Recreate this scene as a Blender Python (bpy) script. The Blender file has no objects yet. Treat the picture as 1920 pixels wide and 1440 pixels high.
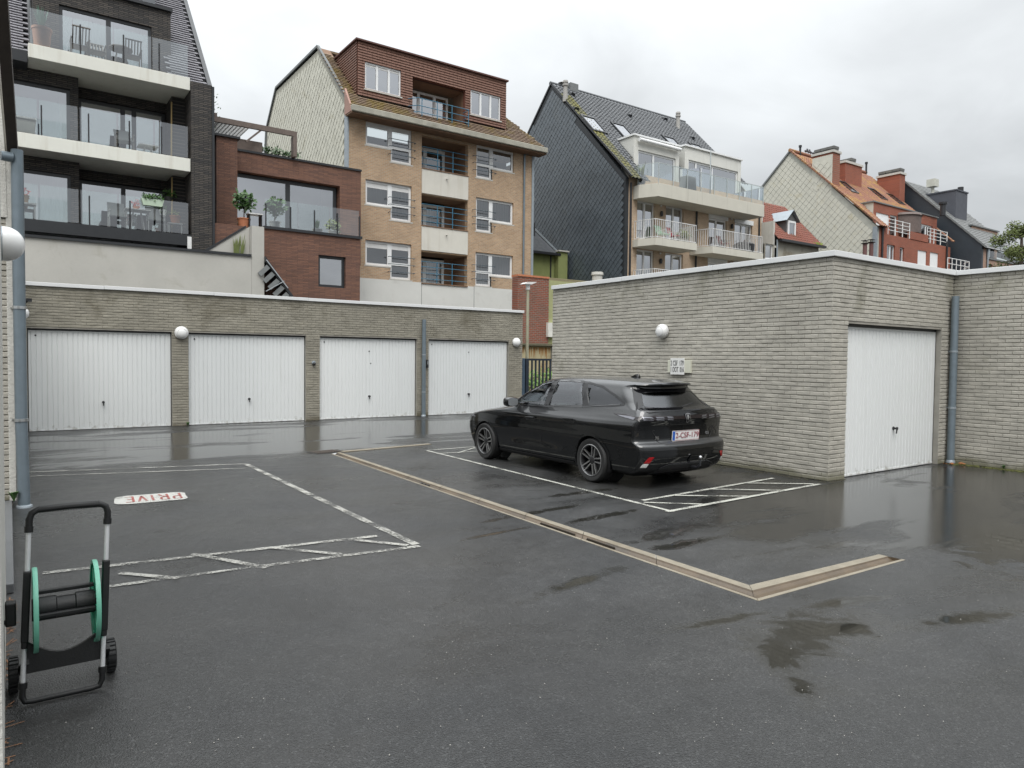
import bpy, bmesh, math, random
import numpy as np
from mathutils import Vector, Matrix
from mathutils.geometry import tessellate_polygon, delaunay_2d_cdt
from mathutils.bvhtree import BVHTree

random.seed(7); RNG = np.random.default_rng(7)
scene = bpy.context.scene
COL = scene.collection
R = math.radians

# ---------------------------------------------------------------- camera
HC = 1.78                                   # eye height of the photographer
CAM = (1342.6829, 0.6125, 0.0342, -0.0103)  # focal length in 1920-px, yaw from +Y to +X, pitch down, roll
def cam_axes():
    f, yaw, pit, rol = CAM
    fw = Vector((math.sin(yaw)*math.cos(pit), math.cos(yaw)*math.cos(pit), -math.sin(pit)))
    r = Vector((math.cos(yaw), -math.sin(yaw), 0)); d = fw.cross(r)
    c, s = math.cos(rol), math.sin(rol)
    return c*r + s*d, -s*r + c*d, fw
RX, DN, FW = cam_axes()
cd = bpy.data.cameras.new('camera'); camera = bpy.data.objects.new('camera', cd); COL.objects.link(camera)
cd.sensor_width = 36; cd.lens = CAM[0]/1920*36; cd.clip_start = 0.05; cd.clip_end = 2000
mw = Matrix.Identity(4)
for i in range(3):
    mw[i][0] = RX[i]; mw[i][1] = -DN[i]; mw[i][2] = -FW[i]
mw[2][3] = HC
camera.matrix_world = mw
scene.camera = camera
scene.render.resolution_x, scene.render.resolution_y = 1024, 768

# measuring helpers: a sight line of the photograph met with the ground or with a wall plane of known distance
def ray(u, v): return RX*((u-960)/CAM[0]) + DN*((v-720)/CAM[0]) + FW
def G(u, v, z=0.0):
    d = ray(u, v); t = (z-HC)/d.z; return (d.x*t, d.y*t)
def AY(u, v, Y):
    d = ray(u, v); t = Y/d.y; return (d.x*t, HC+d.z*t)      # X, Z on the plane y = Y
def AX(u, v, X):
    d = ray(u, v); t = X/d.x; return (d.y*t, HC+d.z*t)      # Y, Z on the plane x = X

# ---------------------------------------------------------------- sky and light
scene.view_settings.view_transform = 'Standard'
scene.view_settings.look = 'None'
scene.view_settings.exposure = 0.64
scene.view_settings.gamma = 1.0
scene.view_settings.use_curve_mapping = False
SUN_EL, SUN_AZ = R(56), R(-30)
world = bpy.data.worlds.new('World'); scene.world = world; world.use_nodes = True
nt = world.node_tree; nt.nodes.clear()
def N(t, k, **kw):
    n = t.nodes.new(k)
    for a, b in kw.items():
        if a.startswith('i_'): n.inputs[a[2:].replace('_', ' ')].default_value = b
        else: setattr(n, a, b)
    return n
wo = N(nt, 'ShaderNodeOutputWorld'); bg = N(nt, 'ShaderNodeBackground'); bg.inputs[1].default_value = 1.0
sky = N(nt, 'ShaderNodeTexSky', sky_type='NISHITA', sun_disc=False, sun_elevation=SUN_EL, sun_rotation=R(205), air_density=1.0, dust_density=3.0)
tc = N(nt, 'ShaderNodeTexCoord')
sep = N(nt, 'ShaderNodeSeparateXYZ'); nt.links.new(tc.outputs['Generated'], sep.inputs[0])
def math_node(t, op, a, b=None, clamp=False):
    n = t.nodes.new('ShaderNodeMath'); n.operation = op; n.use_clamp = clamp
    for i, x in enumerate((a, b)):
        if x is None: continue
        if isinstance(x, (int, float)): n.inputs[i].default_value = x
        else: t.links.new(x, n.inputs[i])
    return n.outputs[0]
zc = math_node(nt, 'MAXIMUM', sep.outputs[2], 0.0)
grad = math_node(nt, 'ADD', math_node(nt, 'MULTIPLY', math_node(nt, 'POWER', zc, 2.3), 1.75), 0.47)          # overcast: zenith brighter than the horizon
# cloud sheet seen from below: direction projected on a flat layer
den = math_node(nt, 'ADD', zc, 0.22)
cx = math_node(nt, 'DIVIDE', sep.outputs[0], den); cy = math_node(nt, 'DIVIDE', sep.outputs[1], den)
cmb = N(nt, 'ShaderNodeCombineXYZ'); nt.links.new(cx, cmb.inputs[0]); nt.links.new(cy, cmb.inputs[1])
n1 = N(nt, 'ShaderNodeTexNoise', i_Scale=0.8, i_Detail=5.0, i_Roughness=0.5, i_Distortion=0.35); nt.links.new(cmb.outputs[0], n1.inputs['Vector'])
n2 = N(nt, 'ShaderNodeTexNoise', i_Scale=2.1, i_Detail=6.0, i_Roughness=0.55, i_Distortion=0.5); nt.links.new(cmb.outputs[0], n2.inputs['Vector'])
cl = math_node(nt, 'ADD', math_node(nt, 'MULTIPLY', n1.outputs[0], 0.62), math_node(nt, 'MULTIPLY', n2.outputs[0], 0.30))
# the cloud thins towards the sun's side (+Y), where the sky in view is whitest
side = math_node(nt, 'MULTIPLY', math_node(nt, 'SUBTRACT', sep.outputs[1], sep.outputs[0]), 0.13)
fac = math_node(nt, 'ADD', math_node(nt, 'ADD', math_node(nt, 'MULTIPLY', cl, 1.5), 0.28), side)
lum = math_node(nt, 'MULTIPLY', grad, fac)
tint = N(nt, 'ShaderNodeMix', data_type='RGBA', blend_type='MULTIPLY'); tint.inputs[0].default_value = 1.0
tint.inputs[7].default_value = (0.965, 1.0, 1.02, 1)
nt.links.new(lum, tint.inputs[6])
skm = N(nt, 'ShaderNodeMix', data_type='RGBA', blend_type='MULTIPLY'); skm.inputs[0].default_value = 1.0
nt.links.new(sky.outputs[0], skm.inputs[6]); skm.inputs[7].default_value = (0.1, 0.1, 0.1, 1)
mix = N(nt, 'ShaderNodeMix', data_type='RGBA'); mix.inputs[0].default_value = 0.94
nt.links.new(skm.outputs[2], mix.inputs[6]); nt.links.new(tint.outputs[2], mix.inputs[7])
nt.links.new(mix.outputs[2], bg.inputs[0]); nt.links.new(bg.outputs[0], wo.inputs[0])
sl = bpy.data.lights.new('sun', 'SUN'); sl.energy = 1.4; sl.angle = R(40); sl.color = (1, 0.97, 0.93)
so = bpy.data.objects.new('sun', sl); COL.objects.link(so)
sd = Vector((math.sin(SUN_AZ)*math.cos(SUN_EL), -math.cos(SUN_AZ)*math.cos(SUN_EL), math.sin(SUN_EL)))   # towards the sun: behind the photographer, a little left
so.rotation_euler = sd.to_track_quat('Z', 'Y').to_euler()
scene.cycles.use_denoising = True
scene.cycles.max_bounces = 6; scene.cycles.transparent_max_bounces = 12; scene.cycles.glossy_bounces = 4; scene.cycles.diffuse_bounces = 3
scene.cycles.caustics_reflective = False; scene.cycles.caustics_refractive = False

# ---------------------------------------------------------------- mesh helpers
OFF = {}
def tag(o, label=None, cat=None, group=None, kind=None):
    if label: o['label'] = label
    if cat: o['category'] = cat
    if group: o['group'] = group
    if kind: o['kind'] = kind
    return o
def thing(name, label, cat, loc=(0, 0, 0), group=None):
    o = bpy.data.objects.new(name, None); COL.objects.link(o); o.location = loc; o.empty_display_size = 0.2
    OFF[o.name] = Vector(loc); return tag(o, label, cat, group)
def off_of(o):
    while o is not None:
        if o.name in OFF: return OFF[o.name]
        o = o.parent
    return Vector((0, 0, 0))
class MB:
    def __init__(s): s.v = []; s.f = []
    def add(s, vs, fs):
        n = len(s.v); s.v += [tuple(p) for p in vs]; s.f += [tuple(i+n for i in f) for f in fs]; return s
    def box(s, x0, x1, y0, y1, z0, z1):
        return s.add([(x0,y0,z0),(x1,y0,z0),(x1,y1,z0),(x0,y1,z0),(x0,y0,z1),(x1,y0,z1),(x1,y1,z1),(x0,y1,z1)],
                     [(0,3,2,1),(4,5,6,7),(0,1,5,4),(1,2,6,5),(2,3,7,6),(3,0,4,7)])
    def quad(s, a, b, c, d): return s.add([a, b, c, d], [(0, 1, 2, 3)])
    def prism(s, pts, axis, a0, a1):
        n = len(pts)
        def P(p, a):
            return {'x': (a, p[0], p[1]), 'y': (p[0], a, p[1]), 'z': (p[0], p[1], a)}[axis]
        vs = [P(p, a0) for p in pts] + [P(p, a1) for p in pts]
        fs = [tuple(range(n)), tuple(range(2*n-1, n-1, -1))] + [(i, (i+1) % n, n+(i+1) % n, n+i) for i in range(n)]
        return s.add(vs, fs)
    def bar(s, p, q, w, h=None):
        h = h or w; p = Vector(p); q = Vector(q); d = (q-p).normalized()
        u = Vector((0, 0, 1)) if abs(d.z) < 0.9 else Vector((0, 1, 0))
        a = d.cross(u).normalized()*w/2; b = a.cross(d).normalized()*h/2
        vs = [p-a-b, p+a-b, p+a+b, p-a+b, q-a-b, q+a-b, q+a+b, q-a+b]
        return s.add(vs, [(0,3,2,1),(4,5,6,7),(0,1,5,4),(1,2,6,5),(2,3,7,6),(3,0,4,7)])
    def tube(s, path, r, n=8, closed=False):
        path = [Vector(p) for p in path]; m = len(path); rs = r if isinstance(r, (list, tuple)) else [r]*m
        up = None; vs = []
        for i, p in enumerate(path):
            if closed: d = path[(i+1) % m]-path[i-1]
            else: d = path[min(i+1, m-1)]-path[max(i-1, 0)]
            d.normalize()
            if up is None: up = Vector((0, 0, 1)) if abs(d.z) < 0.9 else Vector((1, 0, 0))
            a = d.cross(up)
            if a.length < 1e-5: a = d.cross(Vector((0, 1, 0)))
            a.normalize(); b = a.cross(d).normalized(); up = b
            vs += [p + (a*math.cos(2*math.pi*k/n)+b*math.sin(2*math.pi*k/n))*rs[i] for k in range(n)]
        fs = []
        for i in range(m if closed else m-1):
            j = (i+1) % m
            fs += [(i*n+k, i*n+(k+1) % n, j*n+(k+1) % n, j*n+k) for k in range(n)]
        if not closed: fs += [tuple(range(n-1, -1, -1)), tuple((m-1)*n+k for k in range(n))]
        return s.add(vs, fs)
    def lathe(s, prof, c, axis='z', n=24, cap=True):
        c = Vector(c); vs = []
        for r, h in prof:
            for k in range(n):
                a = 2*math.pi*k/n; x, y = r*math.cos(a), r*math.sin(a)
                vs.append(c + Vector({'z': (x, y, h), 'x': (h, x, y), 'y': (x, h, y)}[axis]))
        fs = []
        for i in range(len(prof)-1):
            fs += [(i*n+k, i*n+(k+1) % n, (i+1)*n+(k+1) % n, (i+1)*n+k) for k in range(n)]
        if cap: fs += [tuple(range(n)), tuple((len(prof)-1)*n+k for k in range(n))]
        return s.add(vs, fs)
    def ball(s, c, r, n=16, m=10, sc=(1, 1, 1)):
        c = Vector(c); prof = []
        for i in range(1, m):
            t = math.pi*i/m; prof.append((r*math.sin(t), -r*math.cos(t)))
        k = len(s.v); s.lathe(prof, (0, 0, 0), 'z', n)
        for i in range(k, len(s.v)):
            p = s.v[i]; s.v[i] = (c.x+p[0]*sc[0], c.y+p[1]*sc[1], c.z+p[2]*sc[2])
        return s
    def mesh(s, name, off, mat, smooth, recalc=True):
        me = bpy.data.meshes.new(name); o = off
        me.from_pydata([(p[0]-o[0], p[1]-o[1], p[2]-o[2]) for p in s.v], [], s.f)
        if recalc:
            bm = bmesh.new(); bm.from_mesh(me); bmesh.ops.recalc_face_normals(bm, faces=bm.faces); bm.to_mesh(me); bm.free()
        if mat is not None: me.materials.append(mat)
        if smooth:
            me.polygons.foreach_set('use_smooth', [True]*len(me.polygons)); me.set_sharp_from_angle(angle=R(38))
        me.update(); return me
    def build(s, name, mat, parent=None, smooth=False, bevel=0, kind=None, recalc=True, label=None):
        off = off_of(parent)
        o = bpy.data.objects.new(name, s.mesh(name, off, mat, smooth, recalc)); COL.objects.link(o); o.parent = parent
        if bevel:
            b = o.modifiers.new('edge', 'BEVEL'); b.width = bevel; b.segments = 2; b.limit_method = 'ANGLE'; b.angle_limit = R(40)
        if kind: o['kind'] = kind
        if label: o['label'] = label
        return o
    def solo(s, name, mat, label=None, cat=None, group=None, kind=None, smooth=False, bevel=0, recalc=True):
        a = np.array(s.v); lo, hi = a.min(0), a.max(0); base = Vector(((lo[0]+hi[0])/2, (lo[1]+hi[1])/2, lo[2]))
        o = bpy.data.objects.new(name, s.mesh(name, base, mat, smooth, recalc)); COL.objects.link(o); o.location = base
        OFF[o.name] = base
        if bevel:
            b = o.modifiers.new('edge', 'BEVEL'); b.width = bevel; b.segments = 2; b.limit_method = 'ANGLE'; b.angle_limit = R(40)
        return tag(o, label, cat, group, kind)
def put(name, me, parent, loc, rot=(0, 0, 0), scale=(1, 1, 1)):
    o = bpy.data.objects.new(name, me); COL.objects.link(o); o.parent = parent
    o.location = Vector(loc)-off_of(parent); o.rotation_euler = rot; o.scale = scale
    return o
def text_mesh(body, size, ext=0.0, shear=0.0, space=1.0):
    cu = bpy.data.curves.new('lettering', 'FONT'); cu.body = body; cu.size = size; cu.extrude = ext; cu.shear = shear
    cu.align_x = 'CENTER'; cu.align_y = 'CENTER'; cu.space_character = space; cu.resolution_u = 3
    ob = bpy.data.objects.new('lettering', cu); me = bpy.data.meshes.new_from_object(ob)
    bpy.data.objects.remove(ob); return me

# ---------------------------------------------------------------- materials
def new_mat(name):
    m = bpy.data.materials.new(name); m.use_nodes = True; t = m.node_tree
    p = t.nodes['Principled BSDF']; return m, t, p
def ramp(t, src, stops):
    n = t.nodes.new('ShaderNodeValToRGB'); e = n.color_ramp.elements
    while len(e) < len(stops): e.new(0.5)
    for i, (a, c) in enumerate(stops):
        e[i].position = a; e[i].color = (c, c, c, 1) if isinstance(c, (int, float)) else (*c, 1)
    t.links.new(src, n.inputs[0]); return n.outputs[0]
def mixc(t, f, a, b, mode='MIX'):
    n = t.nodes.new('ShaderNodeMix'); n.data_type = 'RGBA'; n.blend_type = mode
    for i, x in ((0, f), (6, a), (7, b)):
        if isinstance(x, (int, float)): n.inputs[i].default_value = x if i == 0 else (x, x, x, 1)
        elif isinstance(x, tuple): n.inputs[i].default_value = (*x, 1)
        else: t.links.new(x, n.inputs[i])
    return n.outputs[2]
def pos(t): return t.nodes.new('ShaderNodeNewGeometry').outputs['Position']
def noise(t, vec, scale, detail=4, rough=0.55, dist=0.0):
    n = t.nodes.new('ShaderNodeTexNoise'); n.inputs['Scale'].default_value = scale; n.inputs['Detail'].default_value = detail
    n.inputs['Roughness'].default_value = rough; n.inputs['Distortion'].default_value = dist
    t.links.new(vec, n.inputs['Vector']); return n.outputs[0]
def vscale(t, vec, sx, sy, sz):
    n = t.nodes.new('ShaderNodeVectorMath'); n.operation = 'MULTIPLY'; n.inputs[1].default_value = (sx, sy, sz)
    t.links.new(vec, n.inputs[0]); return n.outputs[0]
def bump(t, p, h, strength, dist=0.01):
    b = t.nodes.new('ShaderNodeBump'); b.inputs['Strength'].default_value = strength; b.inputs['Distance'].default_value = dist
    t.links.new(h, b.inputs['Height']); t.links.new(b.outputs[0], p.inputs['Normal']); return b
def M(name, c, rough=0.6, var=0.18, scale=2.5, bmp=0.0, bscale=40, metal=0.0, spec=0.5, coat=0.0, stain=None, streak=None, srange=(0.56, 0.72)):
    m, t, p = new_mat(name); P = pos(t)
    n = noise(t, P, scale, 6)
    f = ramp(t, n, [(0.3, 0.0), (0.7, 1.0)])
    lo = tuple(x*(1-var) for x in c); hi = tuple(min(1, x*(1+var)) for x in c)
    col = mixc(t, f, lo, hi)
    fine = noise(t, P, scale*14, 3); col = mixc(t, 0.35, col, mixc(t, fine, lo, hi))
    if stain:
        sn = noise(t, P, 1.1, 8, 0.65, 0.6); col = mixc(t, ramp(t, sn, [(srange[0], 0), (srange[1], 0.85)]), col, stain)
    if streak:
        st = noise(t, vscale(t, P, 5, 5, 0.35), 1.0, 5, 0.6); col = mixc(t, ramp(t, st, [(0.55, 0), (0.75, 0.75)]), col, streak)
    t.links.new(col, p.inputs['Base Color'])
    p.inputs['Roughness'].default_value = rough; p.inputs['Metallic'].default_value = metal
    p.inputs['Specular IOR Level'].default_value = spec; p.inputs['Coat Weight'].default_value = coat
    if bmp: bump(t, p, noise(t, P, bscale, 5, 0.6), bmp, 0.01)
    return m
def brick_mat(name, c1, c2, mortar, bw, bh, axis='y', joint=0.012, bmp=0.5, rough=0.75, stain=None, bias=0.0, srange=(0.56, 0.74)):
    m, t, p = new_mat(name); P = pos(t)
    s = t.nodes.new('ShaderNodeSeparateXYZ'); t.links.new(P, s.inputs[0])
    cb = t.nodes.new('ShaderNodeCombineXYZ'); t.links.new(s.outputs[0 if axis == 'y' else 1], cb.inputs[0]); t.links.new(s.outputs[2], cb.inputs[1])
    b = t.nodes.new('ShaderNodeTexBrick'); t.links.new(cb.outputs[0], b.inputs['Vector'])
    b.inputs['Color1'].default_value = (*c1, 1); b.inputs['Color2'].default_value = (*c2, 1); b.inputs['Mortar'].default_value = (*mortar, 1)
    b.inputs['Scale'].default_value = 1.0; b.inputs['Brick Width'].default_value = bw; b.inputs['Row Height'].default_value = bh
    b.inputs['Mortar Size'].default_value = joint; b.inputs['Mortar Smooth'].default_value = 0.2; b.inputs['Bias'].default_value = bias
    f = noise(t, P, 1.3, 6); col = mixc(t, ramp(t, f, [(0.3, 0.0), (0.75, 0.5)]), b.outputs[0], mixc(t, 1.0, b.outputs[0], (0.62, 0.6, 0.56), 'MULTIPLY'))
    fine = noise(t, P, 60, 3); col = mixc(t, 0.4, col, mixc(t, 1.0, col, ramp(t, fine, [(0.3, 0.6), (0.7, 1.3)]), 'MULTIPLY'))
    if stain:
        sn = noise(t, P, 0.9, 8, 0.65, 0.6); col = mixc(t, ramp(t, sn, [(srange[0], 0), (srange[1], 0.8)]), col, stain)
    t.links.new(col, p.inputs['Base Color']); p.inputs['Roughness'].default_value = rough
    inv = math_node(t, 'SUBTRACT', 1.0, b.outputs['Fac']); h = math_node(t, 'ADD', inv, math_node(t, 'MULTIPLY', fine, 0.4))
    bump(t, p, h, bmp, 0.012)
    return m
def glass_mat(name, tintc=(0.8, 0.86, 0.86), ior=2.1, rough=0.01, drops=0.0):
    m, t, p = new_mat(name); t.nodes.remove(p); out = t.nodes['Material Output']
    tr = t.nodes.new('ShaderNodeBsdfTransparent'); tr.inputs[0].default_value = (*tintc, 1)
    gl = t.nodes.new('ShaderNodeBsdfGlossy'); gl.inputs['Roughness'].default_value = rough; gl.inputs[0].default_value = (0.94, 0.96, 1.0, 1)
    fr = t.nodes.new('ShaderNodeFresnel'); fr.inputs[0].default_value = ior
    b = t.nodes.new('ShaderNodeBump'); b.inputs['Strength'].default_value = 0.06; b.inputs['Distance'].default_value = 0.05
    t.links.new(noise(t, pos(t), 0.7, 2), b.inputs['Height']); t.links.new(b.outputs[0], gl.inputs['Normal'])
    if drops:
        b2 = t.nodes.new('ShaderNodeBump'); b2.inputs['Strength'].default_value = drops; b2.inputs['Distance'].default_value = 0.004
        t.links.new(noise(t, pos(t), 160, 2), b2.inputs['Height']); t.links.new(b.outputs[0], b2.inputs['Normal']); t.links.new(b2.outputs[0], gl.inputs['Normal'])
    mx = t.nodes.new('ShaderNodeMixShader'); t.links.new(fr.outputs[0], mx.inputs[0]); t.links.new(tr.outputs[0], mx.inputs[1]); t.links.new(gl.outputs[0], mx.inputs[2])
    t.links.new(mx.outputs[0], out.inputs[0]); return m

PVC = M('white_pvc', (0.74, 0.75, 0.75), 0.35, 0.05, 4)
GREYPVC = M('dark_aluminium', (0.022, 0.024, 0.027), 0.35, 0.15, 4)
GLASS = glass_mat('window_glass', (0.66, 0.72, 0.74), 6.4)
GLASS2 = glass_mat('plain_window_glass', (0.80, 0.86, 0.86), 3.0)
BAL_GLASS = glass_mat('balcony_glass', (0.88, 0.96, 0.94), 2.7)
ZINC = M('weathered_zinc', (0.30, 0.34, 0.37), 0.45, 0.12, 5, metal=0.35)
ZINCD = M('downpipe_zinc', (0.17, 0.21, 0.24), 0.38, 0.14, 6, metal=0.3, streak=(0.12, 0.15, 0.16))
CONC = M('pale_concrete', (0.50, 0.49, 0.45), 0.8, 0.1, 3, 0.25, 60, streak=(0.40, 0.38, 0.33))
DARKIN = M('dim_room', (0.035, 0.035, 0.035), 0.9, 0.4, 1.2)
CURT = M('net_curtain', (0.62, 0.62, 0.59), 0.9, 0.06, 3)
BLACKM = M('black_metal', (0.02, 0.021, 0.024), 0.4, 0.2, 6)
WHITEM = M('white_metal', (0.68, 0.68, 0.67), 0.4, 0.08, 6)
STEEL = M('brushed_steel', (0.55, 0.57, 0.58), 0.28, 0.1, 8, metal=0.9)
TERRA = M('terracotta', (0.45, 0.17, 0.085), 0.8, 0.18, 9)
LEAF = M('leaf_green', (0.05, 0.11, 0.028), 0.5, 0.5, 6)
LEAF2 = M('leaf_yellow_green', (0.14, 0.17, 0.05), 0.55, 0.4, 5)
FLOWER = M('red_flowers', (0.42, 0.05, 0.05), 0.6, 0.3, 10)
WOOD = M('weathered_wood', (0.13, 0.10, 0.085), 0.7, 0.25, 6)
GREYF = M('grey_fabric', (0.17, 0.18, 0.18), 0.8, 0.15, 8)
# ================================================================ ground
def asphalt():
    m, t, p = new_mat('wet_asphalt'); P = pos(t)
    s = t.nodes.new('ShaderNodeSeparateXYZ'); t.links.new(P, s.inputs[0])
    big = noise(t, P, 0.55, 5, 0.6, 0.4); mid = noise(t, P, 6, 5, 0.6); fine = noise(t, P, 90, 3, 0.6)
    v = t.nodes.new('ShaderNodeTexVoronoi'); v.inputs['Scale'].default_value = 120; t.links.new(P, v.inputs['Vector'])
    chips = v.outputs['Color']; cs = t.nodes.new('ShaderNodeSeparateColor'); t.links.new(chips, cs.inputs[0])
    speck = ramp(t, cs.outputs[0], [(0.0, 0.66), (0.5, 0.96), (0.9, 1.25), (1.0, 2.3)])
    col = mixc(t, ramp(t, big, [(0.3, 0), (0.7, 1)]), (0.021, 0.022, 0.023), (0.040, 0.040, 0.039))
    col = mixc(t, 1.0, col, speck, 'MULTIPLY')
    col = mixc(t, 0.5, col, mixc(t, 1.0, col, ramp(t, mid, [(0.3, 0.7), (0.7, 1.35)]), 'MULTIPLY'))
    # --- how much water stands on the surface: a thin film over the whole yard, pools in the low spots
    def spot(x, y, rx, ry, ang=0.0, soft=1.0):
        ca, sa = math.cos(ang), math.sin(ang)
        dx = math_node(t, 'SUBTRACT', s.outputs[0], x); dy = math_node(t, 'SUBTRACT', s.outputs[1], y)
        a = math_node(t, 'ADD', math_node(t, 'MULTIPLY', dx, ca/rx), math_node(t, 'MULTIPLY', dy, sa/rx))
        b = math_node(t, 'ADD', math_node(t, 'MULTIPLY', dx, -sa/ry), math_node(t, 'MULTIPLY', dy, ca/ry))
        r = math_node(t, 'SQRT', math_node(t, 'ADD', math_node(t, 'MULTIPLY', a, a), math_node(t, 'MULTIPLY', b, b)))
        return math_node(t, 'SUBTRACT', 1.0, r)
    warp = noise(t, vscale(t, P, 1, 1, 0), 2.6, 8, 0.66, 1.2); wv = math_node(t, 'MULTIPLY', math_node(t, 'SUBTRACT', warp, 0.5), 2.4)
    pools = None
    for sp in POOLS:
        q = spot(*sp); pools = q if pools is None else math_node(t, 'MAXIMUM', pools, q)
    pool = ramp(t, math_node(t, 'ADD', pools, wv), [(-0.05, 0), (0.8, 1.0)])
    wetn = noise(t, vscale(t, P, 0.45, 1.5, 0), 0.9, 5, 0.55, 0.5)
    film = None
    for sp in FILMS:
        q = spot(*sp); film = q if film is None else math_node(t, 'MAXIMUM', film, q)
    film = ramp(t, math_node(t, 'ADD', math_node(t, 'ADD', math_node(t, 'MULTIPLY', film, 0.9), 0.08), math_node(t, 'MULTIPLY', math_node(t, 'SUBTRACT', wetn, 0.5), 2.6)), [(0.0, 0.0), (0.4, 1.0)])
    base_wet = ramp(t, noise(t, vscale(t, P, 1.0, 1.6, 0), 0.55, 7, 0.62, 0.7), [(0.36, 0.0), (0.66, 1.0)])
    wet = math_node(t, 'MAXIMUM', math_node(t, 'MAXIMUM', film, pool), math_node(t, 'MULTIPLY', base_wet, 0.68))
    col = mixc(t, math_node(t, 'MULTIPLY', wet, 0.75), col, mixc(t, 1.0, col, (0.42, 0.41, 0.39), 'MULTIPLY'))
    col = mixc(t, math_node(t, 'MULTIPLY', pool, 0.7), col, (0.020, 0.019, 0.015))
    t.links.new(col, p.inputs['Base Color'])
    rgh = mixc(t, wet, ramp(t, mid, [(0.3, 0.40), (0.7, 0.52)]), (0.12, 0.12, 0.12)); rgh = mixc(t, pool, rgh, (0.035,)*3)
    t.links.new(rgh, p.inputs['Roughness']); p.inputs['IOR'].default_value = 1.45; p.inputs['Specular IOR Level'].default_value = 0.62
    dist = t.nodes.new('ShaderNodeTexVoronoi'); dist.inputs['Scale'].default_value = 130; t.links.new(P, dist.inputs['Vector'])
    h = math_node(t, 'ADD', math_node(t, 'MULTIPLY', math_node(t, 'SUBTRACT', 1.0, dist.outputs['Distance']), 0.7), math_node(t, 'MULTIPLY', fine, 0.5))
    st = math_node(t, 'SUBTRACT', 1.0, wet); st = math_node(t, 'ADD', math_node(t, 'MULTIPLY', st, 0.55), 0.05)
    st = math_node(t, 'MULTIPLY', st, math_node(t, 'SUBTRACT', 1.0, pool))
    b = bump(t, p, h, 0.5, 0.009); t.links.new(st, b.inputs['Strength'])
    return m
# low spots that hold water (x, y, half length, half width, turn) and the wider damp films
POOLS = [(*G(1890, 1020), 1.3, 0.6, 0.25), (*G(1515, 1185), 0.62, 0.40, 0.5), (*G(1465, 1225), 0.55, 0.26, 0.9), (*G(1590, 1180), 0.5, 0.2, 0.2), (*G(1810, 1160), 0.8, 0.14, -0.25),
         (*G(1350, 1165), 0.6, 0.08, -0.2), (*G(1090, 1090), 0.8, 0.10, 0.2), (*G(1010, 960), 1.0, 0.09, 0.1), (*G(1250, 1000), 0.9, 0.14, 0.12), (*G(1120, 970), 0.7, 0.10, 0.05), (*G(1080, 925), 0.8, 0.12, 0.0), (*G(1280, 1020), 0.7, 0.12, 0.0), (*G(1580, 1130), 0.5, 0.1, -0.3), (*G(1500, 1290), 0.3, 0.12, 0.8), (*G(930, 1000), 0.5, 0.06, 0.1)]
FILMS = [(7.0, 16.6, 9.5, 2.9, 0.0), (9.6, 4.7, 3.6, 1.9, 0.0), (12.6, 4.9, 3.2, 1.5, 0.0), (4.0, 14.2, 5.0, 1.6, 0.0), (8.9, 9.0, 0.9, 5.0, 0.0), (11.5, 3.4, 2.2, 0.7, 0.1)]

# the channel's outline, an L lying in the yard
LN0, LN1 = Vector(G(620, 851)), Vector(G(1395, 1118))      # near edge of the long leg
LF0, LF1 = Vector(G(637, 848)), Vector(G(1405, 1098))      # far edge of the long leg
SN0, SN1 = Vector(G(1422, 1127)), Vector(G(1698, 1050))    # near edge of the short leg
SF1 = Vector(G(1648, 1040))
hole = [LN0, SN0, SN1, SF1, LF1, LF0]
outer = [(-300, -300), (500, -300), (500, 500), (-300, 500)]
loops = [[Vector((x, y, 0)) for x, y in outer], [Vector((p.x, p.y, 0)) for p in hole][::-1]]
tri = tessellate_polygon(loops)
mb = MB(); mb.add([p for l in loops for p in l], tri)
GROUND = mb.build('ground', asphalt()); tag(GROUND, kind='structure')
bm = bmesh.new(); bm.from_mesh(GROUND.data)
for f in bm.faces:
    if f.normal.z < 0: f.normal_flip()
bm.to_mesh(GROUND.data); bm.free()

CHAN = M('channel_concrete', (0.215, 0.19, 0.145), 0.6, 0.25, 6, 0.35, 70, stain=(0.15, 0.12, 0.08), srange=(.48, .68))
CHANB = M('channel_silt', (0.095, 0.068, 0.042), 0.35, 0.3, 4, 0.3, 50, stain=(0.05, 0.04, 0.03), srange=(0.45, 0.6))
WATER = M('standing_water', (0.018, 0.014, 0.01), 0.03, 0.2, 3)
def lerp(a, b, f): return a+(b-a)*f
chan = thing('drainage_channel', 'concrete drainage channel with silty bottom, L-shaped, crossing the wet asphalt', 'drain', (LN1.x, LN1.y, 0))
def channel_leg(n0, n1, f0, f1, nseg, parent):
    # cross-section: flat rim, dished bottom, flat rim (distance across 0..1, height)
    prof = [(0.0, -0.06), (0.0, 0.002), (0.14, 0.002), (0.18, -0.008), (0.34, -0.024), (0.50, -0.024), (0.62, -0.010), (0.66, 0.002), (1.0, 0.004), (1.0, -0.06)]
    for i in range(nseg):
        a, b = i/nseg+0.0004, (i+1)/nseg-0.0004
        vs = []
        for tt in (a, b):
            for u, z in prof:
                p = lerp(lerp(n0, n1, tt), lerp(f0, f1, tt), u); vs.append((p.x, p.y, z))
        m = len(prof)
        fs = [(k, k+1, m+k+1, m+k) for k in range(m-1)] 
        o = MB().add(vs, fs).build('channel_segment', CHAN, parent)
        o.data.materials.append(CHANB)
        for pl in o.data.polygons:
            if pl.center.z < -0.0025 and pl.normal.z > 0.5: pl.material_index = 1
channel_leg(LN0, SN0, LF0, LF1, 9, chan)
channel_leg(SN0, SN1, LF1, SF1, 2, chan)
def strip_on(n0, n1, f0, f1, a, b, u0, u1, z):
    P_ = [lerp(lerp(n0, n1, tt), lerp(f0, f1, tt), u) for tt, u in ((a, u0), (b, u0), (b, u1), (a, u1))]
    return [(p.x, p.y, z) for p in P_]
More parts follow.
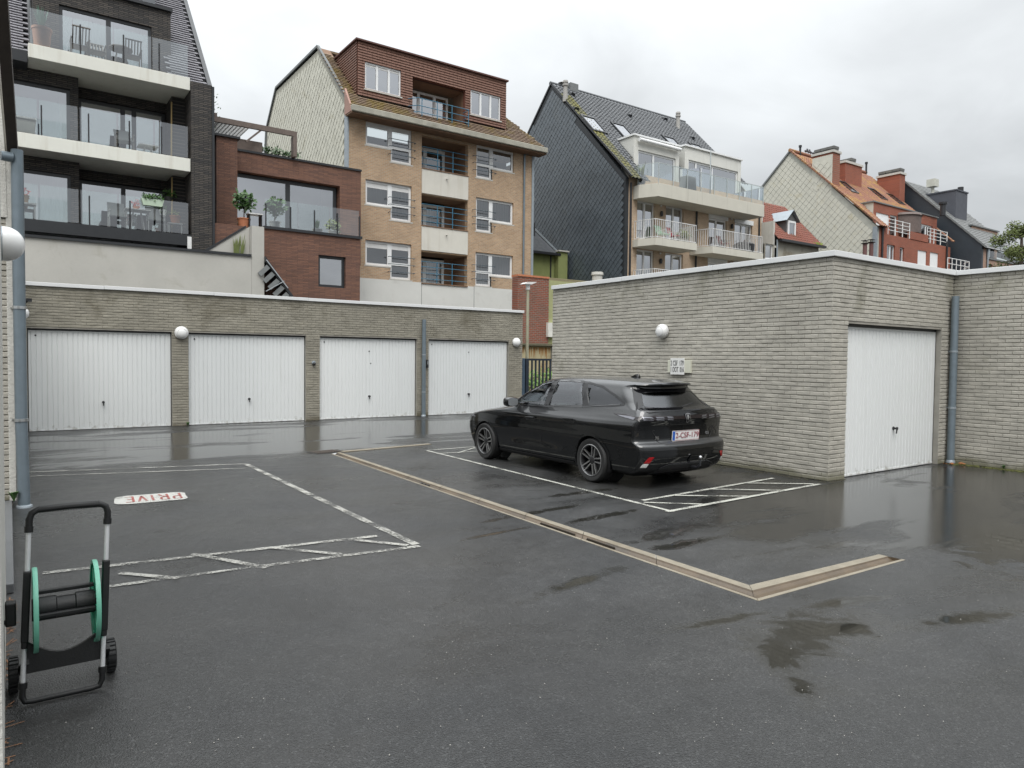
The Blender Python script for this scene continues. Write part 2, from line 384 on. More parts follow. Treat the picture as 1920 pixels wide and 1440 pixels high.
MB().add([(p.x, p.y, -.058) for p in hole], [tuple(range(len(hole)))]).build('bed', CHANB, chan, recalc=False)
mb = MB(); P_ = [SN1, SF1]; mb.quad((SN1.x, SN1.y, -.058), (SF1.x, SF1.y, -.058), (SF1.x, SF1.y, .0), (SN1.x, SN1.y, .0)); mb.build('end_plate', CHANB, chan, recalc=False)
mb = MB()
for a, b in ((0.70, 0.765), (0.785, 0.83)):
    mb.quad(*strip_on(LN0, SN0, LF0, LF1, a, b, 0.20, 0.60, -0.012))
mb.build('water', WATER, chan, recalc=False)
mb = MB()
for k in range(3):
    q = strip_on(LN0, SN0, LF0, LF1, 0.385+k*0.011, 0.391+k*0.011, 0.24, 0.58, -0.006); mb.quad(*q)
mb.build('outlet_grate', BLACKM, chan)
# grate at the far end and the thin kerb running on from it
g0 = Vector(G(596, 851)); g1 = Vector(G(640, 847)); ex = (g1-g0).normalized(); ey = Vector((-ex.y, ex.x))
gr = thing('drain_grate', 'rusty slotted drain grate at the far end of the channel', 'grate', (g0.x, g0.y, 0))
mb = MB(); L_ = (g1-g0).length
def gbox(a0, a1, b0, b1, z0, z1):
    P_ = [g0+ex*a+ey*b for a, b in ((a0, b0), (a1, b0), (a1, b1), (a0, b1))]
    mb.add([(p.x, p.y, z) for z in (z0, z1) for p in P_], [(0, 3, 2, 1), (4, 5, 6, 7), (0, 1, 5, 4), (1, 2, 6, 5), (2, 3, 7, 6), (3, 0, 4, 7)])
gbox(-.05, L_+.1, -0.06, 0.34, 0.002, 0.006); mb.build('frame', M('grate_pit', (0.03, 0.028, 0.025), 0.8), gr)
for k in range(8):
    mb = MB(); gbox(k*L_/8, k*L_/8+L_/16, -0.02, 0.3, 0.007, 0.018); mb.build('slat', M('rusty_iron', (0.07, 0.055, 0.045), 0.7) if k == 0 else bpy.data.materials['rusty_iron'], gr)
k0, k1 = Vector(G(640, 847.5)), Vector(G(806, 833)); dd = (k1-k0).normalized(); nn = Vector((-dd.y, dd.x))*0.07
kerb = thing('kerb_strip', 'thin pale concrete kerb strip beyond the drain, before the garage row', 'kerb', (k0.x, k0.y, 0))
for i in range(3):
    a, b = lerp(k0, k1, i/3+.004), lerp(k0, k1, (i+1)/3-.004)
    mb = MB(); P_ = [a-nn, b-nn, b+nn, a+nn]
    mb.add([(p.x, p.y, z) for z in (-.05, .012) for p in P_], [(0, 3, 2, 1), (4, 5, 6, 7), (0, 1, 5, 4), (1, 2, 6, 5), (2, 3, 7, 6), (3, 0, 4, 7)]); mb.build('kerb_stone', CHAN, kerb)

# ---------------------------------------------------------------- painted markings
def paint_mat(name, c, wear):
    m, t, p = new_mat(name); P = pos(t); out = t.nodes['Material Output']
    t.links.new(mixc(t, noise(t, P, 5, 4), tuple(x*.72 for x in c), c), p.inputs['Base Color']); p.inputs['Roughness'].default_value = 0.45
    w = math_node(t, 'ADD', math_node(t, 'MULTIPLY', noise(t, P, 55, 4, 0.7), 0.55), math_node(t, 'MULTIPLY', noise(t, P, 3.2, 4, 0.6), 0.45))
    f = ramp(t, w, [(wear-.06, 0), (wear+.05, 1)])
    tr = t.nodes.new('ShaderNodeBsdfTransparent'); mx = t.nodes.new('ShaderNodeMixShader')
    t.links.new(f, mx.inputs[0]); t.links.new(tr.outputs[0], mx.inputs[1]); t.links.new(p.outputs[0], mx.inputs[2]); t.links.new(mx.outputs[0], out.inputs[0])
    bump(t, p, noise(t, P, 90, 3), 0.3, 0.004)
    return m
LINE = paint_mat('road_paint', (0.50, 0.50, 0.45), 0.455)
LINEW = paint_mat('worn_road_paint', (0.42, 0.415, 0.38), 0.50)
def lines(name, segs, mat, label, z=0.004):
    root = thing(name, label, 'ground marking', (*G(*segs[0][:2]), 0)); root['kind'] = 'structure'
    for u0, v0, u1, v1, w in segs:
        z += .0006
        a, b = Vector(G(u0, v0)), Vector(G(u1, v1)); d = (b-a).normalized(); n_ = Vector((-d.y, d.x))*w*.43
        mb = MB(); k = max(2, int((b-a).length/0.12)); vs = []
        for i in range(k+1):
            c = lerp(a, b, i/k); e = 1+random.uniform(-.18, .12)
            vs += [(*(c-n_*e), z), (*(c+n_*e), z)]
        mb.add(vs, [(2*i, 2*i+2, 2*i+3, 2*i+1) for i in range(k)]); mb.build('line', mat, root, recalc=False)
lines('parking_bay_lines', [(800, 845, 1262, 960, .075), (1250, 960, 1537, 908, .085), (1205, 939, 1450, 897, .075), (800, 845, 890, 838, .06), (822, 851, 905, 846, .06),
      (858, 850, 890, 840, .06), (1207, 943, 1318, 946.5, .07), (1265, 930, 1402, 931.5, .07), (1330, 918, 1464, 920.5, .07), (1395, 906.5, 1526, 908.5, .07)], LINE,
      'white painted parking bay outline with hatched end around the black car', 0.005)
lines('parking_bay_lines', [(48, 886, 465, 870, .09), (48, 894, 470, 878, .07), (462, 871, 780, 1022, .10), (470, 1065, 787, 1025, .085), (80, 1076, 707, 1006, .085), (205, 1101, 470, 1065, .07),
      (225, 1076, 335, 1086, .08), (362, 1040, 500, 1066, .08), (505, 1028, 640, 1041, .08), (655, 1013, 765, 1024, .08)], LINEW,
      'worn white parking bay outline on the near asphalt behind the hose trolley', 0.005)
# the painted PRIVE patch; it reads from the garage side
pa, pb = Vector(G(213, 940)), Vector(G(350, 929)); pc = (pa+pb)/2
sg = thing('painted_ground_sign', 'white patch on asphalt with red hand-painted letters reading PRIVE upside down', 'ground marking', (pc.x, pc.y, 0))
px = (pb-pa).normalized(); py = Vector((-px.y, px.x)); W_, H_ = (pb-pa).length/2, 0.29
mb = MB(); vs = []
for k in range(24):
    a = 2*math.pi*k/24; sx = math.copysign(abs(math.cos(a))**.35, math.cos(a)); sy = math.copysign(abs(math.sin(a))**.35, math.sin(a))
    q = pc+px*W_*sx*random.uniform(.97, 1.02)+py*H_*sy*random.uniform(.95, 1.04); vs.append((q.x, q.y, 0.0045))
mb.add(vs, [tuple(range(24))]); mb.build('patch', paint_mat('white_patch_paint', (0.5, 0.5, 0.47), 0.42), sg, recalc=False)
REDP = paint_mat('red_letter_paint', (0.38, 0.10, 0.085), 0.475)
# hand-painted strokes, read from the other side of the bay
strokes = {'P': [[(0, 0), (0, 1)], [(0, 1), (.55, .95), (.6, .7), (.5, .5), (0, .45)]], 'R': [[(0, 0), (0, 1)], [(0, 1), (.55, .95), (.6, .72), (.5, .52), (0, .48)], [(.2, .48), (.65, 0)]],
           'I': [[(.2, 0), (.2, 1)]], 'V': [[(0, 1), (.32, 0), (.62, 1)]], 'E': [[(0, 0), (0, 1)], [(0, 1), (.55, 1)], [(0, .5), (.45, .52)], [(0, 0), (.58, .02)]]}
x = -1.02
for ch, adv in (('P', .9), ('R', .9), ('I', .62), ('V', .9), ('E', .8)):
    mb = MB()
    for st in strokes[ch]:
        pts = [pc - px*(x+p[0]*0.42)*W_*0.80 - py*(p[1]-0.5)*0.36 for p in st]
        for a, b in zip(pts, pts[1:]):
            d = (b-a).normalized(); n_ = Vector((-d.y, d.x))*0.014
            mb.add([(*(a-n_-d*.008), .0085), (*(b-n_+d*.008), .0085), (*(b+n_+d*.008), .0085), (*(a+n_-d*.008), .0085)], [(0, 1, 2, 3)])
    mb.build('letter', REDP, sg, recalc=False); x += adv*0.49

# loose grit washed over the yard
mb = MB()
for k in range(420):
    u, v = random.uniform(60, 1900), 900+520*random.random()**.8; x, y = G(u, v)
    if x > 10.0-.1 or x < .2: continue
    r = random.uniform(.0018, .0045); z0 = r*.5
    mb.add([(x-r, y, z0), (x, y-r*random.uniform(.6, 1.2), z0), (x+r*random.uniform(.7, 1.3), y, z0), (x, y+r, z0), (x, y, z0+r*1.1), (x, y, 0)], [(0, 1, 4), (1, 2, 4), (2, 3, 4), (3, 0, 4), (1, 0, 5), (2, 1, 5), (3, 2, 5), (0, 3, 5)])
mb.solo('grit', M('pale_grit', (.30, .29, .27), .7, .6, 60), 'pale loose grit scattered over the near asphalt', 'grit', kind='stuff')
# ================================================================ garages
def painted_brick(name, c, stain):
    m, t, p = new_mat(name); P = pos(t)
    n = noise(t, P, 0.8, 6, 0.6, 0.3); col = mixc(t, ramp(t, n, [(0.3, 0), (0.7, 1)]), tuple(x*.86 for x in c), tuple(x*1.1 for x in c))
    cell = noise(t, vscale(t, P, 4.5, 4.5, 14), 1.0, 1); col = mixc(t, 0.6, col, mixc(t, 1.0, col, ramp(t, cell, [(0.3, 0.78), (0.7, 1.22)]), 'MULTIPLY'))
    st = noise(t, P, 1.0, 9, 0.66, 0.5); s = t.nodes.new('ShaderNodeSeparateXYZ'); t.links.new(P, s.inputs[0])
    # algae grows in ragged patches, mostly where rain splashes up from the ground and runs off the coping
    low = ramp(t, s.outputs[2], [(0.0, 0.42), (0.20, 0.0)]); hi = ramp(t, s.outputs[2], [(2.5/5, 0.0), (3.3/5, 0.12)])
    zz = math_node(t, 'DIVIDE', s.outputs[2], 5.0); hi = ramp(t, zz, [(0.46, 0.0), (0.66, 0.10)])
    f = ramp(t, math_node(t, 'ADD', math_node(t, 'ADD', st, low), hi), [(0.60, 0), (0.80, 0.8)])
    col = mixc(t, f, col, stain)
    fine = noise(t, P, 120, 4, 0.7); col = mixc(t, 0.45, col, mixc(t, 1.0, col, ramp(t, fine, [(0.3, 0.7), (0.7, 1.25)]), 'MULTIPLY'))
    t.links.new(col, p.inputs['Base Color']); p.inputs['Roughness'].default_value = 0.6
    bump(t, p, math_node(t, 'ADD', fine, noise(t, P, 25, 3)), 0.55, 0.006)
    return m
PB = painted_brick('grey_painted_brick', (0.405, 0.385, 0.335), (0.13, 0.125, 0.075))
PBL = painted_brick('olive_grey_brick', (0.265, 0.247, 0.20), (0.11, 0.095, 0.06))
MORT = M('mortar', (0.30, 0.285, 0.25), 0.9, 0.2, 4, 0.4, 80)
ALU = M('aluminium_coping', (0.66, 0.67, 0.67), 0.4, 0.06, 2)
def door_steel():
    m, t, p = new_mat('white_door_steel'); P = pos(t); s = t.nodes.new('ShaderNodeSeparateXYZ'); t.links.new(P, s.inputs[0])
    # each leaf has aged its own way; rain streaks and splashed dirt above the ground
    leaf = noise(t, vscale(t, P, .33, .33, 0), 1.0, 0); col = mixc(t, ramp(t, leaf, [(.35, 0), (.65, 1)]), (.66, .68, .68), (.74, .755, .75))
    st = noise(t, vscale(t, P, 7, 7, .3), 1.0, 5, .65); col = mixc(t, ramp(t, st, [(.58, 0), (.85, .4)]), col, (.54, .55, .53))
    sp = math_node(t, 'ADD', noise(t, P, 9, 7, .7), ramp(t, s.outputs[2], [(.0, .26), (.24, 0.0)])); col = mixc(t, ramp(t, sp, [(.70, 0), (.9, .8)]), col, (.30, .285, .24))
    t.links.new(col, p.inputs['Base Color']); p.inputs['Roughness'].default_value = .42
    bump(t, p, noise(t, P, 1.1, 3), .25, .03); return m
DOORW = door_steel()
BW, BH, BJ = 0.222, 0.0672, 0.0095
BRICKS = []
for k in range(5):
    mb = MB(); w, h, d = BW-0.003-random.uniform(0, .002), BH-BJ, 0.035
    jit = lambda a: a+random.uniform(-.003, .003)
    vs = [(jit(x), jit(y), jit(z)) for z in (-h/2, h/2) for x, y in ((-w/2, 0), (w/2, 0), (w/2, d), (-w/2, d))]
    # a chamfered front so that the edges catch light
    e = 0.006
    vs = [(x*(1-.005/w), 0.0, jit(z*(1-2*e/h))) for z in (-h/2, h/2) for x in (-w/2, w/2)] + [(x, e, jit(z)) for z in (-h/2, h/2) for x in (-w/2, w/2)] + [(x, d, z) for z in (-h/2, h/2) for x in (-w/2, w/2)]
    fs = [(0, 1, 3, 2)]
    for a in (0, 4):
        fs += [(a, a+4, a+5, a+1), (a+1, a+5, a+7, a+3), (a+3, a+7, a+6, a+2), (a+2, a+6, a+4, a)]
    mb.add(vs, fs); BRICKS.append(mb)
def brick_wall(parent, faces, mat, n_single, meshes):
    """faces: (origin, direction, length, height0, height1, outward, holes) - brick courses on each; nearest ones as single bricks, the rest as one mass"""
    items = []
    for o, d, L, z0, z1, out, holes in faces:
        d = Vector((*d, 0)); out = Vector((*out, 0)); nr = int(round((z1-z0)/BH)); bh = (z1-z0)/nr
        for r in range(nr):
            z = z0+(r+.5)*bh; spans = [(0.0, L)]
            for a, b, c, e in holes:
                if z+bh/2 > c+0.01 and z-bh/2 < e-0.01:
                    ns = []
                    for p, q in spans:
                        if b <= p or a >= q: ns.append((p, q))
                        else:
                            if a-p > 0.02: ns.append((p, a))
                            if q-b > 0.02: ns.append((b, q))
                    spans = ns
            for p, q in spans:
                x = p - (BW/2 if r % 2 else 0)
                while x < q-0.015:
                    a, b = max(x, p), min(x+BW, q)
                    if b-a > 0.03: items.append((Vector((*o, 0))+d*((a+b)/2)+Vector((0, 0, z)), d, out, (b-a)/BW, bh/BH))
                    x += BW
    vis = []
    for i, it in enumerate(items):
        q = it[0]-Vector((0, 0, HC)); k = q.dot(FW); u = 960+CAM[0]*q.dot(RX)/k; v = 720+CAM[0]*q.dot(DN)/k
        facing = -it[2].dot(q.normalized())
        # size as it shows in the photograph
        vis.append((facing/q.length**2 if (0 < u < 1920 and 0 < v < 1440 and k > 0 and facing > 0) else 0.0, i))
    vis.sort(reverse=True); single = set(i for _, i in vis[:n_single])
    mass = MB()
    for i, (c, d, out, sx, sz) in enumerate(items):
        k = random.randrange(len(BRICKS)); prot = random.uniform(-.004, .003); tw = random.uniform(-.012, .012)
        ang = math.atan2(d.y, d.x); inward = -out
        flip = 1 if Vector((-d.y, d.x, 0)).dot(inward) > 0 else -1
        loc = c+out*prot
        if i in single:
            o = put('brick', meshes[k], parent, loc, (0, tw*0.4, ang), (sx, flip, sz))
        else:
            ca, sa = math.cos(ang), math.sin(ang)
            vs = [(loc.x+x*sx*ca-y*flip*sa, loc.y+x*sx*sa+y*flip*ca, loc.z+zz*sz+x*tw*.4) for x, y, zz in BRICKS[k].v]
            mass.add(vs, BRICKS[k].f)
    if mass.v: mass.build('brickwork', mat, parent, kind='stuff')
def holes_wall(mb, o, d, L, z0, z1, out, holes, th, back=0.011):
    """the mortar bed: a wall sheet set back from the brick faces, with openings and their reveals"""
    d = Vector((*d, 0)); out = Vector((*out, 0)); o = Vector((*o, 0))
    xs = sorted(set([0, L]+[h for a, b, c, e in holes for h in (a, b)])); zs = sorted(set([z0, z1]+[h for a, b, c, e in holes for h in (c, e) if z0 < h < z1]))
    for i in range(len(xs)-1):
        for j in range(len(zs)-1):
            mx, mz = (xs[i]+xs[i+1])/2, (zs[j]+zs[j+1])/2
            if any(a < mx < b and c < mz < e for a, b, c, e in holes): continue
            q = [o+d*x_-out*back+Vector((0, 0, z_)) for x_, z_ in ((xs[i], zs[j]), (xs[i+1], zs[j]), (xs[i+1], zs[j+1]), (xs[i], zs[j+1]))]; mb.quad(*q)
    for a, b, c, e in holes:
        ring = [(a, max(c, z0)), (b, max(c, z0)), (b, min(e, z1)), (a, min(e, z1))]
        for k in range(4):
            (xa, za), (xb, zb) = ring[k], ring[(k+1) % 4]
            if za == zb == z0: continue
            mb.quad(*[o+d*x_-out*y_+Vector((0, 0, z_)) for x_, z_, y_ in ((xa, za, back), (xb, zb, back), (xb, zb, th), (xa, za, th))])
def garage_door(parent, o, d, w, h, out, ribs, handle_at, label, extra=()):
    """pressed-steel up-and-over door: a ribbed leaf in a dark frame, with its handle"""
    d = Vector((*d, 0)); out = Vector((*out, 0)); o = Vector((*o, 0)); z = Vector((0, 0, 1))
    def P(a, y, zz): return o+d*a+out*y+z*zz
    mb = MB(); prof = [(0.02, 0.0)]
    pitch = (w-0.10)/ribs; x = 0.05
    prof += [(0.05, 0.0)]
    for k in range(ribs):
        prof += [(x+pitch*.06, -.014), (x+pitch*.16, -.014), (x+pitch*.24, 0.0), (x+pitch*.97, 0.0)]; x += pitch
    prof += [(w-0.02, 0.0)]
    vs = [P(a, y, zz) for zz in (0.035, h-0.06) for a, y in prof]; n = len(prof)
    mb.add(vs, [(i, i+1, n+i+1, n+i) for i in range(n-1)])
    door = mb.build('door', DOORW, parent, recalc=False, label=label)
    # rails top and bottom, standing proud of the ribs
    for z0, z1, y in ((0.012, 0.04, .006), (h-0.075, h-0.045, .002)):
        m2 = MB(); m2.add([P(a, y+q, zz) for a, q, zz in ((0.02, 0, z0), (w-.02, 0, z0), (w-.02, 0, z1), (.02, 0, z1), (0.02, -.03, z0), (w-.02, -.03, z0), (w-.02, -.03, z1), (.02, -.03, z1))], [(0, 1, 2, 3), (0, 4, 5, 1), (3, 2, 6, 7), (0, 3, 7, 4), (1, 5, 6, 2)])
        m2.build('rail', DOORW, door)
    m3 = MB()
    for a0, a1, z0, z1 in ((0.0, .018, 0.0, h), (w-.018, w, 0.0, h), (0, w, h-.042, h)):
        m3.add([P(a, y, zz) for a, y, zz in ((a0, .0, z0), (a1, .0, z0), (a1, .0, z1), (a0, .0, z1), (a0, -.08, z0), (a1, -.08, z0), (a1, -.08, z1), (a0, -.08, z1))], [(0, 1, 2, 3), (0, 4, 5, 1), (3, 2, 6, 7), (0, 3, 7, 4), (1, 5, 6, 2), (4, 7, 6, 5)])
    m3.build('door_frame', BLACKM, parent)
    mb = MB(); hx, hz = handle_at; ax = 'y' if abs(out.y) > .5 else 'x'; sg_ = -1 if (out.y+out.x) < 0 else 1
    c = P(hx, 0, hz); mb.lathe([(0.030, 0), (0.030, .012*sg_), (0.018, .016*sg_), (0.016, .05*sg_), (0.026, .055*sg_), (0.024, .075*sg_)], c, ax, 14)
    mb.bar(P(hx, .065, hz), P(hx-0.005, .06, hz-0.085), .017, .014); mb.build('handle', BLACKM, door, smooth=True)
    for ex_, ez, r in extra:
        mb = MB(); mb.lathe([(r, 0), (r*.9, .006*sg_), (r*.3, .01*sg_)], P(ex_, 0.002, ez), ax, 10); mb.build('bolt', BLACKM, door)
    mb = MB(); mb.quad(P(0, -.09, 0), P(w, -.09, 0), P(w, -.09, h), P(0, -.09, h)); mb.build('shadow_gap_board', BLACKM, parent, recalc=False)
    mb = MB(); mb.quad(P(.02, .0, .004), P(w-.02, .0, .004), P(w-.02, .004, .014), P(.02, .004, .014)); mb.build('rubber_seal', BLACKM, door, recalc=False)
    return door
def coping(parent, runs, z, h, name='coping_panel'):
    for (x0, y0), (x1, y1), ov in runs:
        a, b = Vector((x0, y0, 0)), Vector((x1, y1, 0)); d = (b-a); L = d.length; d.normalize(); n_ = max(1, int(round(L/2.4)))
        for i in range(n_):
            p, q = a+d*(L*i/n_+(.002 if i else 0)), a+d*(L*(i+1)/n_-(.002 if i < n_-1 else 0)); o_ = Vector((*ov, 0))
            dz = random.uniform(-.004, .004)
            mb = MB(); pts = [p+o_*.05, q+o_*.05, q-o_*.30, p-o_*.30]
            vs = [(v.x, v.y, z+zz+dz) for zz in (0, h) for v in pts]
            mb.add(vs, [(0, 3, 2, 1), (4, 5, 6, 7), (0, 1, 5, 4), (1, 2, 6, 5), (2, 3, 7, 6), (3, 0, 4, 7)]); mb.build(name, ALU, parent, bevel=.006)
brick_me = [b.mesh('brick', (0, 0, 0), PB, False) for b in BRICKS]
brick_meL = [b.mesh('brick', (0, 0, 0), PBL, False) for b in BRICKS]

# --- row of four garages across the yard
YL = 19.70; HR = 3.354; HD = 2.385
DX = [(0.345, 3.365), (3.752, 6.798), (7.197, 10.267), (10.67, 13.70)]
rowg = thing('garage_row', 'low grey-brick garage row with four white ribbed doors and white coping', 'garage', (7, YL, 0))
X0L, X1L = -0.6, 14.26; holesL = [(a-X0L, b-X0L, -1, HD) for a, b in DX]
mb = MB(); holes_wall(mb, (X0L, YL), (1, 0), X1L-X0L, 0, HR, (0, -1), holesL, .16)
mb.quad((X1L-.02, YL+.02, 0), (X1L-.02, YL+5.8, 0), (X1L-.02, YL+5.8, HR), (X1L-.02, YL+.02, HR)); mb.build('wall', MORT, rowg, recalc=False)
brick_wall(rowg, [((X0L, YL), (1, 0), X1L-X0L, 0, HR, (0, -1), holesL)], PBL, 300, brick_meL)
MB().box(X0L, X1L-.03, YL+.25, YL+5.8, HR-.25, HR-.02).build('roof', M('roof_felt', (0.08, 0.08, 0.08), 0.9), rowg)
coping(rowg, [((X0L, YL), (X1L+.03, YL), (0, -1))], HR, .085)
for i, (a, b) in enumerate(DX):
    garage_door(rowg, (a, YL+.10), (1, 0), b-a, HD, (0, -1), 28, ((b-a)/2+.0, .65), None, [(0.16, HD-.16, .02)] + ([((b-a)/2, 1.98, .022), ((b-a)/2+.05, 1.62, .02)] if i == 2 else [((b-a)/2, 2.0, .02)] if i == 3 else []))
def downpipe(name, c, r, z0, z1, label, brackets, shoe=False, wall=(0, 1), group=None):
    root = thing(name, label, 'downpipe', (c[0], c[1], z0), group)
    MB().lathe([(r, z0), (r, z1), (r*.86, z1), (r*.86, z0)], (c[0], c[1], 0), 'z', 20, cap=False).build('pipe', ZINCD, root, smooth=True)
    for z in brackets:
        b = MB(); b.lathe([(r*1.02, z-.018), (r*1.09, z-.016), (r*1.09, z+.016), (r*1.02, z+.018)], (c[0], c[1], 0), 'z', 20, cap=False)
        b.bar((c[0], c[1], z), (c[0]+wall[0]*(r+.05), c[1]+wall[1]*(r+.05), z), .03, .02); b.build('bracket', ZINC, root)
    b = MB(); b.lathe([(r*1.25, z0), (r*1.2, z0+.03), (r*1.02, z0+.05)], (c[0], c[1], 0), 'z', 20); b.build('collar', ZINC, root, smooth=True)
    return root
downpipe('downpipe', (10.46, YL-.075), .062, 0.0, 2.98, 'grey zinc downpipe between the third and fourth doors of the garage row', (.75, 1.9))
downpipe('downpipe', (0.20, YL-.10), .085, 0.0, 3.2, 'grey downpipe beside the leftmost door of the garage row', (1.2, 2.1))
GLOBE = M('opal_glass', (0.78, 0.78, 0.77), 0.25, 0.03, 4)
def bulkhead(c, out, r, label, ring=True):
    ax = 'y' if abs(out[1]) > .5 else 'x'; s = out[1]+out[0]
    root = thing('wall_lamp', label, 'lamp', c, 'round wall lamps on the garages')
    MB().lathe([(r*1.08, 0), (r*1.08, .05*s), (r*.98, .06*s)], c, ax, 28).build('base', WHITEM, root, smooth=True)
    prof = [(r*math.cos(a), s*(.055+r*.62*math.sin(a))) for a in [k*math.pi/2/7 for k in range(7)]]
    MB().lathe(prof, c, ax, 28).build('globe', GLOBE, root, smooth=True)
    if ring: MB().lathe([(r*.74, s*(.05+r*.42)), (r*.78, s*(.055+r*.44)), (r*.70, s*(.055+r*.50))], c, ax, 28, cap=False).build('trim_ring', WHITEM, root, smooth=True)
bulkhead((3.58, YL-.01, 2.37), (0, -1), .15, 'round white lamp on the pier between the first two doors of the garage row')
bulkhead((13.98, YL-.01, 2.36), (0, -1), .14, 'round white lamp at the end of the garage row beside the blue gate', False)
cam_ = thing('security_camera', 'small dome security camera on the pier between the second and third doors', 'camera', (7.01, YL, 1.62))
MB().lathe([(.055, 0), (.055, -.03), (.04, -.035)], (7.01, YL, 1.63), 'y', 14).build('base', ZINC, cam_, smooth=True)
MB().ball((7.01, YL-.06, 1.60), .045, 14, 8).build('dome', BLACKM, cam_, smooth=True)
kb = thing('key_box', 'small black key box on the pier between the third and fourth doors', 'box', (10.60, YL, 1.5))
MB().box(10.575, 10.64, YL-.06, YL, 1.50, 1.74).build('body', BLACKM, kb, bevel=.008); MB().box(10.58, 10.635, YL-.066, YL-.062, 1.60, 1.70).build('cover', GREYF, kb)

# --- garage beside the parked car
CX, CY, IX, YF = 10.01, 5.995, 13.86, 12.69
rg = thing('garage_building', 'grey painted brick garage with one white ribbed door, behind the black car', 'garage', (CX, CY, 0))
DR = (10.457, 13.465); hR = [(DR[0]-CX, DR[1]-CX, -1, HD)]
mb = MB()
holes_wall(mb, (CX, CY), (0, 1), YF-CY, 0, HR, (-1, 0), [], .1)
holes_wall(mb, (CX, CY), (1, 0), IX-CX, 0, HR, (0, -1), hR, .16)
holes_wall(mb, (IX, CY-5.5), (0, 1), 5.5, 0, HR, (-1, 0), [], .1)
mb.quad((CX+.02, YF-.02, 0), (IX+5, YF-.02, 0), (IX+5, YF-.02, HR), (CX+.02, YF-.02, HR))
mb.quad((IX+.02, CY-5.5, 0), (IX+5, CY-5.5, 0), (IX+5, CY-5.5, HR), (IX+.02, CY-5.5, HR))
mb.quad((IX+5, CY-5.5, 0), (IX+5, YF-.02, 0), (IX+5, YF-.02, HR), (IX+5, CY-5.5, HR))
mb.build('wall', MORT, rg, recalc=False)
MB().box(CX+.3, IX+5, CY+.3, YF-.05, HR-.2, HR-.02).build('roof', bpy.data.materials['roof_felt'], rg)
MB().box(IX+.3, IX+5, CY-5.4, CY+.295, HR-.2, HR-.02).build('roof', bpy.data.materials['roof_felt'], rg)
brick_wall(rg, [((CX, CY), (0, 1), YF-CY, 0, HR, (-1, 0), []), ((CX, CY), (1, 0), IX-CX, 0, HR, (0, -1), hR), ((IX, CY-5.5), (0, 1), 5.5, 0, HR, (-1, 0), [])], PB, 300, brick_me)
coping(rg, [((CX, CY-.05), (CX, YF), (-1, 0)), ((CX+.305, CY), (IX-.055, CY), (0, -1)), ((IX, CY-5.5), (IX, CY+.29), (-1, 0))], HR, .085)
garage_door(rg, (DR[0], CY+.10), (1, 0), DR[1]-DR[0], HD, (0, -1), 28, ((DR[1]-DR[0])*.535, .70), None)
downpipe('downpipe', (13.735, CY-.085), .062, 0.02, 2.98, 'grey zinc downpipe in the corner beside the single white garage door', (1.0, 2.0))
bulkhead((CX-.01, *AX(1240, 621, CX-.06)), (-1, 0), .125, 'round white lamp on the brick wall above the black car')
# number-plate board on the wall above the car
yb, zb = AX(1274, 687, CX-.03)
sgn = thing('parking_sign', 'white wall board with car plate numbers 2 CSF 179, 1 OOT 016', 'sign', (CX, yb, zb-.12))
PLAQ = M('sign_plastic', (0.72, 0.72, 0.70), 0.4, 0.04, 5); PLAQ2 = M('yellowed_plastic', (0.60, 0.60, 0.50), 0.5, 0.06, 5); INK = M('black_ink', (0.015, 0.015, 0.015), 0.6)
y0_, _ = AX(1252, 687, CX-.03); y1_, _ = AX(1295, 687, CX-.03); ya_, _ = AX(1258, 687, CX-.03); yc_, _ = AX(1284, 687, CX-.03)
MB().box(CX-.035, CX+.01, y1_, y0_, zb-.115, zb+.115).build('board', PLAQ2, sgn, bevel=.004)
MB().box(CX-.048, CX-.036, yc_, ya_, zb-.15, zb+.15).build('number_plate', PLAQ, sgn, bevel=.003)
for txt, dz in (('2 CSF  179', .056), ('1 OOT  016', -.062)):
    me = text_mesh(txt, .125, .001); me.materials.append(INK)
    wdt = max(v.co.x for v in me.vertices)-min(v.co.x for v in me.vertices); sc_ = (ya_-yc_)*.93/wdt
    put('lettering', me, sgn, (CX-.051, (ya_+yc_)/2, zb+dz), (R(90), 0, R(-90)), (sc_, 1.05, 1))
# moss and fallen leaves along the foot of the far right wall
mossm = M('moss', (0.075, 0.08, 0.02), 0.9, 0.5, 14, 0.6, 90)
mb = MB()
for k in range(420):
    y = random.uniform(CY-3.5, CY-.05); x = IX-abs(random.gauss(0, .09))-.01; r = random.uniform(.008, .03)
    mb.ball((x, y, .002), r, 6, 4, (1, 1.4, .45))
mo = mb.solo('moss', mossm, 'ragged green-brown moss along the foot of the right brick wall', 'moss', kind='stuff')
mb = MB()
for (x0, y0, x1, y1, n_) in ((CX-.06, CY-.02, CX-.03, YF-.3, 260), (CX-.02, CY-.05, DR[0], CY-.02, 40)):
    for k in range(n_):
        f = random.random(); mb.ball((x0+(x1-x0)*f-abs(random.gauss(0, .025)), y0+(y1-y0)*f, .0), random.uniform(.008, .024), 6, 4, (1, 1.3, .5))
mb.solo('moss', M('dark_moss', (0.035, 0.032, 0.018), 0.9, 0.5, 14), 'dark moss and grit along the foot of the wall beside the car', 'moss', kind='stuff')
def weed(c, n, h, name='weed', label='', mat=None, spread=.6, cat='weed'):
    mb = MB()
    for k in range(n):
        a = random.uniform(0, 2*math.pi); L = h*random.uniform(.5, 1.0); w = L*.16; e = random.uniform(.3, 1.0)*spread
        d = Vector((math.cos(a), math.sin(a), 0)); s_ = Vector((-d.y, d.x, 0)); p0 = Vector(c); p1 = p0+d*L*e*.5+Vector((0, 0, L*.7)); p2 = p0+d*L*e+Vector((0, 0, L*.75))
        mb.add([p0, p1-s_*w, p2, p1+s_*w], [(0, 1, 2, 3)])
    return mb.solo(name, mat or LEAF, label, cat, recalc=False)
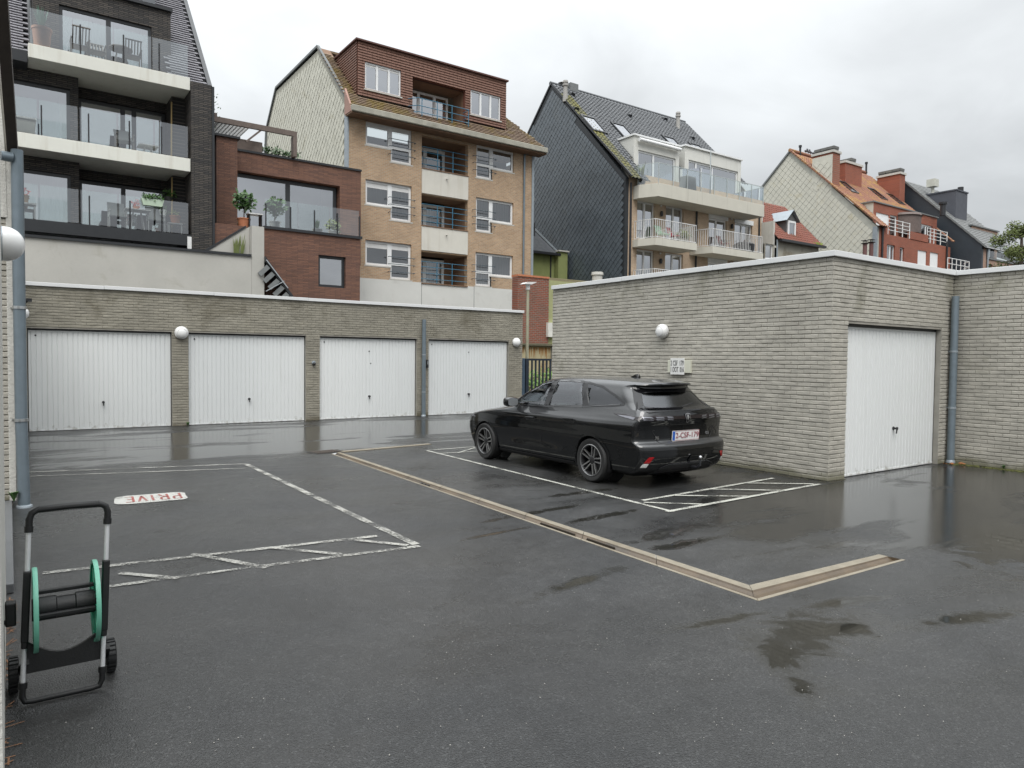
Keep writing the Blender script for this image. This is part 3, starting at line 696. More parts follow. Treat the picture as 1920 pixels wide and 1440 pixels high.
weed((IX-.05, 5.1, 0), 26, .10, label='small green weed at the foot of the right brick wall')
weed((3.72, YL-.04, 0), 24, .13, label='small green weed at the foot of the first pier of the garage row')
LEAVES = M('fallen_leaves', (0.30, 0.12, 0.04), 0.7, 0.5, 30)
for i, (x, y) in enumerate([(13.5, CY-.10), (13.57, CY-.17), (13.65, CY-.14), (13.75, CY-.28), (13.82, CY-.22)]):
    mb = MB(); s_ = random.uniform(.035, .055); a = random.uniform(0, 6)
    vs = [(x+s_*rr*math.cos(a+k), y+s_*rr*math.sin(a+k), .012+.012*(k % 2)) for k, rr in zip(np.linspace(0, 6.28, 9)[:-1], (1, .6, .8, .5, 1.1, .5, .8, .6))]
    mb.add(vs, [tuple(range(8))]); mb.solo('fallen_leaf', LEAVES, ('orange fallen leaf nearest the single garage door', 'second orange fallen leaf from the single garage door', 'middle one of five orange leaves by the corner downpipe', 'fourth orange fallen leaf from the single garage door', 'orange fallen leaf farthest from the single garage door')[i], 'leaf', 'fallen leaves by the corner downpipe', recalc=False)
# ================================================================ house corner at the left edge
PEB = M('white_pebbledash', (0.56, 0.55, 0.51), 0.9, 0.12, 6, 0.9, 45, streak=(0.40, 0.39, 0.35))
hl = thing('house_corner', 'corner of a whitewashed and grey brick house at the left edge of the yard', 'house', (-1.5, 8, 0))
YP = 10.20                                            # brick pier turned towards the street
MB().prism([(-5, 0), (.02, 0), (.02, 4.05), (-.05, 5.2), (-5, 9.5)], 'y', YP+.02, YP+.45).build('wall', MORT, hl)
MB().box(-5, .016, YP+.452, 19.4, 0, 4.0).build('side_wall', PEB, hl)
brick_wall(hl, [((-.75, YP), (1, 0), .74, 0, 3.35, (0, -1), [])], PB, 120, brick_me)
MB().box(-.012, .055, YP-.012, YP+.45, .06, 4.02).build('corner_strip', PEB, hl, bevel=.006)
MB().prism([(-.75, 3.36), (.0, 3.36), (-.01, 4.1), (-.075, 5.2), (-.75, 6.0)], 'y', YP-.02, YP+.02).build('gable', PEB, hl)
# the nearer wall runs almost along the line of sight
MB().box(-5, -.035, 3.2, 6.15, 0, 3.3).build('near_wall', PEB, hl)
MB().bar((-.10, 6.8, 6.2), (.065, YP, 4.12), .10, .16).build('verge_board', M('dark_verge', (0.04, 0.032, 0.027), 0.7, 0.3, 8), hl)
# grey threshold slab
MB().box(-1.2, .012, 6.45, 10.17, 0, .075).build('threshold_slab', M('bluestone', (0.115, 0.12, 0.125), 0.45, 0.12, 5, 0.15, 60), hl, bevel=.008)
dp = thing('downpipe', 'large grey downpipe on the house corner at the left edge', 'downpipe', (.12, 10.05, 0))
MB().tube([(.102, 10.06, 4.12), (.104, 10.06, 3.0), (.11, 10.06, 1.0), (.128, 10.06, .02)], .062, 20).build('pipe', ZINCD, dp, smooth=True)
MB().tube([(-.05, 10.0, 4.02), (.06, 10.02, 4.02)], .055, 16).build('gutter_outlet', ZINCD, dp, smooth=True)
for z in (1.02, 2.32):
    MB().lathe([(.064, z-.018), (.071, z-.016), (.071, z+.016), (.064, z+.018)], (.108, 10.06, 0), 'z', 20, cap=False).bar((.108, 10.06, z), (.02, 10.2, z), .02, .02).build('bracket', STEEL, dp)
MB().lathe([(.085, .0), (.08, .02), (.064, .03)], (.128, 10.06, 0), 'z', 18).build('collar', ZINC, dp, smooth=True)
c = Vector((-.022, 6.62, 0)); c.z = HC+.0
x_, z_ = AY(9, 457, 6.62)
gl = thing('globe_lamp', 'large white globe lamp on the wall at the left edge', 'lamp', (x_, 6.62, z_-.13))
MB().ball((x_, 6.62, z_), .128, 32, 20).build('globe', GLOBE, gl, smooth=True)
MB().lathe([(.10, -.11), (.13, -.10), (.13, -.015), (.105, -.005)], (x_, 6.62, z_), 'x', 28).build('holder', ZINC, gl, smooth=True)
MB().bar((x_-.1, 6.62, z_), (x_-.5, 6.62, z_), .1, .1).build('arm', ZINC, gl)
x2, z2 = AY(40, 587, 17.0)
bl2 = thing('globe_lamp', 'small white globe lamp half hidden behind the large downpipe', 'lamp', (x2, 17.0, z2-.1))
MB().ball((x2, 17.0, z2), .13, 24, 14).build('globe', GLOBE, bl2, smooth=True)
MB().lathe([(.1, -.12), (.1, -.04)], (x2, 17.0, z2), 'x', 20).bar((x2-.1, 17, z2), (0, 17, z2), .06).build('holder', ZINC, bl2, smooth=True)
x3, z3 = AY(46, 563, 17.4)
MB().box(.016, x3+.12, 17.2, 17.6, z3-.02, z3+.03).bar((.02, 17.4, z3-.25), (x3+.06, 17.4, z3), .04).solo('wall_bracket', BLACKM, 'dark sheet-metal wall bracket above the half hidden lamp', 'bracket')
weed((.03, 10.0, .08), 30, .17, label='green weed growing at the foot of the large downpipe')
mb = MB()
for k in range(70):
    y = random.uniform(3.2, 6.3); x = -.03+abs(random.gauss(0, .03))-.0; x = min(x, .10) - (.02 if y < 4.5 else 0)
    a = random.uniform(0, 3.14); L = random.uniform(.01, .05); w = .004
    d = Vector((math.cos(a), math.sin(a), random.uniform(-.2, .2)))*L; s_ = Vector((-math.sin(a), math.cos(a), 0))*w; p = Vector((x, y, .006))
    mb.add([p-d-s_, p+d-s_, p+d+s_, p-d+s_], [(0, 1, 2, 3)])
mb.solo('leaf_litter', M('litter', (0.20, 0.10, 0.05), 0.8, 0.6, 40), 'brown leaf litter along the foot of the left wall', 'litter', kind='stuff', recalc=False)

# ================================================================ hose trolley
RB = M('black_plastic', (0.006, 0.0065, 0.007), 0.5, 0.2, 10, 0.15, 120)
GRN = M('green_plastic', (0.03, 0.40, 0.24), 0.4, 0.1, 8)
GRNL = M('pale_green_rim', (0.16, 0.46, 0.34), 0.4, 0.08, 8)
ALUT = M('aluminium_tube', (0.72, 0.73, 0.74), 0.3, 0.06, 9, metal=0.35)
xa, ya = G(41, 1313, .02); xb, yb2 = G(192, 1290, .02)
yf_ = (ya+yb2)/2
reel = thing('hose_trolley', 'empty black hose trolley with green reel discs and aluminium tubes', 'hose trolley', ((xa+xb)/2, yf_+.15, 0))
LEAN = 0.08
def RP(x, s, dy=0.0): return Vector((x+.045*s, yf_+LEAN*s+dy, s))       # a point at height s along the leaning frame
xl, xr = .034, .386
ztop = .985
# foot bar, handle
foot = [RP(xl, .105), RP(xl, .08), RP(xl, .05), RP(xl+.012, .022), RP(xl+.045, .018)] + [RP(xl+(xr-xl)*f, .018) for f in (.3, .5, .7)] + [RP(xr-.045, .018), RP(xr-.012, .022), RP(xr, .05), RP(xr, .08), RP(xr, .105)]
MB().tube(foot, .0145, 12).build('foot_bar', RB, reel, smooth=True)
hd = [RP(xl, .885), RP(xl, ztop-.05), RP(xl+.01, ztop-.02), RP(xl+.035, ztop-.005), RP((xl+xr)/2, ztop), RP(xr-.035, ztop-.005), RP(xr-.01, ztop-.02), RP(xr, ztop-.05), RP(xr, .885)]
MB().tube(hd, .0165, 12).build('handle', RB, reel, smooth=True)
for k in range(24):
    f = .12+.76*k/23; q = RP(xl+(xr-xl)*f, ztop-.003)
    MB().tube([q-Vector((.0025, 0, 0)), q+Vector((.0025, 0, 0))], .0195, 10).build('grip_ring', RB, reel)
for x in (xl, xr):
    MB().tube([RP(x, .09), RP(x, .90)], .0118, 12).build('tube', ALUT, reel, smooth=True)
    for s_ in (.105, .885):
        MB().tube([RP(x, s_-.015), RP(x, s_+.015)], .020, 12).build('tube_clamp', RB, reel, smooth=True)
# side frames: long black channels the reel runs in
for x, s0, s1 in ((xl, .32, .675), (xr, .31, .68)):
    mb = MB()
    for a, b, w, d in ((s0, s1, .034, .05), (s0-.03, s0+.02, .028, .045)):
        pa_, pb_ = RP(x, a), RP(x, b); mb.bar(pa_, pb_, w, d)
    mb.build('side_frame', RB, reel, bevel=.006)
zc_ = .468; cen = RP((xl+xr)/2, zc_, .02)
RD = .213
for x, sgn_ in ((xl+.062, 1), (xr-.022, -1)):
    cc = Vector((x, cen.y, cen.z))
    disc = MB().lathe([(RD*.80, -.004), (RD*.80, .004), (RD*.93, .006), (RD*.93, -.006)], cc, 'x', 48, cap=False)
    n0_ = len(disc.v)
    for k in range(8):
        a = 2*math.pi*k/8+.2
        for da in (-.06, .06):
            p0 = cc+Vector((0, math.cos(a)*.05, math.sin(a)*.05)); p1 = cc+Vector((0, math.cos(a+da)*RD*.85, math.sin(a+da)*RD*.85)); disc.bar(p0, p1, .008, .012)
    disc.lathe([(.05, -.002*sgn_), (RD*.55, -.010*sgn_), (RD*.82, -.002*sgn_)], cc, 'x', 48, cap=False)
    disc.lathe([(.055, -.006), (.055, .006), (.02, .008)], cc, 'x', 24)
    d_ = disc.build('reel_disc', GRN, reel)
    MB().lathe([(RD*.92, -.009), (RD, -.011), (RD*1.01, 0), (RD, .011), (RD*.92, .009)], cc, 'x', 48, cap=False).build('rim', GRNL, d_, smooth=True)
dr = MB().lathe([(.055, -.15), (.06, -.13), (.06, -.045), (.052, -.04), (.052, .04), (.06, .045), (.06, .13), (.055, .15)], cen, 'x', 28)
dr.build('drum', RB, reel, smooth=True)
for a in (1.2, 3.3, 5.4):
    o_ = Vector((0, math.cos(a)*.085, math.sin(a)*.085))
    MB().bar(cen+o_-Vector((.13, 0, 0)), cen+o_+Vector((.13, 0, 0)), .03, .02).build('drum_bar', RB, reel, bevel=.004)
# lower cross plate with its scooped top edge
pts = [(xl, .155), (xr, .155), (xr, .33)] + [(lerp(xr, xl, f), .32-.085*math.sin(math.pi*f)) for f in np.linspace(.06, .94, 11)] + [(xl, .33)]
mb = MB(); nP = len(pts)
mb.add([RP(x, s, .012) for x, s in pts]+[RP(x, s, .034) for x, s in pts], [tuple(range(nP)), tuple(range(2*nP-1, nP-1, -1))]+[(i, (i+1) % nP, nP+(i+1) % nP, nP+i) for i in range(nP)])
mb.build('cross_plate', RB, reel)
# wheels on arms behind the frame
for x, s_ in ((xl-.032, -1), (xr+.066, 1)):
    wc = Vector((x, yf_+.24, .088))
    w = MB().lathe([(.03, -.024), (.078, -.024), (.087, -.018), (.087, .018), (.078, .024), (.03, .024)], wc, 'x', 32).build('wheel', RB, reel, smooth=True)
    tr_ = MB()
    for k in range(20):
        a = 2*math.pi*k/20; p = wc+Vector((0, math.cos(a)*.087, math.sin(a)*.087)); tr_.bar(p-Vector((.02, 0, 0)), p+Vector((.02, 0, 0)), .010, .008)
    tr_.build('tread', RB, w)
    MB().bar(wc-Vector((s_*.02, 0, 0)), RP(x-s_*.045, .22), .02, .03).build('wheel_arm', RB, reel)
MB().tube([(xl-.05, yf_+.24, .088), (xr+.085, yf_+.24, .088)], .008, 10).build('axle', RB, reel, smooth=True)
# crank on the left
MB().box(xl-.065, xl-.018, cen.y-.03, cen.y+.035, cen.z-.06, cen.z+.06).build('crank_box', RB, reel, bevel=.008)
MB().tube([(xl-.05, cen.y-.01, cen.z-.035), (xl-.12, cen.y-.02, cen.z-.045), (xl-.28, cen.y-.03, cen.z-.05)], .011, 12).build('crank', RB, reel, smooth=True)

# ================================================================ gate and yard behind it
NAVY = M('navy_paint', (0.014, 0.022, 0.034), 0.4, 0.2, 8)
NAVYL = M('worn_blue_paint', (0.045, 0.075, 0.11), 0.45, 0.2, 8)
gt = thing('metal_gate', 'dark blue barred metal gate between the garages', 'gate', (14.4, YL+.1, 0))
gy = YL+.12
MB().box(14.30, 14.42, gy-.06, gy+.06, 0, 1.83).build('gate_post', NAVYL, gt, bevel=.01)
MB().box(14.47, 14.60, gy-.05, gy+.05, .08, 1.82).build('stile', NAVY, gt, bevel=.008)
MB().box(14.60, 18.2, gy-.03, gy+.03, 1.75, 1.82).build('top_rail', NAVY, gt); MB().box(14.60, 18.2, gy-.03, gy+.03, .10, .16).build('bottom_rail', NAVY, gt)
bme = MB().box(-.028, .028, -.018, .018, 0, 1.59).mesh('bar', (0, 0, 0), NAVY, False)
for k in range(22): put('bar', bme, gt, (14.76+k*.16, gy, .16))
# side street plot: lamp post, brick wall, stucco wall, shrub
lp = thing('concrete_post', 'pale concrete post with a white angled lamp cap beside the garage row', 'post', (14.95, 20.6, 0))
xp, zp = AY(990, 540, 20.6)
MB().tube([(xp-.02, 20.6, 0), (xp, 20.6, zp)], [.06, .048], 14).build('shaft', M('post_concrete', (0.33, 0.32, 0.23), 0.8, 0.15, 5), lp, smooth=True)
MB().tube([(xp, 20.6, zp-.06), (xp, 20.6, zp+.12)], .075, 14).build('sleeve', WHITEM, lp, smooth=True)
MB().prism([(xp-.26, zp+.12), (xp+.06, zp+.12), (xp+.30, zp+.22), (xp-.12, zp+.19)], 'y', 20.45, 20.75).build('lamp_cap', WHITEM, lp)
REDB = brick_mat('old_red_brick', (0.30, 0.075, 0.04), (0.20, 0.065, 0.04), (0.24, 0.20, 0.16), 0.22, 0.075, bmp=0.9, stain=(0.16, 0.12, 0.09), srange=(0.5, 0.75))
bw = thing('brick_wall', 'tall old red brick wall end seen between the two garages', 'wall', (18.2, 24, 0))
MB().box(17.1, 18.72, 24, 24.4, 2.45, 5.2).build('wall', REDB, bw)
MB().box(17.1, 18.72, 23.97, 24.45, 5.2, 5.28).build('capping', TERRA, bw)
OCHRE = M('ochre_render', (0.42, 0.36, 0.22), 0.9, 0.16, 3, 0.3, 40, stain=(0.27, 0.17, 0.08), srange=(0.5, 0.62))
ow = thing('rendered_wall', 'flaking ochre rendered wall with a mossy ledge behind the blue gate', 'wall', (18.5, 23.6, 0))
MB().box(16.5, 21, 23.7, 24.3, 0, 2.35).build('wall', OCHRE, ow); MB().box(16.4, 21, 23.55, 24.35, 2.36, 2.44).build('ledge', M('mossy_ledge', (0.12, 0.11, 0.07), 0.9, 0.3, 6, 0.6, 40), ow)
MB().box(18.62, 18.98, 23.55, 23.69, 0, 2.34).build('pier', M('grey_render', (0.24, 0.23, 0.2), 0.9), ow)
mb = MB()
for k in range(14):
    x = 17.2+k*.1+random.uniform(-.03, .03); L = random.uniform(.15, .5); w = random.uniform(.03, .06)
    mb.add([(x-w, 23.696, 2.3), (x+w, 23.696, 2.3), (x+w*.3, 23.696, 2.3-L), (x-w*.2, 23.696, 2.3-L*.9)], [(0, 1, 2, 3)])
mb.build('stain_streaks', M('rust_streak', (0.30, 0.15, 0.05), 0.9, 0.3, 10), ow, recalc=False)
yw = thing('rendered_wall', 'yellow-green rendered wall strip beside the old red brick', 'wall', (19.1, 24.2, 0))
MB().box(18.73, 20.6, 24.05, 24.5, 2.45, 5.15).build('wall', M('yellow_green_render', (0.33, 0.34, 0.17), 0.9, 0.14, 3, 0.3, 40), yw)
MB().box(18.6, 19.0, 23.86, 24.04, 2.75, 3.35).build('meter_box', M('box_white', (0.66, 0.65, 0.6), 0.5), yw)
def foliage(mb, c, r, n, leaf, sq=(1, 1, 1)):
    for k in range(n):
        d = Vector((random.gauss(0, 1), random.gauss(0, 1), random.gauss(0, 1))); d.normalize(); rr = random.random()**.4
        p = Vector(c)+Vector((d.x*r*sq[0], d.y*r*sq[1], d.z*r*sq[2]))*rr
        a = Vector((random.gauss(0, 1), random.gauss(0, 1), random.gauss(0, .7))).normalized()*leaf*random.uniform(.6, 1.2); b = a.orthogonal().normalized()*leaf*.32
        mb.add([p, p+a*.5-b, p+a, p+a*.5+b], [(0, 1, 2, 3)])
shr = thing('shrub', 'bright green leafy shrub behind the blue gate', 'shrub', (17.2, 22.6, 0))
mb = MB()
for k in range(6): foliage(mb, (15.9+k*.5, 22.7+random.uniform(-.2, .2), 1.05+random.uniform(-.2, .2)), .5, 170, .16)
mb.build('foliage', M('fresh_leaf', (0.11, 0.20, 0.035), 0.5, 0.4, 5), shr, recalc=False)
mb = MB()
for k in range(6): mb.tube([(15.9+k*.5, 22.7, 0), (15.9+k*.5+random.uniform(-.1, .1), 22.7, 1.0)], [.03, .012], 6)
mb.build('stems', WOOD, shr)
# ================================================================ helpers for facades (all face -Y)
def facade(parent, name, mat, x0, x1, z0, z1, Y, holes=(), th=.25):
    mb = MB(); xs = sorted(set([x0, x1]+[min(max(h, x0), x1) for a, b, c, e in holes for h in (a, b)])); zs = sorted(set([z0, z1]+[min(max(h, z0), z1) for a, b, c, e in holes for h in (c, e)]))
    for i in range(len(xs)-1):
        j = 0
        while j < len(zs)-1:
            if any(a < (xs[i]+xs[i+1])/2 < b and c < (zs[j]+zs[j+1])/2 < e for a, b, c, e in holes): j += 1; continue
            k = j
            while k < len(zs)-1 and not any(a < (xs[i]+xs[i+1])/2 < b and c < (zs[k]+zs[k+1])/2 < e for a, b, c, e in holes): k += 1
            mb.quad((xs[i], Y, zs[j]), (xs[i+1], Y, zs[j]), (xs[i+1], Y, zs[k]), (xs[i], Y, zs[k])); j = k
    for a, b, c, e in holes:
        for (xa, za), (xb, zb) in (((a, c), (b, c)), ((b, c), (b, e)), ((b, e), (a, e)), ((a, e), (a, c))):
            mx, mz = (xa+xb)/2+(.02 if xa == xb == b else -.02 if xa == xb == a else 0), (za+zb)/2+(.02 if za == zb == e else -.02 if za == zb == c else 0)
            if any(a2 < mx < b2 and c2 < mz < e2 for a2, b2, c2, e2 in holes): continue
            mb.quad((xa, Y, za), (xb, Y, zb), (xb, Y+th, zb), (xa, Y+th, za))
    return mb.build(name, mat, parent, recalc=False)
def window(parent, x0, x1, z0, z1, Y, cols=(), rows=(), fw=.07, mat=None, d=.07, glass=None, curtain=None, sill=None, blind=0.0, name='window'):
    mat = mat or PVC; mb = MB(); xs = [x0]+[x0+(x1-x0)*f for f in cols]+[x1]; zs = [z0]+[z0+(z1-z0)*f for f in rows]+[z1]
    mb.box(x0, x0+fw, Y, Y+d, z0, z1); mb.box(x1-fw, x1, Y, Y+d, z0, z1); mb.box(x0+fw, x1-fw, Y, Y+d, z0, z0+fw); mb.box(x0+fw, x1-fw, Y, Y+d, z1-fw, z1)
    for x in xs[1:-1]: mb.box(x-fw*.7, x+fw*.7, Y+.002, Y+d, z0+fw, z1-fw)
    for z in zs[1:-1]: mb.box(x0+fw, x1-fw, Y+.004, Y+d, z-fw*.6, z+fw*.6)
    w = mb.build(name, mat, parent)
    for i in range(len(xs)-1):
        for j in range(len(zs)-1):
            a, b = xs[i]+(fw if i == 0 else fw*.7), xs[i+1]-(fw if i == len(xs)-2 else fw*.7); c, e = zs[j]+(fw if j == 0 else fw*.6), zs[j+1]-(fw if j == len(zs)-2 else fw*.6)
            dy = random.uniform(-.004, .004)
            MB().quad((a, Y+d*.6, c), (b, Y+d*.6+dy, c), (b, Y+d*.6+dy, e), (a, Y+d*.6, e)).build('pane', glass or GLASS, w, recalc=False)
    if blind: MB().box(x0+fw, x1-fw, Y+.03, Y+.036, z1-fw-blind, z1-fw).build('roller_blind', WHITEM, w)
    if curtain:
        for a, b in curtain:
            xa, xb = x0+(x1-x0)*a, x0+(x1-x0)*b; k = max(6, int((xb-xa)/.05)); vs = []
            for i in range(k+1):
                x = xa+(xb-xa)*i/k; y = Y+d+.10+.03*math.sin(i*1.9)+random.uniform(-.006, .006); vs += [(x, y, z0+.02), (x, y, z1-.02)]
            MB().add(vs, [(2*i, 2*i+2, 2*i+3, 2*i+1) for i in range(k)]).build('curtain', CURT, w, smooth=True, recalc=False)
    if sill: MB().box(x0-.06, x1+.06, Y-sill-.05, Y+.02, z0-.06, z0-.003).build('sill', CONC if sill > 0 else mat, w)
    return w
def glass_rail(parent, pts, h, posts, post_mat=BLACKM, rail=None, ph=None):
    """balustrade of glass panels between slim posts along a polyline of (x, y, z)"""
    for a, b in zip(pts, pts[1:]):
        a, b = Vector(a), Vector(b); n = max(1, round((b-a).length/1.15))
        for i in range(n):
            p, q = lerp(a, b, i/n+.004), lerp(a, b, (i+1)/n-.004); MB().add([p+Vector((0, 0, .03)), q+Vector((0, 0, .03)), q+Vector((0, 0, h)), p+Vector((0, 0, h))], [(0, 1, 2, 3)]).build('glass_panel', BAL_GLASS, parent, recalc=False)
            if rail: MB().bar(p+Vector((0, 0, h)), q+Vector((0, 0, h)), .035, .03).build('handrail', rail, parent)
    for p in posts:
        p = Vector(p); MB().box(p.x-.02, p.x+.02, p.y-.045, p.y-.012, p.z, p.z+(ph or h*.86)).build('post', post_mat, parent)
def baluster_rail(parent, pts, h, step, mat):
    rail = None
    mb = MB()
    for a, b in zip(pts, pts[1:]):
        for z in (.06, h): mb.bar(Vector(a)+Vector((0, 0, z)), Vector(b)+Vector((0, 0, z)), .04, .035)
    rail = mb.build('railing', mat, parent); off = off_of(parent)
    me = MB().box(-.011, .011, -.011, .011, .06, h).mesh('baluster', (0, 0, 0), mat, False)
    for a, b in zip(pts, pts[1:]):
        a, b = Vector(a), Vector(b); n = max(1, round((b-a).length/step))
        for i in range(n): put('baluster', me, rail, lerp(a, b, i/n))
    return rail
def shingles(parent, poly, X, pitch, mat, n_single, name='shingle', seed=3, tilt=.012):
    """diamond shingles on a gable wall in the plane x = X (facing -X): poly of (y, z)"""
    rng = random.Random(seed); h = pitch/2**.5
    ys = [p[0] for p in poly]; zs = [p[1] for p in poly]
    def inside(y, z):
        c = False; n = len(poly)
        for i in range(n):
            (y0, z0), (y1, z1) = poly[i], poly[(i+1) % n]
            if (z0 > z) != (z1 > z) and y < (y1-y0)*(z-z0)/(z1-z0)+y0: c = not c
        return c
    e = h*.97
    me = MB().add([(-.004, 0, h*.9), (-tilt-.004, -e, 0), (-tilt-.012, 0, -e), (-tilt-.004, e, 0), (0, 0, h*.9), (0, -e, 0), (0, 0, -e), (0, e, 0)], [(0, 1, 2, 3), (1, 5, 6, 2), (2, 6, 7, 3)])
    items = []; r = 0; z = min(zs)
    while z < max(zs):
        y = min(ys)+(h if r % 2 else 0)
        while y < max(ys):
            if inside(y, z) and inside(y, z+h*.6) and inside(y-h*.6, z) and inside(y+h*.6, z): items.append((y, z))
            y += 2*h
        z += h; r += 1
    items.sort(key=lambda p: X*X+p[0]**2)
    single = me.mesh(name, (0, 0, 0), mat, False); mass = MB()
    for i, (y, z) in enumerate(items):
        rx = rng.uniform(-.006, .006)
        if i < n_single: put(name, single, parent, (X-rx*.5, y, z), (0, rx, rng.uniform(-.02, .02)))
        else:
            s = rng.uniform(-.004, .004); mass.add([(X+p[0]+s, y+p[1], z+p[2]) for p in me.v], me.f)
    if mass.v: mass.build('shingle_cladding', mat, parent, kind='stuff', recalc=False)
def roof_tiles(parent, o, du, dv, nu, nv, pu, pv, mat, keep=None, name='roof_tiles', wave=.0, single=0, th=.03, brk=True):
    """overlapping tile courses: o lower corner, du along the eaves, dv up the slope (unit vectors)"""
    o, du, dv = Vector(o), Vector(du), Vector(dv); n = du.cross(dv).normalized()
    if n.z < 0: n = -n
    mass = MB(); cnt = 0
    if wave: prof = [(0, 0), (.18, wave*.9), (.36, wave), (.55, wave*.5), (.72, 0), (.98, .0)]
    else: prof = [(.01, 0), (.99, 0)]
    for r in range(nv):
        for c in range(nu):
            x = (c+(.5 if (r % 2 and brk) else 0))*pu; y = r*pv
            ctr = o+du*(x+pu/2)+dv*(y+pv/2)
            if keep and not keep(ctr): continue
            j = random.uniform(-.004, .004)
            vs = []
            for (f, w) in prof:
                p = o+du*(x+f*pu); vs += [p+dv*y+n*(th+w+j), p+dv*(y+pv*1.15)+n*(w+j+.002)]
            m = len(prof); vs += [p_-n*th for p_ in vs[0::2]]
            fs = [(2*i, 2*i+2, 2*i+3, 2*i+1) for i in range(m-1)] + [(2*m+i, 2*m+i+1, 2*i+2, 2*i) for i in range(m-1)] + [(2*m, 0, 1), (3*m-1, 2*m-2+1, 2*m-2)]
            if cnt < single: MB().add(vs, fs).build(name[:-1] if name.endswith('s') else name, mat, parent, recalc=False)
            else: mass.add(vs, fs)
            cnt += 1
    if mass.v: return mass.build(name, mat, parent, kind='stuff', recalc=False)
def tile_mat(name, c1, c2, lichen=None, srange=(.52, .68), rough=.7):
    m, t, p = new_mat(name); P = pos(t)
    cell = noise(t, vscale(t, P, 6, 6, 9), 1.0, 2, .5); col = mixc(t, ramp(t, cell, [(.3, 0), (.7, 1)]), c1, c2)
    if lichen: col = mixc(t, ramp(t, noise(t, P, 1.1, 9, .68, .5), [(srange[0], 0), (srange[1], .9)]), col, lichen)
    fine = noise(t, P, 50, 3); col = mixc(t, .5, col, mixc(t, 1.0, col, ramp(t, fine, [(.3, .55), (.7, 1.4)]), 'MULTIPLY'))
    t.links.new(col, p.inputs['Base Color']); p.inputs['Roughness'].default_value = rough; bump(t, p, fine, .4, .01); return m

# ================================================================ tan brick apartment block
YT = 31.0; XT0, XT1 = 12.62, 22.95
TAN = brick_mat('tan_brick', (0.53, 0.345, 0.205), (0.39, 0.25, 0.15), (0.46, 0.39, 0.30), 0.215, 0.068, bmp=.6, stain=(0.30, 0.20, 0.12))
CLINK = M('pale_fibre_shingle', (0.55, 0.54, 0.46), 0.8, 0.12, 1.5, 0.2, 50, stain=(0.42, 0.40, 0.31))
TROOF = tile_mat('mossy_plain_tiles', (0.125, 0.08, 0.055), (0.235, 0.175, 0.125), (0.21, 0.155, 0.035), (.46, .66))
REDCLAD = tile_mat('red_clay_cladding', (0.15, 0.075, 0.052), (0.205, 0.105, 0.075))
tb = thing('apartment_block', 'tan brick apartment block with mossy tiled mansard roof and blue balcony rails', 'building', (17.8, YT, 0))
EZ = 12.60                                           # underside of the eaves
# window columns (left pair, balcony, right pair) per floor
def px(u, v): return AY(u, v, YT)
WL = (13.47, 15.82); WR = (19.44, 21.76); BX = (16.34, 18.95)
floors = [(12.62, 11.55, 10.98), (9.98, 8.85, 8.28), (7.22, 6.08, 5.52)]       # head, sill of the wide light, sill of the narrow light
holes = []
for top, s1, s2 in floors:
    holes += [(WL[0], 14.72, s1, top), (14.72, WL[1], s2, top), (WR[0], 20.40, s2, top), (20.40, WR[1], s1, top)]
bal = [(10.95, 12.5), (8.22, 9.70), (5.45, 6.95)]
for b0, b1 in bal: holes.append((BX[0], BX[1], b0-(.0), b1))
facade(tb, 'wall', TAN, XT0, XT1, 5.46, EZ+.16, YT, holes, .28)
facade(tb, 'plinth', M('white_render', (0.60, 0.60, 0.57), 0.8, 0.05, 1.5, 0.1, 60, stain=(0.50, 0.49, 0.46)), XT0, XT1, 0, 5.455, YT-.03)
for x in (16.36, 19.35): MB().box(x-.012, x+.012, YT-.034, YT-.031, 3.4, 5.45).build('render_joint', GREYF, tb)
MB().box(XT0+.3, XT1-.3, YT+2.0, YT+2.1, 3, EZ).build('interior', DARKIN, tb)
MB().quad((XT1, YT, 0), (XT1, YT+12, 0), (XT1, YT+12, EZ), (XT1, YT, EZ)).build('side_wall', TAN, tb, recalc=False)
curtains = [None, [(0.05, .95)], None]
for i, (top, s1, s2) in enumerate(floors):
    cu = [(.03, .97)] if i == 1 else None
    window(tb, WL[0], 14.72, s1, top, YT+.10, fw=.11, glass=GLASS2, curtain=cu, sill=.06, blind=.22 if i else .12)
    window(tb, 14.72, WL[1], s2, top, YT+.10, rows=(.42,), fw=.11, glass=GLASS2, curtain=cu, sill=.06, blind=.2 if i else .1)
    window(tb, WR[0], 20.40, s2, top, YT+.10, rows=(.42,), fw=.11, glass=GLASS2, curtain=[(.03, .97)] if i else None, sill=.06)
    window(tb, 20.40, WR[1], s1, top, YT+.10, fw=.11, glass=GLASS2, curtain=[(.03, .97)] if i else None, sill=.06)
    for x0 in (14.72, 19.34):
        mb = MB()
        for z in (s2+.32, s2+.68, s2+1.02):
            mb.tube([(x0-.12, YT, z), (x0-.12, YT-.16, z), (x0+1.22, YT-.16, z), (x0+1.22, YT, z)], .016, 6)
        mb.build('window_guard', NAVYL if False else M('guard_steel', (0.06, 0.085, 0.105), 0.4) if 'guard_steel' not in bpy.data.materials else bpy.data.materials['guard_steel'], tb)
BLUER = M('blue_railing_paint', (0.035, 0.15, 0.24), 0.4, 0.15, 8)
LINT = M('brown_soffit', (0.20, 0.12, 0.075), 0.8, 0.2, 3)
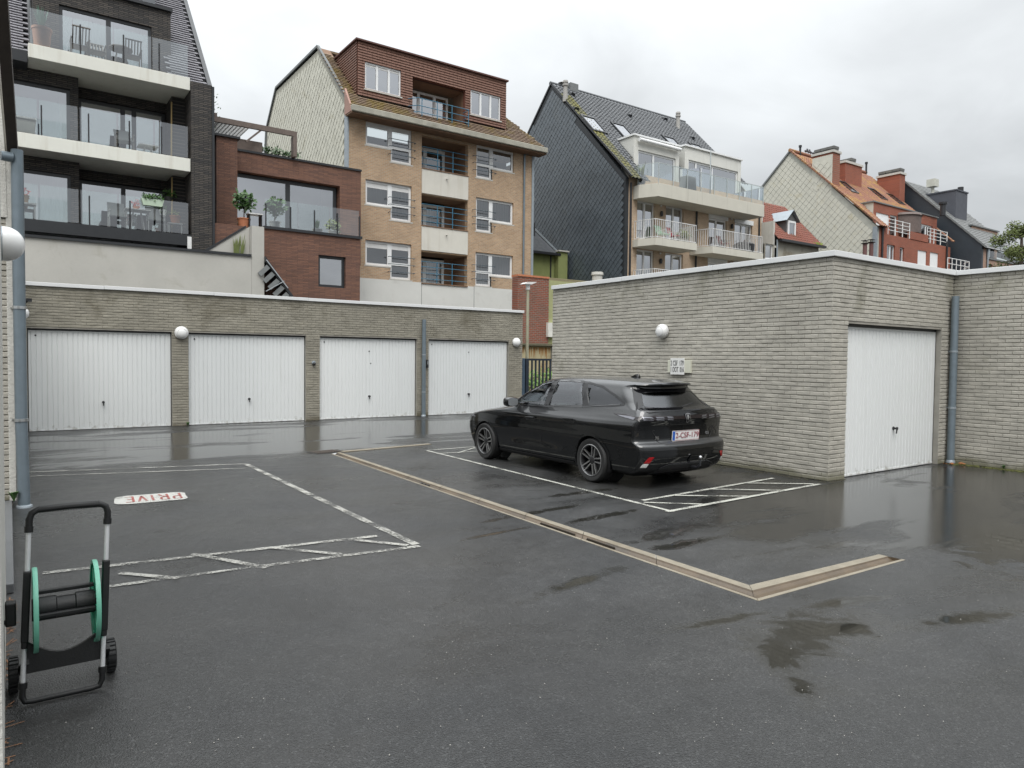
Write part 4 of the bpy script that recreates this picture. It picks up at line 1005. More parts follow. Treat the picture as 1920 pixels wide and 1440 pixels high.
for i, (b0, b1) in enumerate(bal):
    # loggia box, its white parapet, door behind and blue rail
    mb = MB(); x0, x1 = BX
    for q in ([(x0, YT+.27, b0), (x0, YT+1.5, b0), (x0, YT+1.5, b1+.1), (x0, YT+.27, b1+.1)], [(x1, YT+.27, b0), (x1, YT+1.5, b0), (x1, YT+1.5, b1+.1), (x1, YT+.27, b1+.1)]): mb.quad(*q)
    mb.quad((x0, YT+.27, b1), (x1, YT+.27, b1), (x1, YT+1.5, b1), (x0, YT+1.5, b1)); mb.build('loggia_lining', LINT, tb, recalc=False)
    MB().quad((x0, YT, b0+.001), (x1, YT, b0+.001), (x1, YT+1.5, b0+.001), (x0, YT+1.5, b0+.001)).build('loggia_floor', CONC, tb, recalc=False)
    window(tb, x0, x1-.55, b0+.05, b1-.12, YT+1.4, cols=(.45,), fw=.14, glass=GLASS2, curtain=[(.5, .72)] if i else [(.15, .4)])
    MB().quad((x1-.55, YT+1.42, b0), (x1, YT+1.42, b0), (x1, YT+1.42, b1), (x1-.55, YT+1.42, b1)).build('loggia_back', LINT, tb, recalc=False)
    if i < 2:
        MB().box(x0+.004, x1-.004, YT-.05, YT+.06, b0-1.2, b0-.05).build('parapet_panel', M('parapet_cream', (0.60, 0.58, 0.52), 0.7, 0.06, 2, streak=(0.5, 0.47, 0.4)) if i == 0 else bpy.data.materials['parapet_cream'], tb)
        MB().tube([(x0+1.35, YT-.05, b0-.35), (x0+1.35, YT-.2, b0-.38)], .03, 8).build('water_spout', CONC, tb)
    MB().box(x0+.002, x1-.002, YT-.08, YT+.1, b0-.045, b0-.001).build('parapet_cap', LINT, tb)
    mb = MB(); yr = YT+.02
    for z in (.22, .52, .85, 1.12): mb.tube([(x0, yr, b0+z*.92), (x1, yr, b0+z*.92)], .017, 6)
    for f in (.34, .67): mb.tube([(x0+(x1-x0)*f, yr, b0), (x0+(x1-x0)*f, yr, b0+1.04)], .022, 6)
    mb.build('railing', BLUER, tb)
# gable wall of shingles and its plate
GX = XT0
gpoly = [(YT+.02, 5.0), (YT+.02, 13.2), (34.8, 17.0), (41.5, 17.0), (43.3, 15.2), (43.6, 13.6), (43.6, 5.0)]
MB().prism(gpoly, 'x', GX, GX+.25).build('gable_wall', M('gable_board', (0.38, 0.37, 0.31), 0.9), tb)
shingles(tb, [(YT+.35, 6.0)]+[(YT+.35, 13.4), (34.8, 16.8), (41.4, 16.85), (43.2, 15.1), (43.5, 13.6), (43.5, 6.0)], GX-.004, .33, CLINK, 300)
MB().box(GX-.05, GX+.02, YT-.04, YT+.33, 6.5, 13.15).build('corner_flashing', ZINC, tb)
mb = MB()
for a, b in (((YT-.1, 13.3), (34.8, 17.05)), ((34.8, 17.05), (41.5, 17.05)), ((41.5, 17.05), (43.4, 15.2)), ((43.4, 15.2), (43.7, 13.5))): mb.bar((GX-.03, a[0], a[1]), (GX-.03, b[0], b[1]), .12, .12)
mb.build('verge_trim', GREYF, tb)
# mansard: lower tiled slope front, dormer box, eaves
sl_ = Vector((0, 4.35, 4.05)).normalized(); ye, ze = YT-.55, 12.97
DXa, DXb, DZ0, DZ1 = 13.2, 21.45, 13.85, 16.28       # clay-clad dormer
def keep(p):
    if p.z > 16.95: return False
    if DXa-.1 < p.x < DXb+.1 and p.y > YT+.28: return False
    if p.x > XT1+.4-(p.z-13.2)*.62: return False
    if 15.95 < p.x < 18.98 and p.z > 13.45: return False
    return True
roof_tiles(tb, (XT0-.12, ye, ze), (1, 0, 0), sl_, 48, 30, .225, .178, TROOF, keep, th=.05)
for x0_, x1_, xt0, xt1, f_ in ((XT0-.1, DXa, XT0-.1, DXa, 1.0), (DXb, XT1+.4, DXb, XT1-1.9, 1.0), (DXa, 15.98, DXa, 15.98, .19), (18.97, DXb, 18.97, DXb, .19)): MB().add([(x0_, ye+.03, ze-.03), (x1_, ye+.03, ze-.03), (lerp(x1_, xt1, f_), lerp(ye+.03, 34.8, f_), lerp(ze-.03, 17.0, f_)), (lerp(x0_, xt0, f_), lerp(ye+.03, 34.8, f_), lerp(ze-.03, 17.0, f_))], [(0, 1, 2, 3)]).build('roof_deck', LINT, tb, recalc=False)
MB().add([(XT1+.4, ye+.03, ze-.03), (XT1+.4, YT+12, ze-.03), (XT1-1.9, YT+11, 17.0), (XT1-1.9, 34.8, 17.0)], [(0, 1, 2, 3)]).build('roof_side', TROOF, tb, recalc=False)
MB().box(XT0, XT1-1.9, 34.8, 41.5, 16.9, 17.0).build('roof_top', TROOF, tb)
MB().box(XT0-.12, XT1+.45, ye-.12, YT+.02, EZ+.02, EZ+.08).build('soffit', LINT, tb)
MB().box(XT0-.12, XT1+.45, ye-.24, ye+.06, EZ+.085, EZ+.36).build('gutter', M('mossy_gutter', (0.33, 0.32, 0.27), 0.85, 0.25, 3, 0.5, 30, stain=(0.16, 0.16, 0.12)), tb, bevel=.03)
MB().prism([(ye-.1, EZ+.09), (YT+.1, EZ+.09), (YT+.1, 13.9), (ye+.02, EZ+.4)], 'x', XT0-.14, XT0-.05).build('eaves_cheek', M('eaves_pink', (0.36, 0.22, 0.18), 0.8), tb)
# dormer front in overlapping clay courses, with the openings left free
DY = YT+.35
dh = [(13.56, 15.38, 14.18, 15.42), (19.27, 21.1, 14.18, 15.42), (16.0, 18.95, 13.3, 15.3)]
facade(tb, 'dormer_wall', M('dormer_board', (0.16, 0.06, 0.04), 0.8), DXa, DXb, DZ0, DZ1, DY, dh, .2)
crs = MB(); nrow = 20; chh = (DZ1-DZ0)/nrow
for r in range(nrow):
    z = DZ0+r*chh; spans = [(DXa, DXb)]
    for a, b, c, e in dh:
        if c-.02 < z+chh/2 < e+.02:
            spans = [s for p, q in spans for s in ((p, min(q, a)), (max(p, b), q)) if s[1]-s[0] > .05]
    for p, q in spans:
        x = p
        while x < q-.02:
            x2 = min(x+.24, q); j = random.uniform(-.004, .004)
            crs.add([(x+.004, DY-.05+j, z), (x2-.004, DY-.05+j, z), (x2-.004, DY-.012, z+chh*1.05), (x+.004, DY-.012, z+chh*1.05), (x+.004, DY, z), (x2-.004, DY, z)], [(0, 1, 2, 3), (4, 5, 1, 0)]); x = x2
    # cheek courses on the left side, running back to the roof slope
    yb_ = YT+max(0.4, (z+chh-12.97)*1.074-.55)
    y = DY
    while y < yb_:
        y2 = min(y+.24, yb_); crs.add([(DXa-.05, y, z), (DXa-.05, y2-.004, z), (DXa-.012, y2-.004, z+chh*1.05), (DXa-.012, y, z+chh*1.05), (DXa, y, z), (DXa, y2, z)], [(0, 1, 2, 3), (4, 5, 1, 0)]); y = y2
crs.build('clay_cladding', REDCLAD, tb, kind='stuff', recalc=False)
MB().quad((DXa, DY, DZ0), (DXa, DY+3.2, DZ0), (DXa, DY+3.2, DZ1), (DXa, DY, DZ1)).build('dormer_cheek', bpy.data.materials['dormer_board'], tb, recalc=False)
MB().quad((DXb, DY, DZ0), (DXb, DY+3.2, DZ0), (DXb, DY+3.2, DZ1), (DXb, DY, DZ1)).build('dormer_cheek', bpy.data.materials['dormer_board'], tb, recalc=False)
MB().box(DXa-.12, DXb+.08, DY-.14, DY+3.4, DZ1, DZ1+.07).build('dormer_roof', M('dormer_edge', (0.10, 0.045, 0.035), 0.7), tb)
window(tb, 13.56, 15.38, 14.18, 15.42, DY+.02, cols=(.34, .67), fw=.075, sill=.05, blind=.1)
window(tb, 19.27, 21.1, 14.18, 15.42, DY+.02, cols=(.34, .67), fw=.075, sill=.05)
x0, x1 = 16.0, 18.95
mb = MB(); mb.quad((x0, DY+.19, 13.3), (x0, DY+1.2, 13.3), (x0, DY+1.2, 15.3), (x0, DY+.19, 15.3)); mb.quad((x1, DY+.19, 13.3), (x1, DY+1.2, 13.3), (x1, DY+1.2, 15.3), (x1, DY+.19, 15.3)); mb.quad((x0, DY+.19, 15.25), (x1, DY+.19, 15.25), (x1, DY+1.2, 15.25), (x0, DY+1.2, 15.25))
mb.quad((x0, YT-.25, 13.31), (x1, YT-.25, 13.31), (x1, DY+1.2, 13.31), (x0, DY+1.2, 13.31)); mb.build('loggia_lining', LINT, tb, recalc=False)
window(tb, x0, x1-.35, 13.35, 15.12, DY+1.1, cols=(.35, .7), fw=.1)
mb = MB(); yr = YT-.2
for z in (.2, .5, .85): mb.tube([(x0-.25, DY, 13.35+z), (x0+.05, yr, 13.3+z), (x1-.1, yr, 13.3+z), (x1-.1, DY, 13.3+z)], .018, 6)
for f in (.08, .36, .64, .96): mb.tube([(x0+(x1-x0)*f, yr, 13.3), (x0+(x1-x0)*f, yr, 14.18)], .02, 6)
mb.build('railing', BLUER, tb)
MB().tube([(XT1-.55, YT-.06, 0.0), (XT1-.55, YT-.06, EZ), (XT1-.2, YT-.3, EZ+.1)], .055, 10).build('downpipe', ZINCD, tb, smooth=True)
MB().box(XT1-.02, XT1+.12, YT-.03, YT+.1, 5.5, EZ).build('corner_flashing', ZINC, tb)

# ================================================================ brown brick extension with the roof terrace
BRN = brick_mat('brown_long_brick', (0.235, 0.112, 0.070), (0.145, 0.072, 0.050), (0.09, 0.052, 0.042), 0.42, 0.048, joint=.008, bmp=.7)
bb = thing('brick_extension', 'brown long-brick extension with black window frames and a glass-railed terrace', 'building', (8.5, 27, 0))
YB1, YB2 = 26.5, 29.5
facade(bb, 'lower_wall', BRN, 5.9, 11.29, 3.3, 6.42, YB1, [(9.62, 10.70, 4.47, 5.66)])
MB().quad((11.29, YB1, 3.3), (11.29, YT, 3.3), (11.29, YT, 6.42), (11.29, YB1, 6.42)).build('lower_side', BRN, bb, recalc=False)
window(bb, 9.62, 10.70, 4.47, 5.66, YB1+.12, fw=.10, mat=GREYPVC)
MB().box(7.6, 11.36, YB1-.06, YB1+.35, 6.42, 6.52).build('terrace_edge', GREYPVC, bb)
MB().box(7.0, 11.3, YB1+.35, YB2, 6.3, 6.4).build('terrace_floor', CONC, bb)
facade(bb, 'upper_wall', BRN, 7.21, 12.6, 5.8, 9.86, YB2, [(7.24, 11.65, 6.6, 9.10)], .45)
MB().box(6.45, 7.205, YB2-.9, YB2+6, 5.4, 10.05).build('side_tower', BRN, bb)
MB().box(6.35, 7.3, YB2-.98, YB2+6, 10.05, 10.13).build('tower_coping', GREYPVC, bb); MB().box(7.301, 12.62, YB2-.05, YB2+.4, 9.86, 9.94).build('upper_coping', GREYPVC, bb)
window(bb, 7.26, 11.6, 6.6, 9.06, YB2+.3, cols=(.52,), fw=.13, mat=GREYPVC, curtain=[(.86, .97)])
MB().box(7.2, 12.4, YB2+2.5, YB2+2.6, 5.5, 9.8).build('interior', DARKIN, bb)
MB().box(7.3, 12.6, YB2+.41, YB2+6, 9.7, 9.8).build('roof', GREYF, bb)
glass_rail(bb, [(7.62, YB1-.02, 6.45), (11.25, YB1-.02, 6.45)], 1.05, [(7.65+i*.9, YB1-.02, 6.5) for i in range(5)], ph=.8)
pg = thing('pergola', 'dark flat roof pergola on top of the brown brick extension', 'pergola', (8, YB2, 9.9))
mb = MB(); z1 = 11.1
MB().box(6.5, 9.7, YB2-.3, YB2-.18, 10.75, 10.95).build('front_beam', WOOD, pg); MB().box(9.55, 9.7, YB2-.3, YB2+.0, 9.94, 10.75).build('post', WOOD, pg)
MB().box(6.5, 6.62, YB2-.30, YB2+2.5, 10.955, 11.07).build('side_beam', WOOD, pg); MB().bar((8.3, YB2-.24, 10.78), (7.7, YB2-.24, 10.2), .07).build('brace', WOOD, pg)
for k in range(9): MB().box(6.7+k*.14, 6.75+k*.14, YB2-.17, YB2+2.5, 10.8, 10.92).build('slat', WHITEM, pg)
tr_ = thing('roof_planter', 'dark planter box with low green plants on the extension roof', 'planter', (8.5, YB2+.3, 9.94))
MB().box(7.3, 8.4, YB2, YB2+.5, 9.95, 10.35).build('box', WOOD, tr_)
mb = MB()
for k in range(7): foliage(mb, (8.3+k*.25, YB2+.25, 10.12), .2, 60, .14)
mb.build('foliage', LEAF, tr_, recalc=False)
# ================================================================ dark modern apartment block at the left
DKB = brick_mat('charcoal_ledge_brick', (0.095, 0.082, 0.070), (0.034, 0.032, 0.032), (0.010, 0.010, 0.010), 0.30, 0.06, joint=.012, bmp=1.0)
DKBX = brick_mat('charcoal_ledge_brick_side', (0.095, 0.082, 0.070), (0.034, 0.032, 0.032), (0.010, 0.010, 0.010), 0.30, 0.06, axis='x', joint=.012, bmp=1.0)
mbk = thing('apartment_block', 'dark brick modern apartment block with white balcony slabs and glass balustrades', 'building', (2.5, 27, 0))
YS = 26.5; YA = 27.5; YBk = 28.4
SLAB = M('white_slab', (0.66, 0.66, 0.60), 0.7, 0.05, 1.5, streak=(0.55, 0.53, 0.46))
SOFF = M('slab_soffit', (0.56, 0.56, 0.49), 0.8, 0.05, 1.5)
X1m = 5.14
# slabs: (x0, z top, thickness)
MB().box(.58, X1m, YS, YBk+.2, 10.80, 11.22).build('balcony_slab', SLAB, mbk, bevel=.01)
MB().box(-2.5, X1m, YS, YBk+.2, 8.06, 8.50).build('balcony_slab', SLAB, mbk, bevel=.01)
MB().box(-2.5, X1m, YS, YBk+.2, 5.55, 5.92).build('terrace_beam', GREYPVC, mbk)
# right fin
MB().box(5.16, 5.82, YS-.05, YBk+3, 3.5, 11.10).build('side_fin', DKB, mbk)
MB().box(5.825, 5.90, YS-.08, YBk+3, 3.5, 11.06).build('fin_flashing', GREYPVC, mbk)
MB().box(4.72, 5.155, YS+.95, YBk+.2, 5.93, 10.79).build('inner_pier', DKBX, mbk)
# walls behind the balconies, per floor
levels = [(5.93, 8.05), (8.51, 10.79)]
for z0, z1 in levels:
    h_ = z1-z0
    facade(mbk, 'front_bay_wall', DKB, -2.5, 1.95, z0, z1, YA, [(-2.4, 1.72, z0+.02, z1-.42)], .3)
    window(mbk, -2.4, 1.72, z0+.02, z1-.42, YA+.08, cols=(.5,), fw=.10, mat=GREYPVC, curtain=[(.62, .97)] if z0 < 7 else [(.93, .98)])
    MB().quad((1.95, YA, z0), (1.95, YBk, z0), (1.95, YBk, z1), (1.95, YA, z1)).build('bay_side', DKBX, mbk, recalc=False)
    facade(mbk, 'rear_wall', DKB, 1.95, 5.15, z0, z1, YBk, [(1.98, 4.70, z0+.02, z1-.32)], .3)
    window(mbk, 2.0, 4.68, z0+.02, z1-.34, YBk+.1, cols=(.5,) if z0 < 7 else (.5, .63), fw=.10, mat=GREYPVC, curtain=[(.08, .12)] if z0 < 7 else None)
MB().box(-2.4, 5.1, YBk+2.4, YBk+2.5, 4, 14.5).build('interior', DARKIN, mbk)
# top floor dormer in the tiled roof
facade(mbk, 'dormer_wall', DKB, .75, 4.75, 11.22, 13.75, YA+.2, [(1.45, 4.15, 11.24, 13.1)], .3)
window(mbk, 1.45, 4.15, 11.24, 13.1, YA+.28, cols=(.52,), fw=.10, mat=GREYPVC, curtain=[(.1, .95)])
MB().box(.7, 4.8, YA+.1, YA+4, 13.75, 13.85).build('dormer_roof', GREYPVC, mbk)
MB().quad((4.75, YA+.2, 11.2), (4.75, YA+3, 11.2), (4.75, YA+3, 13.75), (4.75, YA+.2, 13.75)).build('dormer_cheek', DKBX, mbk, recalc=False)
MB().quad((.75, YA+.2, 11.2), (.75, YA+3, 11.2), (.75, YA+3, 13.75), (.75, YA+.2, 13.75)).build('dormer_cheek', DKBX, mbk, recalc=False)
SLT = tile_mat('grey_roof_tiles', (0.17, 0.165, 0.18), (0.22, 0.215, 0.235), rough=.5)
slm = Vector((0, 4.1, 4.55)).normalized()
roof_tiles(mbk, (4.50, YS+.15, 11.05), (1, 0, 0), slm, 6, 40, .28, .165, SLT, lambda p: p.x < 5.72 and p.x > 4.5 and (p.x > 4.85 or p.z > 11.2) and p.z < 16, name='roof_tiles', single=200, th=.055)
roof_tiles(mbk, (-1.9, YS+.25, 11.0), (1, 0, 0), slm, 10, 40, .28, .165, SLT, lambda p: p.x < .62 and p.z < 16, name='roof_tiles', single=90, th=.055)
for x0_, x1_, f_ in ((-2.5, .72, 0.0), (.72, 4.78, .57), (4.78, 5.83, 0.0)): MB().add([(x0_, YS+.3+4.5*f_, 11.0+5*f_), (x1_, YS+.3+4.5*f_, 11.0+5*f_), (x1_, YS+4.8, 16.0), (x0_, YS+4.8, 16.0)], [(0, 1, 2, 3)]).build('roof_deck', GREYPVC, mbk, recalc=False)
MB().bar((5.80, YS+.15, 11.1), (5.80, YS+4.8, 16.25), .14, .12).build('verge_trim', GREYPVC, mbk)
MB().add([(5.83, YS+.3, 11.0), (5.83, YS+4.8, 16.0), (5.83, YS+9, 16.0), (5.83, YS+9, 11.0)], [(0, 1, 2, 3)]).build('roof_gable', GREYPVC, mbk, recalc=False)
x_, z_ = AY(268, 4, YA+2.5)
MB().box(x_-.5, x_+.4, YA+2.45, YA+2.5, z_-.05, z_+1.0).build('skylight', BAL_GLASS, mbk)
MB().box(-2.5, .57, YS+.2, YBk, 10.70, 11.04).build('roof_edge', GREYPVC, mbk)
# glass balustrades
for x0_, z_, ps in ((.62, 11.22, (1.95, 3.15, 4.2)), (-2.4, 8.5, (.9, 2.15, 3.3, 4.25)), (-2.4, 5.92, (.05, 2.15, 3.3, 4.25))):
    glass_rail(mbk, [(x0_, YS+.06, z_), (X1m-.04, YS+.06, z_)], 1.08, [(p, YS+.06, z_) for p in ps], ph=.92)
# lower glazing under the terrace beam
MB().quad((-.6, YS+.5, 5.2), (4.8, YS+.5, 5.2), (4.8, YS+.5, 5.55), (-.6, YS+.5, 5.55)).build('lower_pane', BAL_GLASS, mbk, recalc=False)
for x in (.35, 2.0, 3.4): MB().box(x-.025, x+.025, YS+.44, YS+.49, 4.8, 5.54).build('mullion', GREYPVC, mbk)
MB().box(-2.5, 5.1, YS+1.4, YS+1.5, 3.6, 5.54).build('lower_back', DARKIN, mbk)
MB().box(5.02, 5.15, YS-.06, YS-.01, 5.42, 5.85).build('wall_box', WHITEM, mbk)

# concrete wall in front, with the raised corner
RC = M('rendered_concrete', (0.43, 0.42, 0.385), 0.85, 0.1, 1.0, 0.3, 30, stain=(0.34, 0.325, 0.28))
cw = thing('concrete_wall', 'pale rendered terrace wall above the garage row with a raised right corner', 'wall', (3.5, 25.7, 0))
MB().box(-2.5, 6.94, 25.7, 25.95, 0, 5.25).build('wall', RC, cw)
MB().box(-2.5, 6.93, 25.64, 26.0, 5.25, 5.33).build('coping', GREYPVC, cw)
MB().box(6.945, 7.37, 25.69, 26.1, 0, 6.33).build('corner_pier', RC, cw)
MB().prism([(5.55, 5.34), (6.94, 5.34), (6.94, 6.30), (6.80, 6.26)], 'y', 25.97, 26.12).build('wing_wall', RC, cw)
MB().bar((5.5, 26.04, 5.36), (6.82, 26.04, 6.32), .2, .07).build('wing_coping', GREYPVC, cw)
pl = thing('grass_plant', 'spiky yellow-green grass plant behind the terrace wall coping', 'plant', (6.55, 25.85, 5.33))
mb = MB()
for k in range(44):
    a = random.uniform(0, 6.28); L = random.uniform(.35, .78); d = Vector((math.cos(a)*.22, math.sin(a)*.1, 1)).normalized()*L; p = Vector((6.55+random.uniform(-.16, .16), 25.85, 5.33)); w = Vector((.014, 0, 0))
    mb.add([p-w, p+w, p+d*.6+w*.8+Vector((d.x*.1, 0, 0)), p+d, p+d*.6-w*.8], [(0, 1, 2, 3, 4)])
mb.build('blades', LEAF2, pl, recalc=False)
# slanting dark panel on struts on the garage roof
sp = thing('tilted_panel', 'dark tilted panel with silver frame and strut on the garage roof', 'panel', (7.9, 25.6, HR))
xa_, za_ = AY(497, 481, 25.6); xb_, zb_ = AY(550, 556, 25.6)
mb = MB(); mb.add([(xa_, 25.6, za_), (xb_, 25.6, zb_), (xb_-.35, 26.4, zb_), (xa_-.35, 26.4, za_)], [(0, 1, 2, 3)])
for k in range(6):
    f0 = k/6; p = Vector((lerp(xa_, xb_, f0), 25.62, lerp(za_, zb_, f0))); q = Vector((7.37+.02, 25.62, p.z-.25)) if k < 9 else None
MB().prism([(xa_, za_), (xb_, zb_), (xb_-.10, zb_-.02), (xa_, za_-.16)], 'y', 25.55, 26.6).build('panel', GREYPVC, sp)
for k in range(5):
    f0 = .15+k*.17; x = lerp(xa_, xb_, f0); z = lerp(za_, zb_, f0)-.14
    MB().bar((x-.04, 25.58, z), (x-.34, 25.62, z-.30), .05, .16).build('slat', GREYF, sp)
MB().bar((xa_+.02, 25.52, za_-.12), (xb_-.22, 25.52, zb_+.28), .035).build('frame_bar', STEEL, sp)
MB().bar((xa_+.0, 25.5, zb_+.12), (xb_-.36, 25.5, zb_+.52), .03).build('strut', STEEL, sp)

# ---------------------------------------------------------------- things on the balconies
def chair(x, y, z, face, label, mat_f, mat_s, slats=False, recl=.25, group='balcony chairs', w=.5):
    r = thing('balcony_chair', label, 'chair', (x, y, z), group)
    s = face
    seat = MB()
    if slats:
        for k in range(6): seat.box(x-w/2, x+w/2, y-.25+k*.085, y-.19+k*.085, z+.42, z+.44)
    else: seat.box(x-w/2, x+w/2, y-.25, y+.25, z+.42, z+.455)
    seat.build('seat', mat_s, r)
    bk = MB(); y0 = y+.25*s
    if slats:
        for k in range(6): xx = x-w/2+.03+k*(w-.06)/5; bk.bar((xx, y0, z+.45), (xx, y0+recl*s, z+.86), .035, .02)
        bk.bar((x-w/2, y0+recl*s, z+.86), (x+w/2, y0+recl*s, z+.86), .05, .03)
    else: bk.add([(x-w/2, y0, z+.46), (x+w/2, y0, z+.46), (x+w/2, y0+recl*s, z+1.0), (x-w/2, y0+recl*s, z+1.0), (x-w/2, y0+.03, z+.46), (x+w/2, y0+.03, z+.46), (x+w/2, y0+.03+recl*s, z+1.0), (x-w/2, y0+.03+recl*s, z+1.0)], [(0, 1, 2, 3), (4, 7, 6, 5), (0, 4, 5, 1), (3, 2, 6, 7), (0, 3, 7, 4), (1, 5, 6, 2)])
    bk.build('backrest', mat_s, r)
    for sx in (-1, 1):
        for yy in (-.23, .23): MB().bar((x+sx*w/2, y+yy*1.1, z), (x+sx*w/2, y+yy*.8, z+.62), .03).build('leg', mat_f, r)
        MB().bar((x+sx*w/2, y-.28, z+.63), (x+sx*w/2, y+.28, z+.65), .04, .03).build('armrest', mat_f, r)
def table(x, y, z, rx, h, label, mat_t, round_=True):
    r = thing('balcony_table', label, 'table', (x, y, z))
    if round_: MB().lathe([(rx, h-.03), (rx, h)], (x, y, z), 'z', 24).build('tabletop', mat_t, r)
    else: MB().box(x-rx, x+rx, y-.3, y+.3, z+h-.03, z+h).build('tabletop', mat_t, r)
    for a in range(4): MB().bar((x+rx*.8*math.cos(a*1.57+.78), y+.22*math.sin(a*1.57+.78), z), (x+rx*.4*math.cos(a*1.57+.78), y+.1*math.sin(a*1.57+.78), z+h-.03), .03).build('leg', mat_t, r)
def pot_plant(x, y, z, rb, rt, h, label, crown, leaf=None, potm=None, kind='bush', nleaf=150, ls=.12, trunk=0.0, name='potted_plant'):
    r = thing(name, label, 'plant', (x, y, z))
    MB().lathe([(rb, 0), (rt, h*.9), (rt*1.08, h*.9), (rt*1.08, h), (rt*.9, h), (rt*.85, h*.85)], (x, y, z), 'z', 20).build('pot', potm or TERRA, r, smooth=True)
    mb = MB()
    if kind == 'bush':
        foliage(mb, (x, y, z+h+trunk+crown*.6), crown, nleaf, ls)
        if trunk: MB().tube([(x, y, z+h*.7), (x+.02, y, z+h+trunk+crown*.4)], [.025, .015], 8).build('stem', WOOD, r)
    elif kind == 'agave':
        for k in range(22):
            a = random.uniform(0, 6.28); L = crown*random.uniform(.75, 1.1); e = random.uniform(.1, .45); d = Vector((math.cos(a)*e, math.sin(a)*e, 1)).normalized(); s_ = Vector((-math.sin(a), math.cos(a), 0))*.045; p = Vector((x, y, z+h*.85))
            mb.add([p-s_*.6, p+s_*.6, p+d*L*.5+s_, p+d*L, p+d*L*.5-s_], [(0, 1, 2, 3, 4)])
    mb.build('leaves' if kind != 'bush' else 'foliage', leaf or LEAF, r, recalc=False)
    return r
AG = M('agave_leaf', (0.10, 0.18, 0.13), 0.5, 0.3, 7); PINK = M('pink_clay', (0.50, 0.27, 0.19), 0.8, 0.1, 6); IRON = M('rust_grey_iron', (0.17, 0.155, 0.14), 0.6, 0.2, 12)
z1, z2, z3 = 11.22, 8.50, 5.92; yb_ = YS+.55
pot_plant(.95, YS+.45, z1, .20, .26, .68, 'grey-green agave in a large pink clay pot on the top balcony', .75, AG, PINK, 'agave')
chair(1.98, yb_+.1, z1, -1, 'grey folding lounger chair beside the large pink pot on the top balcony', IRON, IRON, True, .35)
chair(2.45, yb_+.25, z1, 1, 'grey slatted armchair left of the round table on the top balcony', IRON, IRON, True, .2)
table(3.15, yb_+.2, z1, .36, .72, 'round grey metal garden table on the top balcony', IRON)
chair(3.45, yb_-.05, z1, -1, 'grey slatted armchair standing in front of the round table on the top balcony', IRON, IRON, True, .12)
chair(3.25, yb_+.3, z2, 1, 'dark reclining lounger on the middle balcony', IRON, GREYF, False, .5)
table(3.95, yb_+.3, z2, .3, .4, 'low white table on the middle balcony', WHITEM, False)
bx = thing('storage_box', 'pale storage box behind the glass of the middle balcony', 'box', (.35, yb_, z2)); MB().box(.1, .75, yb_-.1, yb_+.4, z2, z2+.55).build('body', CONC, bx, bevel=.02); MB().box(.07, .78, yb_-.13, yb_+.43, z2+.552, z2+.60).build('lid', WHITEM, bx)
chair(3.0, yb_+.1, z3, 1, 'grey mesh armchair left of the laid table on the lower terrace', WHITEM, GREYF)
chair(4.15, yb_+.1, z3, 1, 'grey mesh armchair beside the plant stand on the lower terrace', WHITEM, GREYF)
table(3.58, yb_+.05, z3, .38, .74, 'white table with red flowers on the lower terrace', WHITEM, False)
r = pot_plant(3.55, yb_+.05, z3+.74, .07, .1, .12, 'bowl of red flowers on the white terrace table', .15, FLOWER, TERRA, 'bush', 70, .07)
pot_plant(.40, yb_, z3+.55, .14, .17, .24, 'basket of red flowers on a white stool at the left of the lower terrace', .17, FLOWER, M('basket', (0.30, 0.19, 0.09), 0.9), 'bush', 80, .08)
st = thing('plant_stool', 'white stool under the flower basket on the lower terrace', 'stool', (.40, yb_, z3)); MB().box(.1, .75, yb_-.2, yb_+.2, z3+.50, z3+.55).build('seat', WHITEM, st)
for sx in (.13, .71): MB().box(sx-.02, sx+.02, yb_-.18, yb_+.18, z3, z3+.498).build('leg', WHITEM, st)
st = thing('plant_stool', 'white plant stand at the right end of the lower terrace', 'stool', (4.72, yb_, z3)); MB().box(4.5, 4.95, yb_-.18, yb_+.18, z3+.38, z3+.42).build('seat', WHITEM, st)
for sx in (4.53, 4.92): MB().box(sx-.02, sx+.02, yb_-.16, yb_+.16, z3, z3+.378).build('leg', WHITEM, st)
pot_plant(4.75, yb_, z3+.42, .13, .17, .26, 'terracotta pot with small flowers on the white plant stand', .14, LEAF2, TERRA, 'bush', 70, .07)
fb = thing('flower_box', 'pale green flower box with trailing green plant hung on the terrace glass', 'flower box', (3.95, YS+.02, z3+.95))
MB().prism([(3.60, z3+1.02), (4.28, z3+1.02), (4.22, z3+.80), (3.66, z3+.80)], 'y', YS-.02, YS-.20).build('box', M('sage_plastic', (0.42, 0.52, 0.40), 0.5), fb)
mb = MB(); [foliage(mb, (3.75+k*.13, YS-.1, z3+1.08), .13, 60, .1) for k in range(4)]; mb.build('foliage', LEAF, fb, recalc=False)
hp = thing('hanging_pot', 'green plant in a pot hanging from the terrace side post', 'plant', (4.7, YBk-.4, z3+1.2))
MB().lathe([(.1, 0), (.16, .2), (.16, .22)], (4.62, YS+.9, z3+1.15), 'z', 16).build('pot', M('black_pot', (0.03, 0.03, 0.03), 0.6), hp, smooth=True)
mb = MB(); foliage(mb, (4.62, YS+.9, z3+1.48), .2, 110, .11); mb.build('foliage', LEAF, hp, recalc=False); MB().tube([(4.62, YS+.9, z3+1.3), (4.7, YS+.98, z3+2.0)], .008, 6).build('cord', BLACKM, hp)
hp = thing('hanging_pot', 'trailing plant in a small pot low on the terrace side wall', 'plant', (4.45, YS+.9, z3+.75))
MB().lathe([(.09, 0), (.13, .16), (.13, .18)], (4.42, YS+.9, z3+.72), 'z', 16).build('pot', WHITEM, hp, smooth=True)
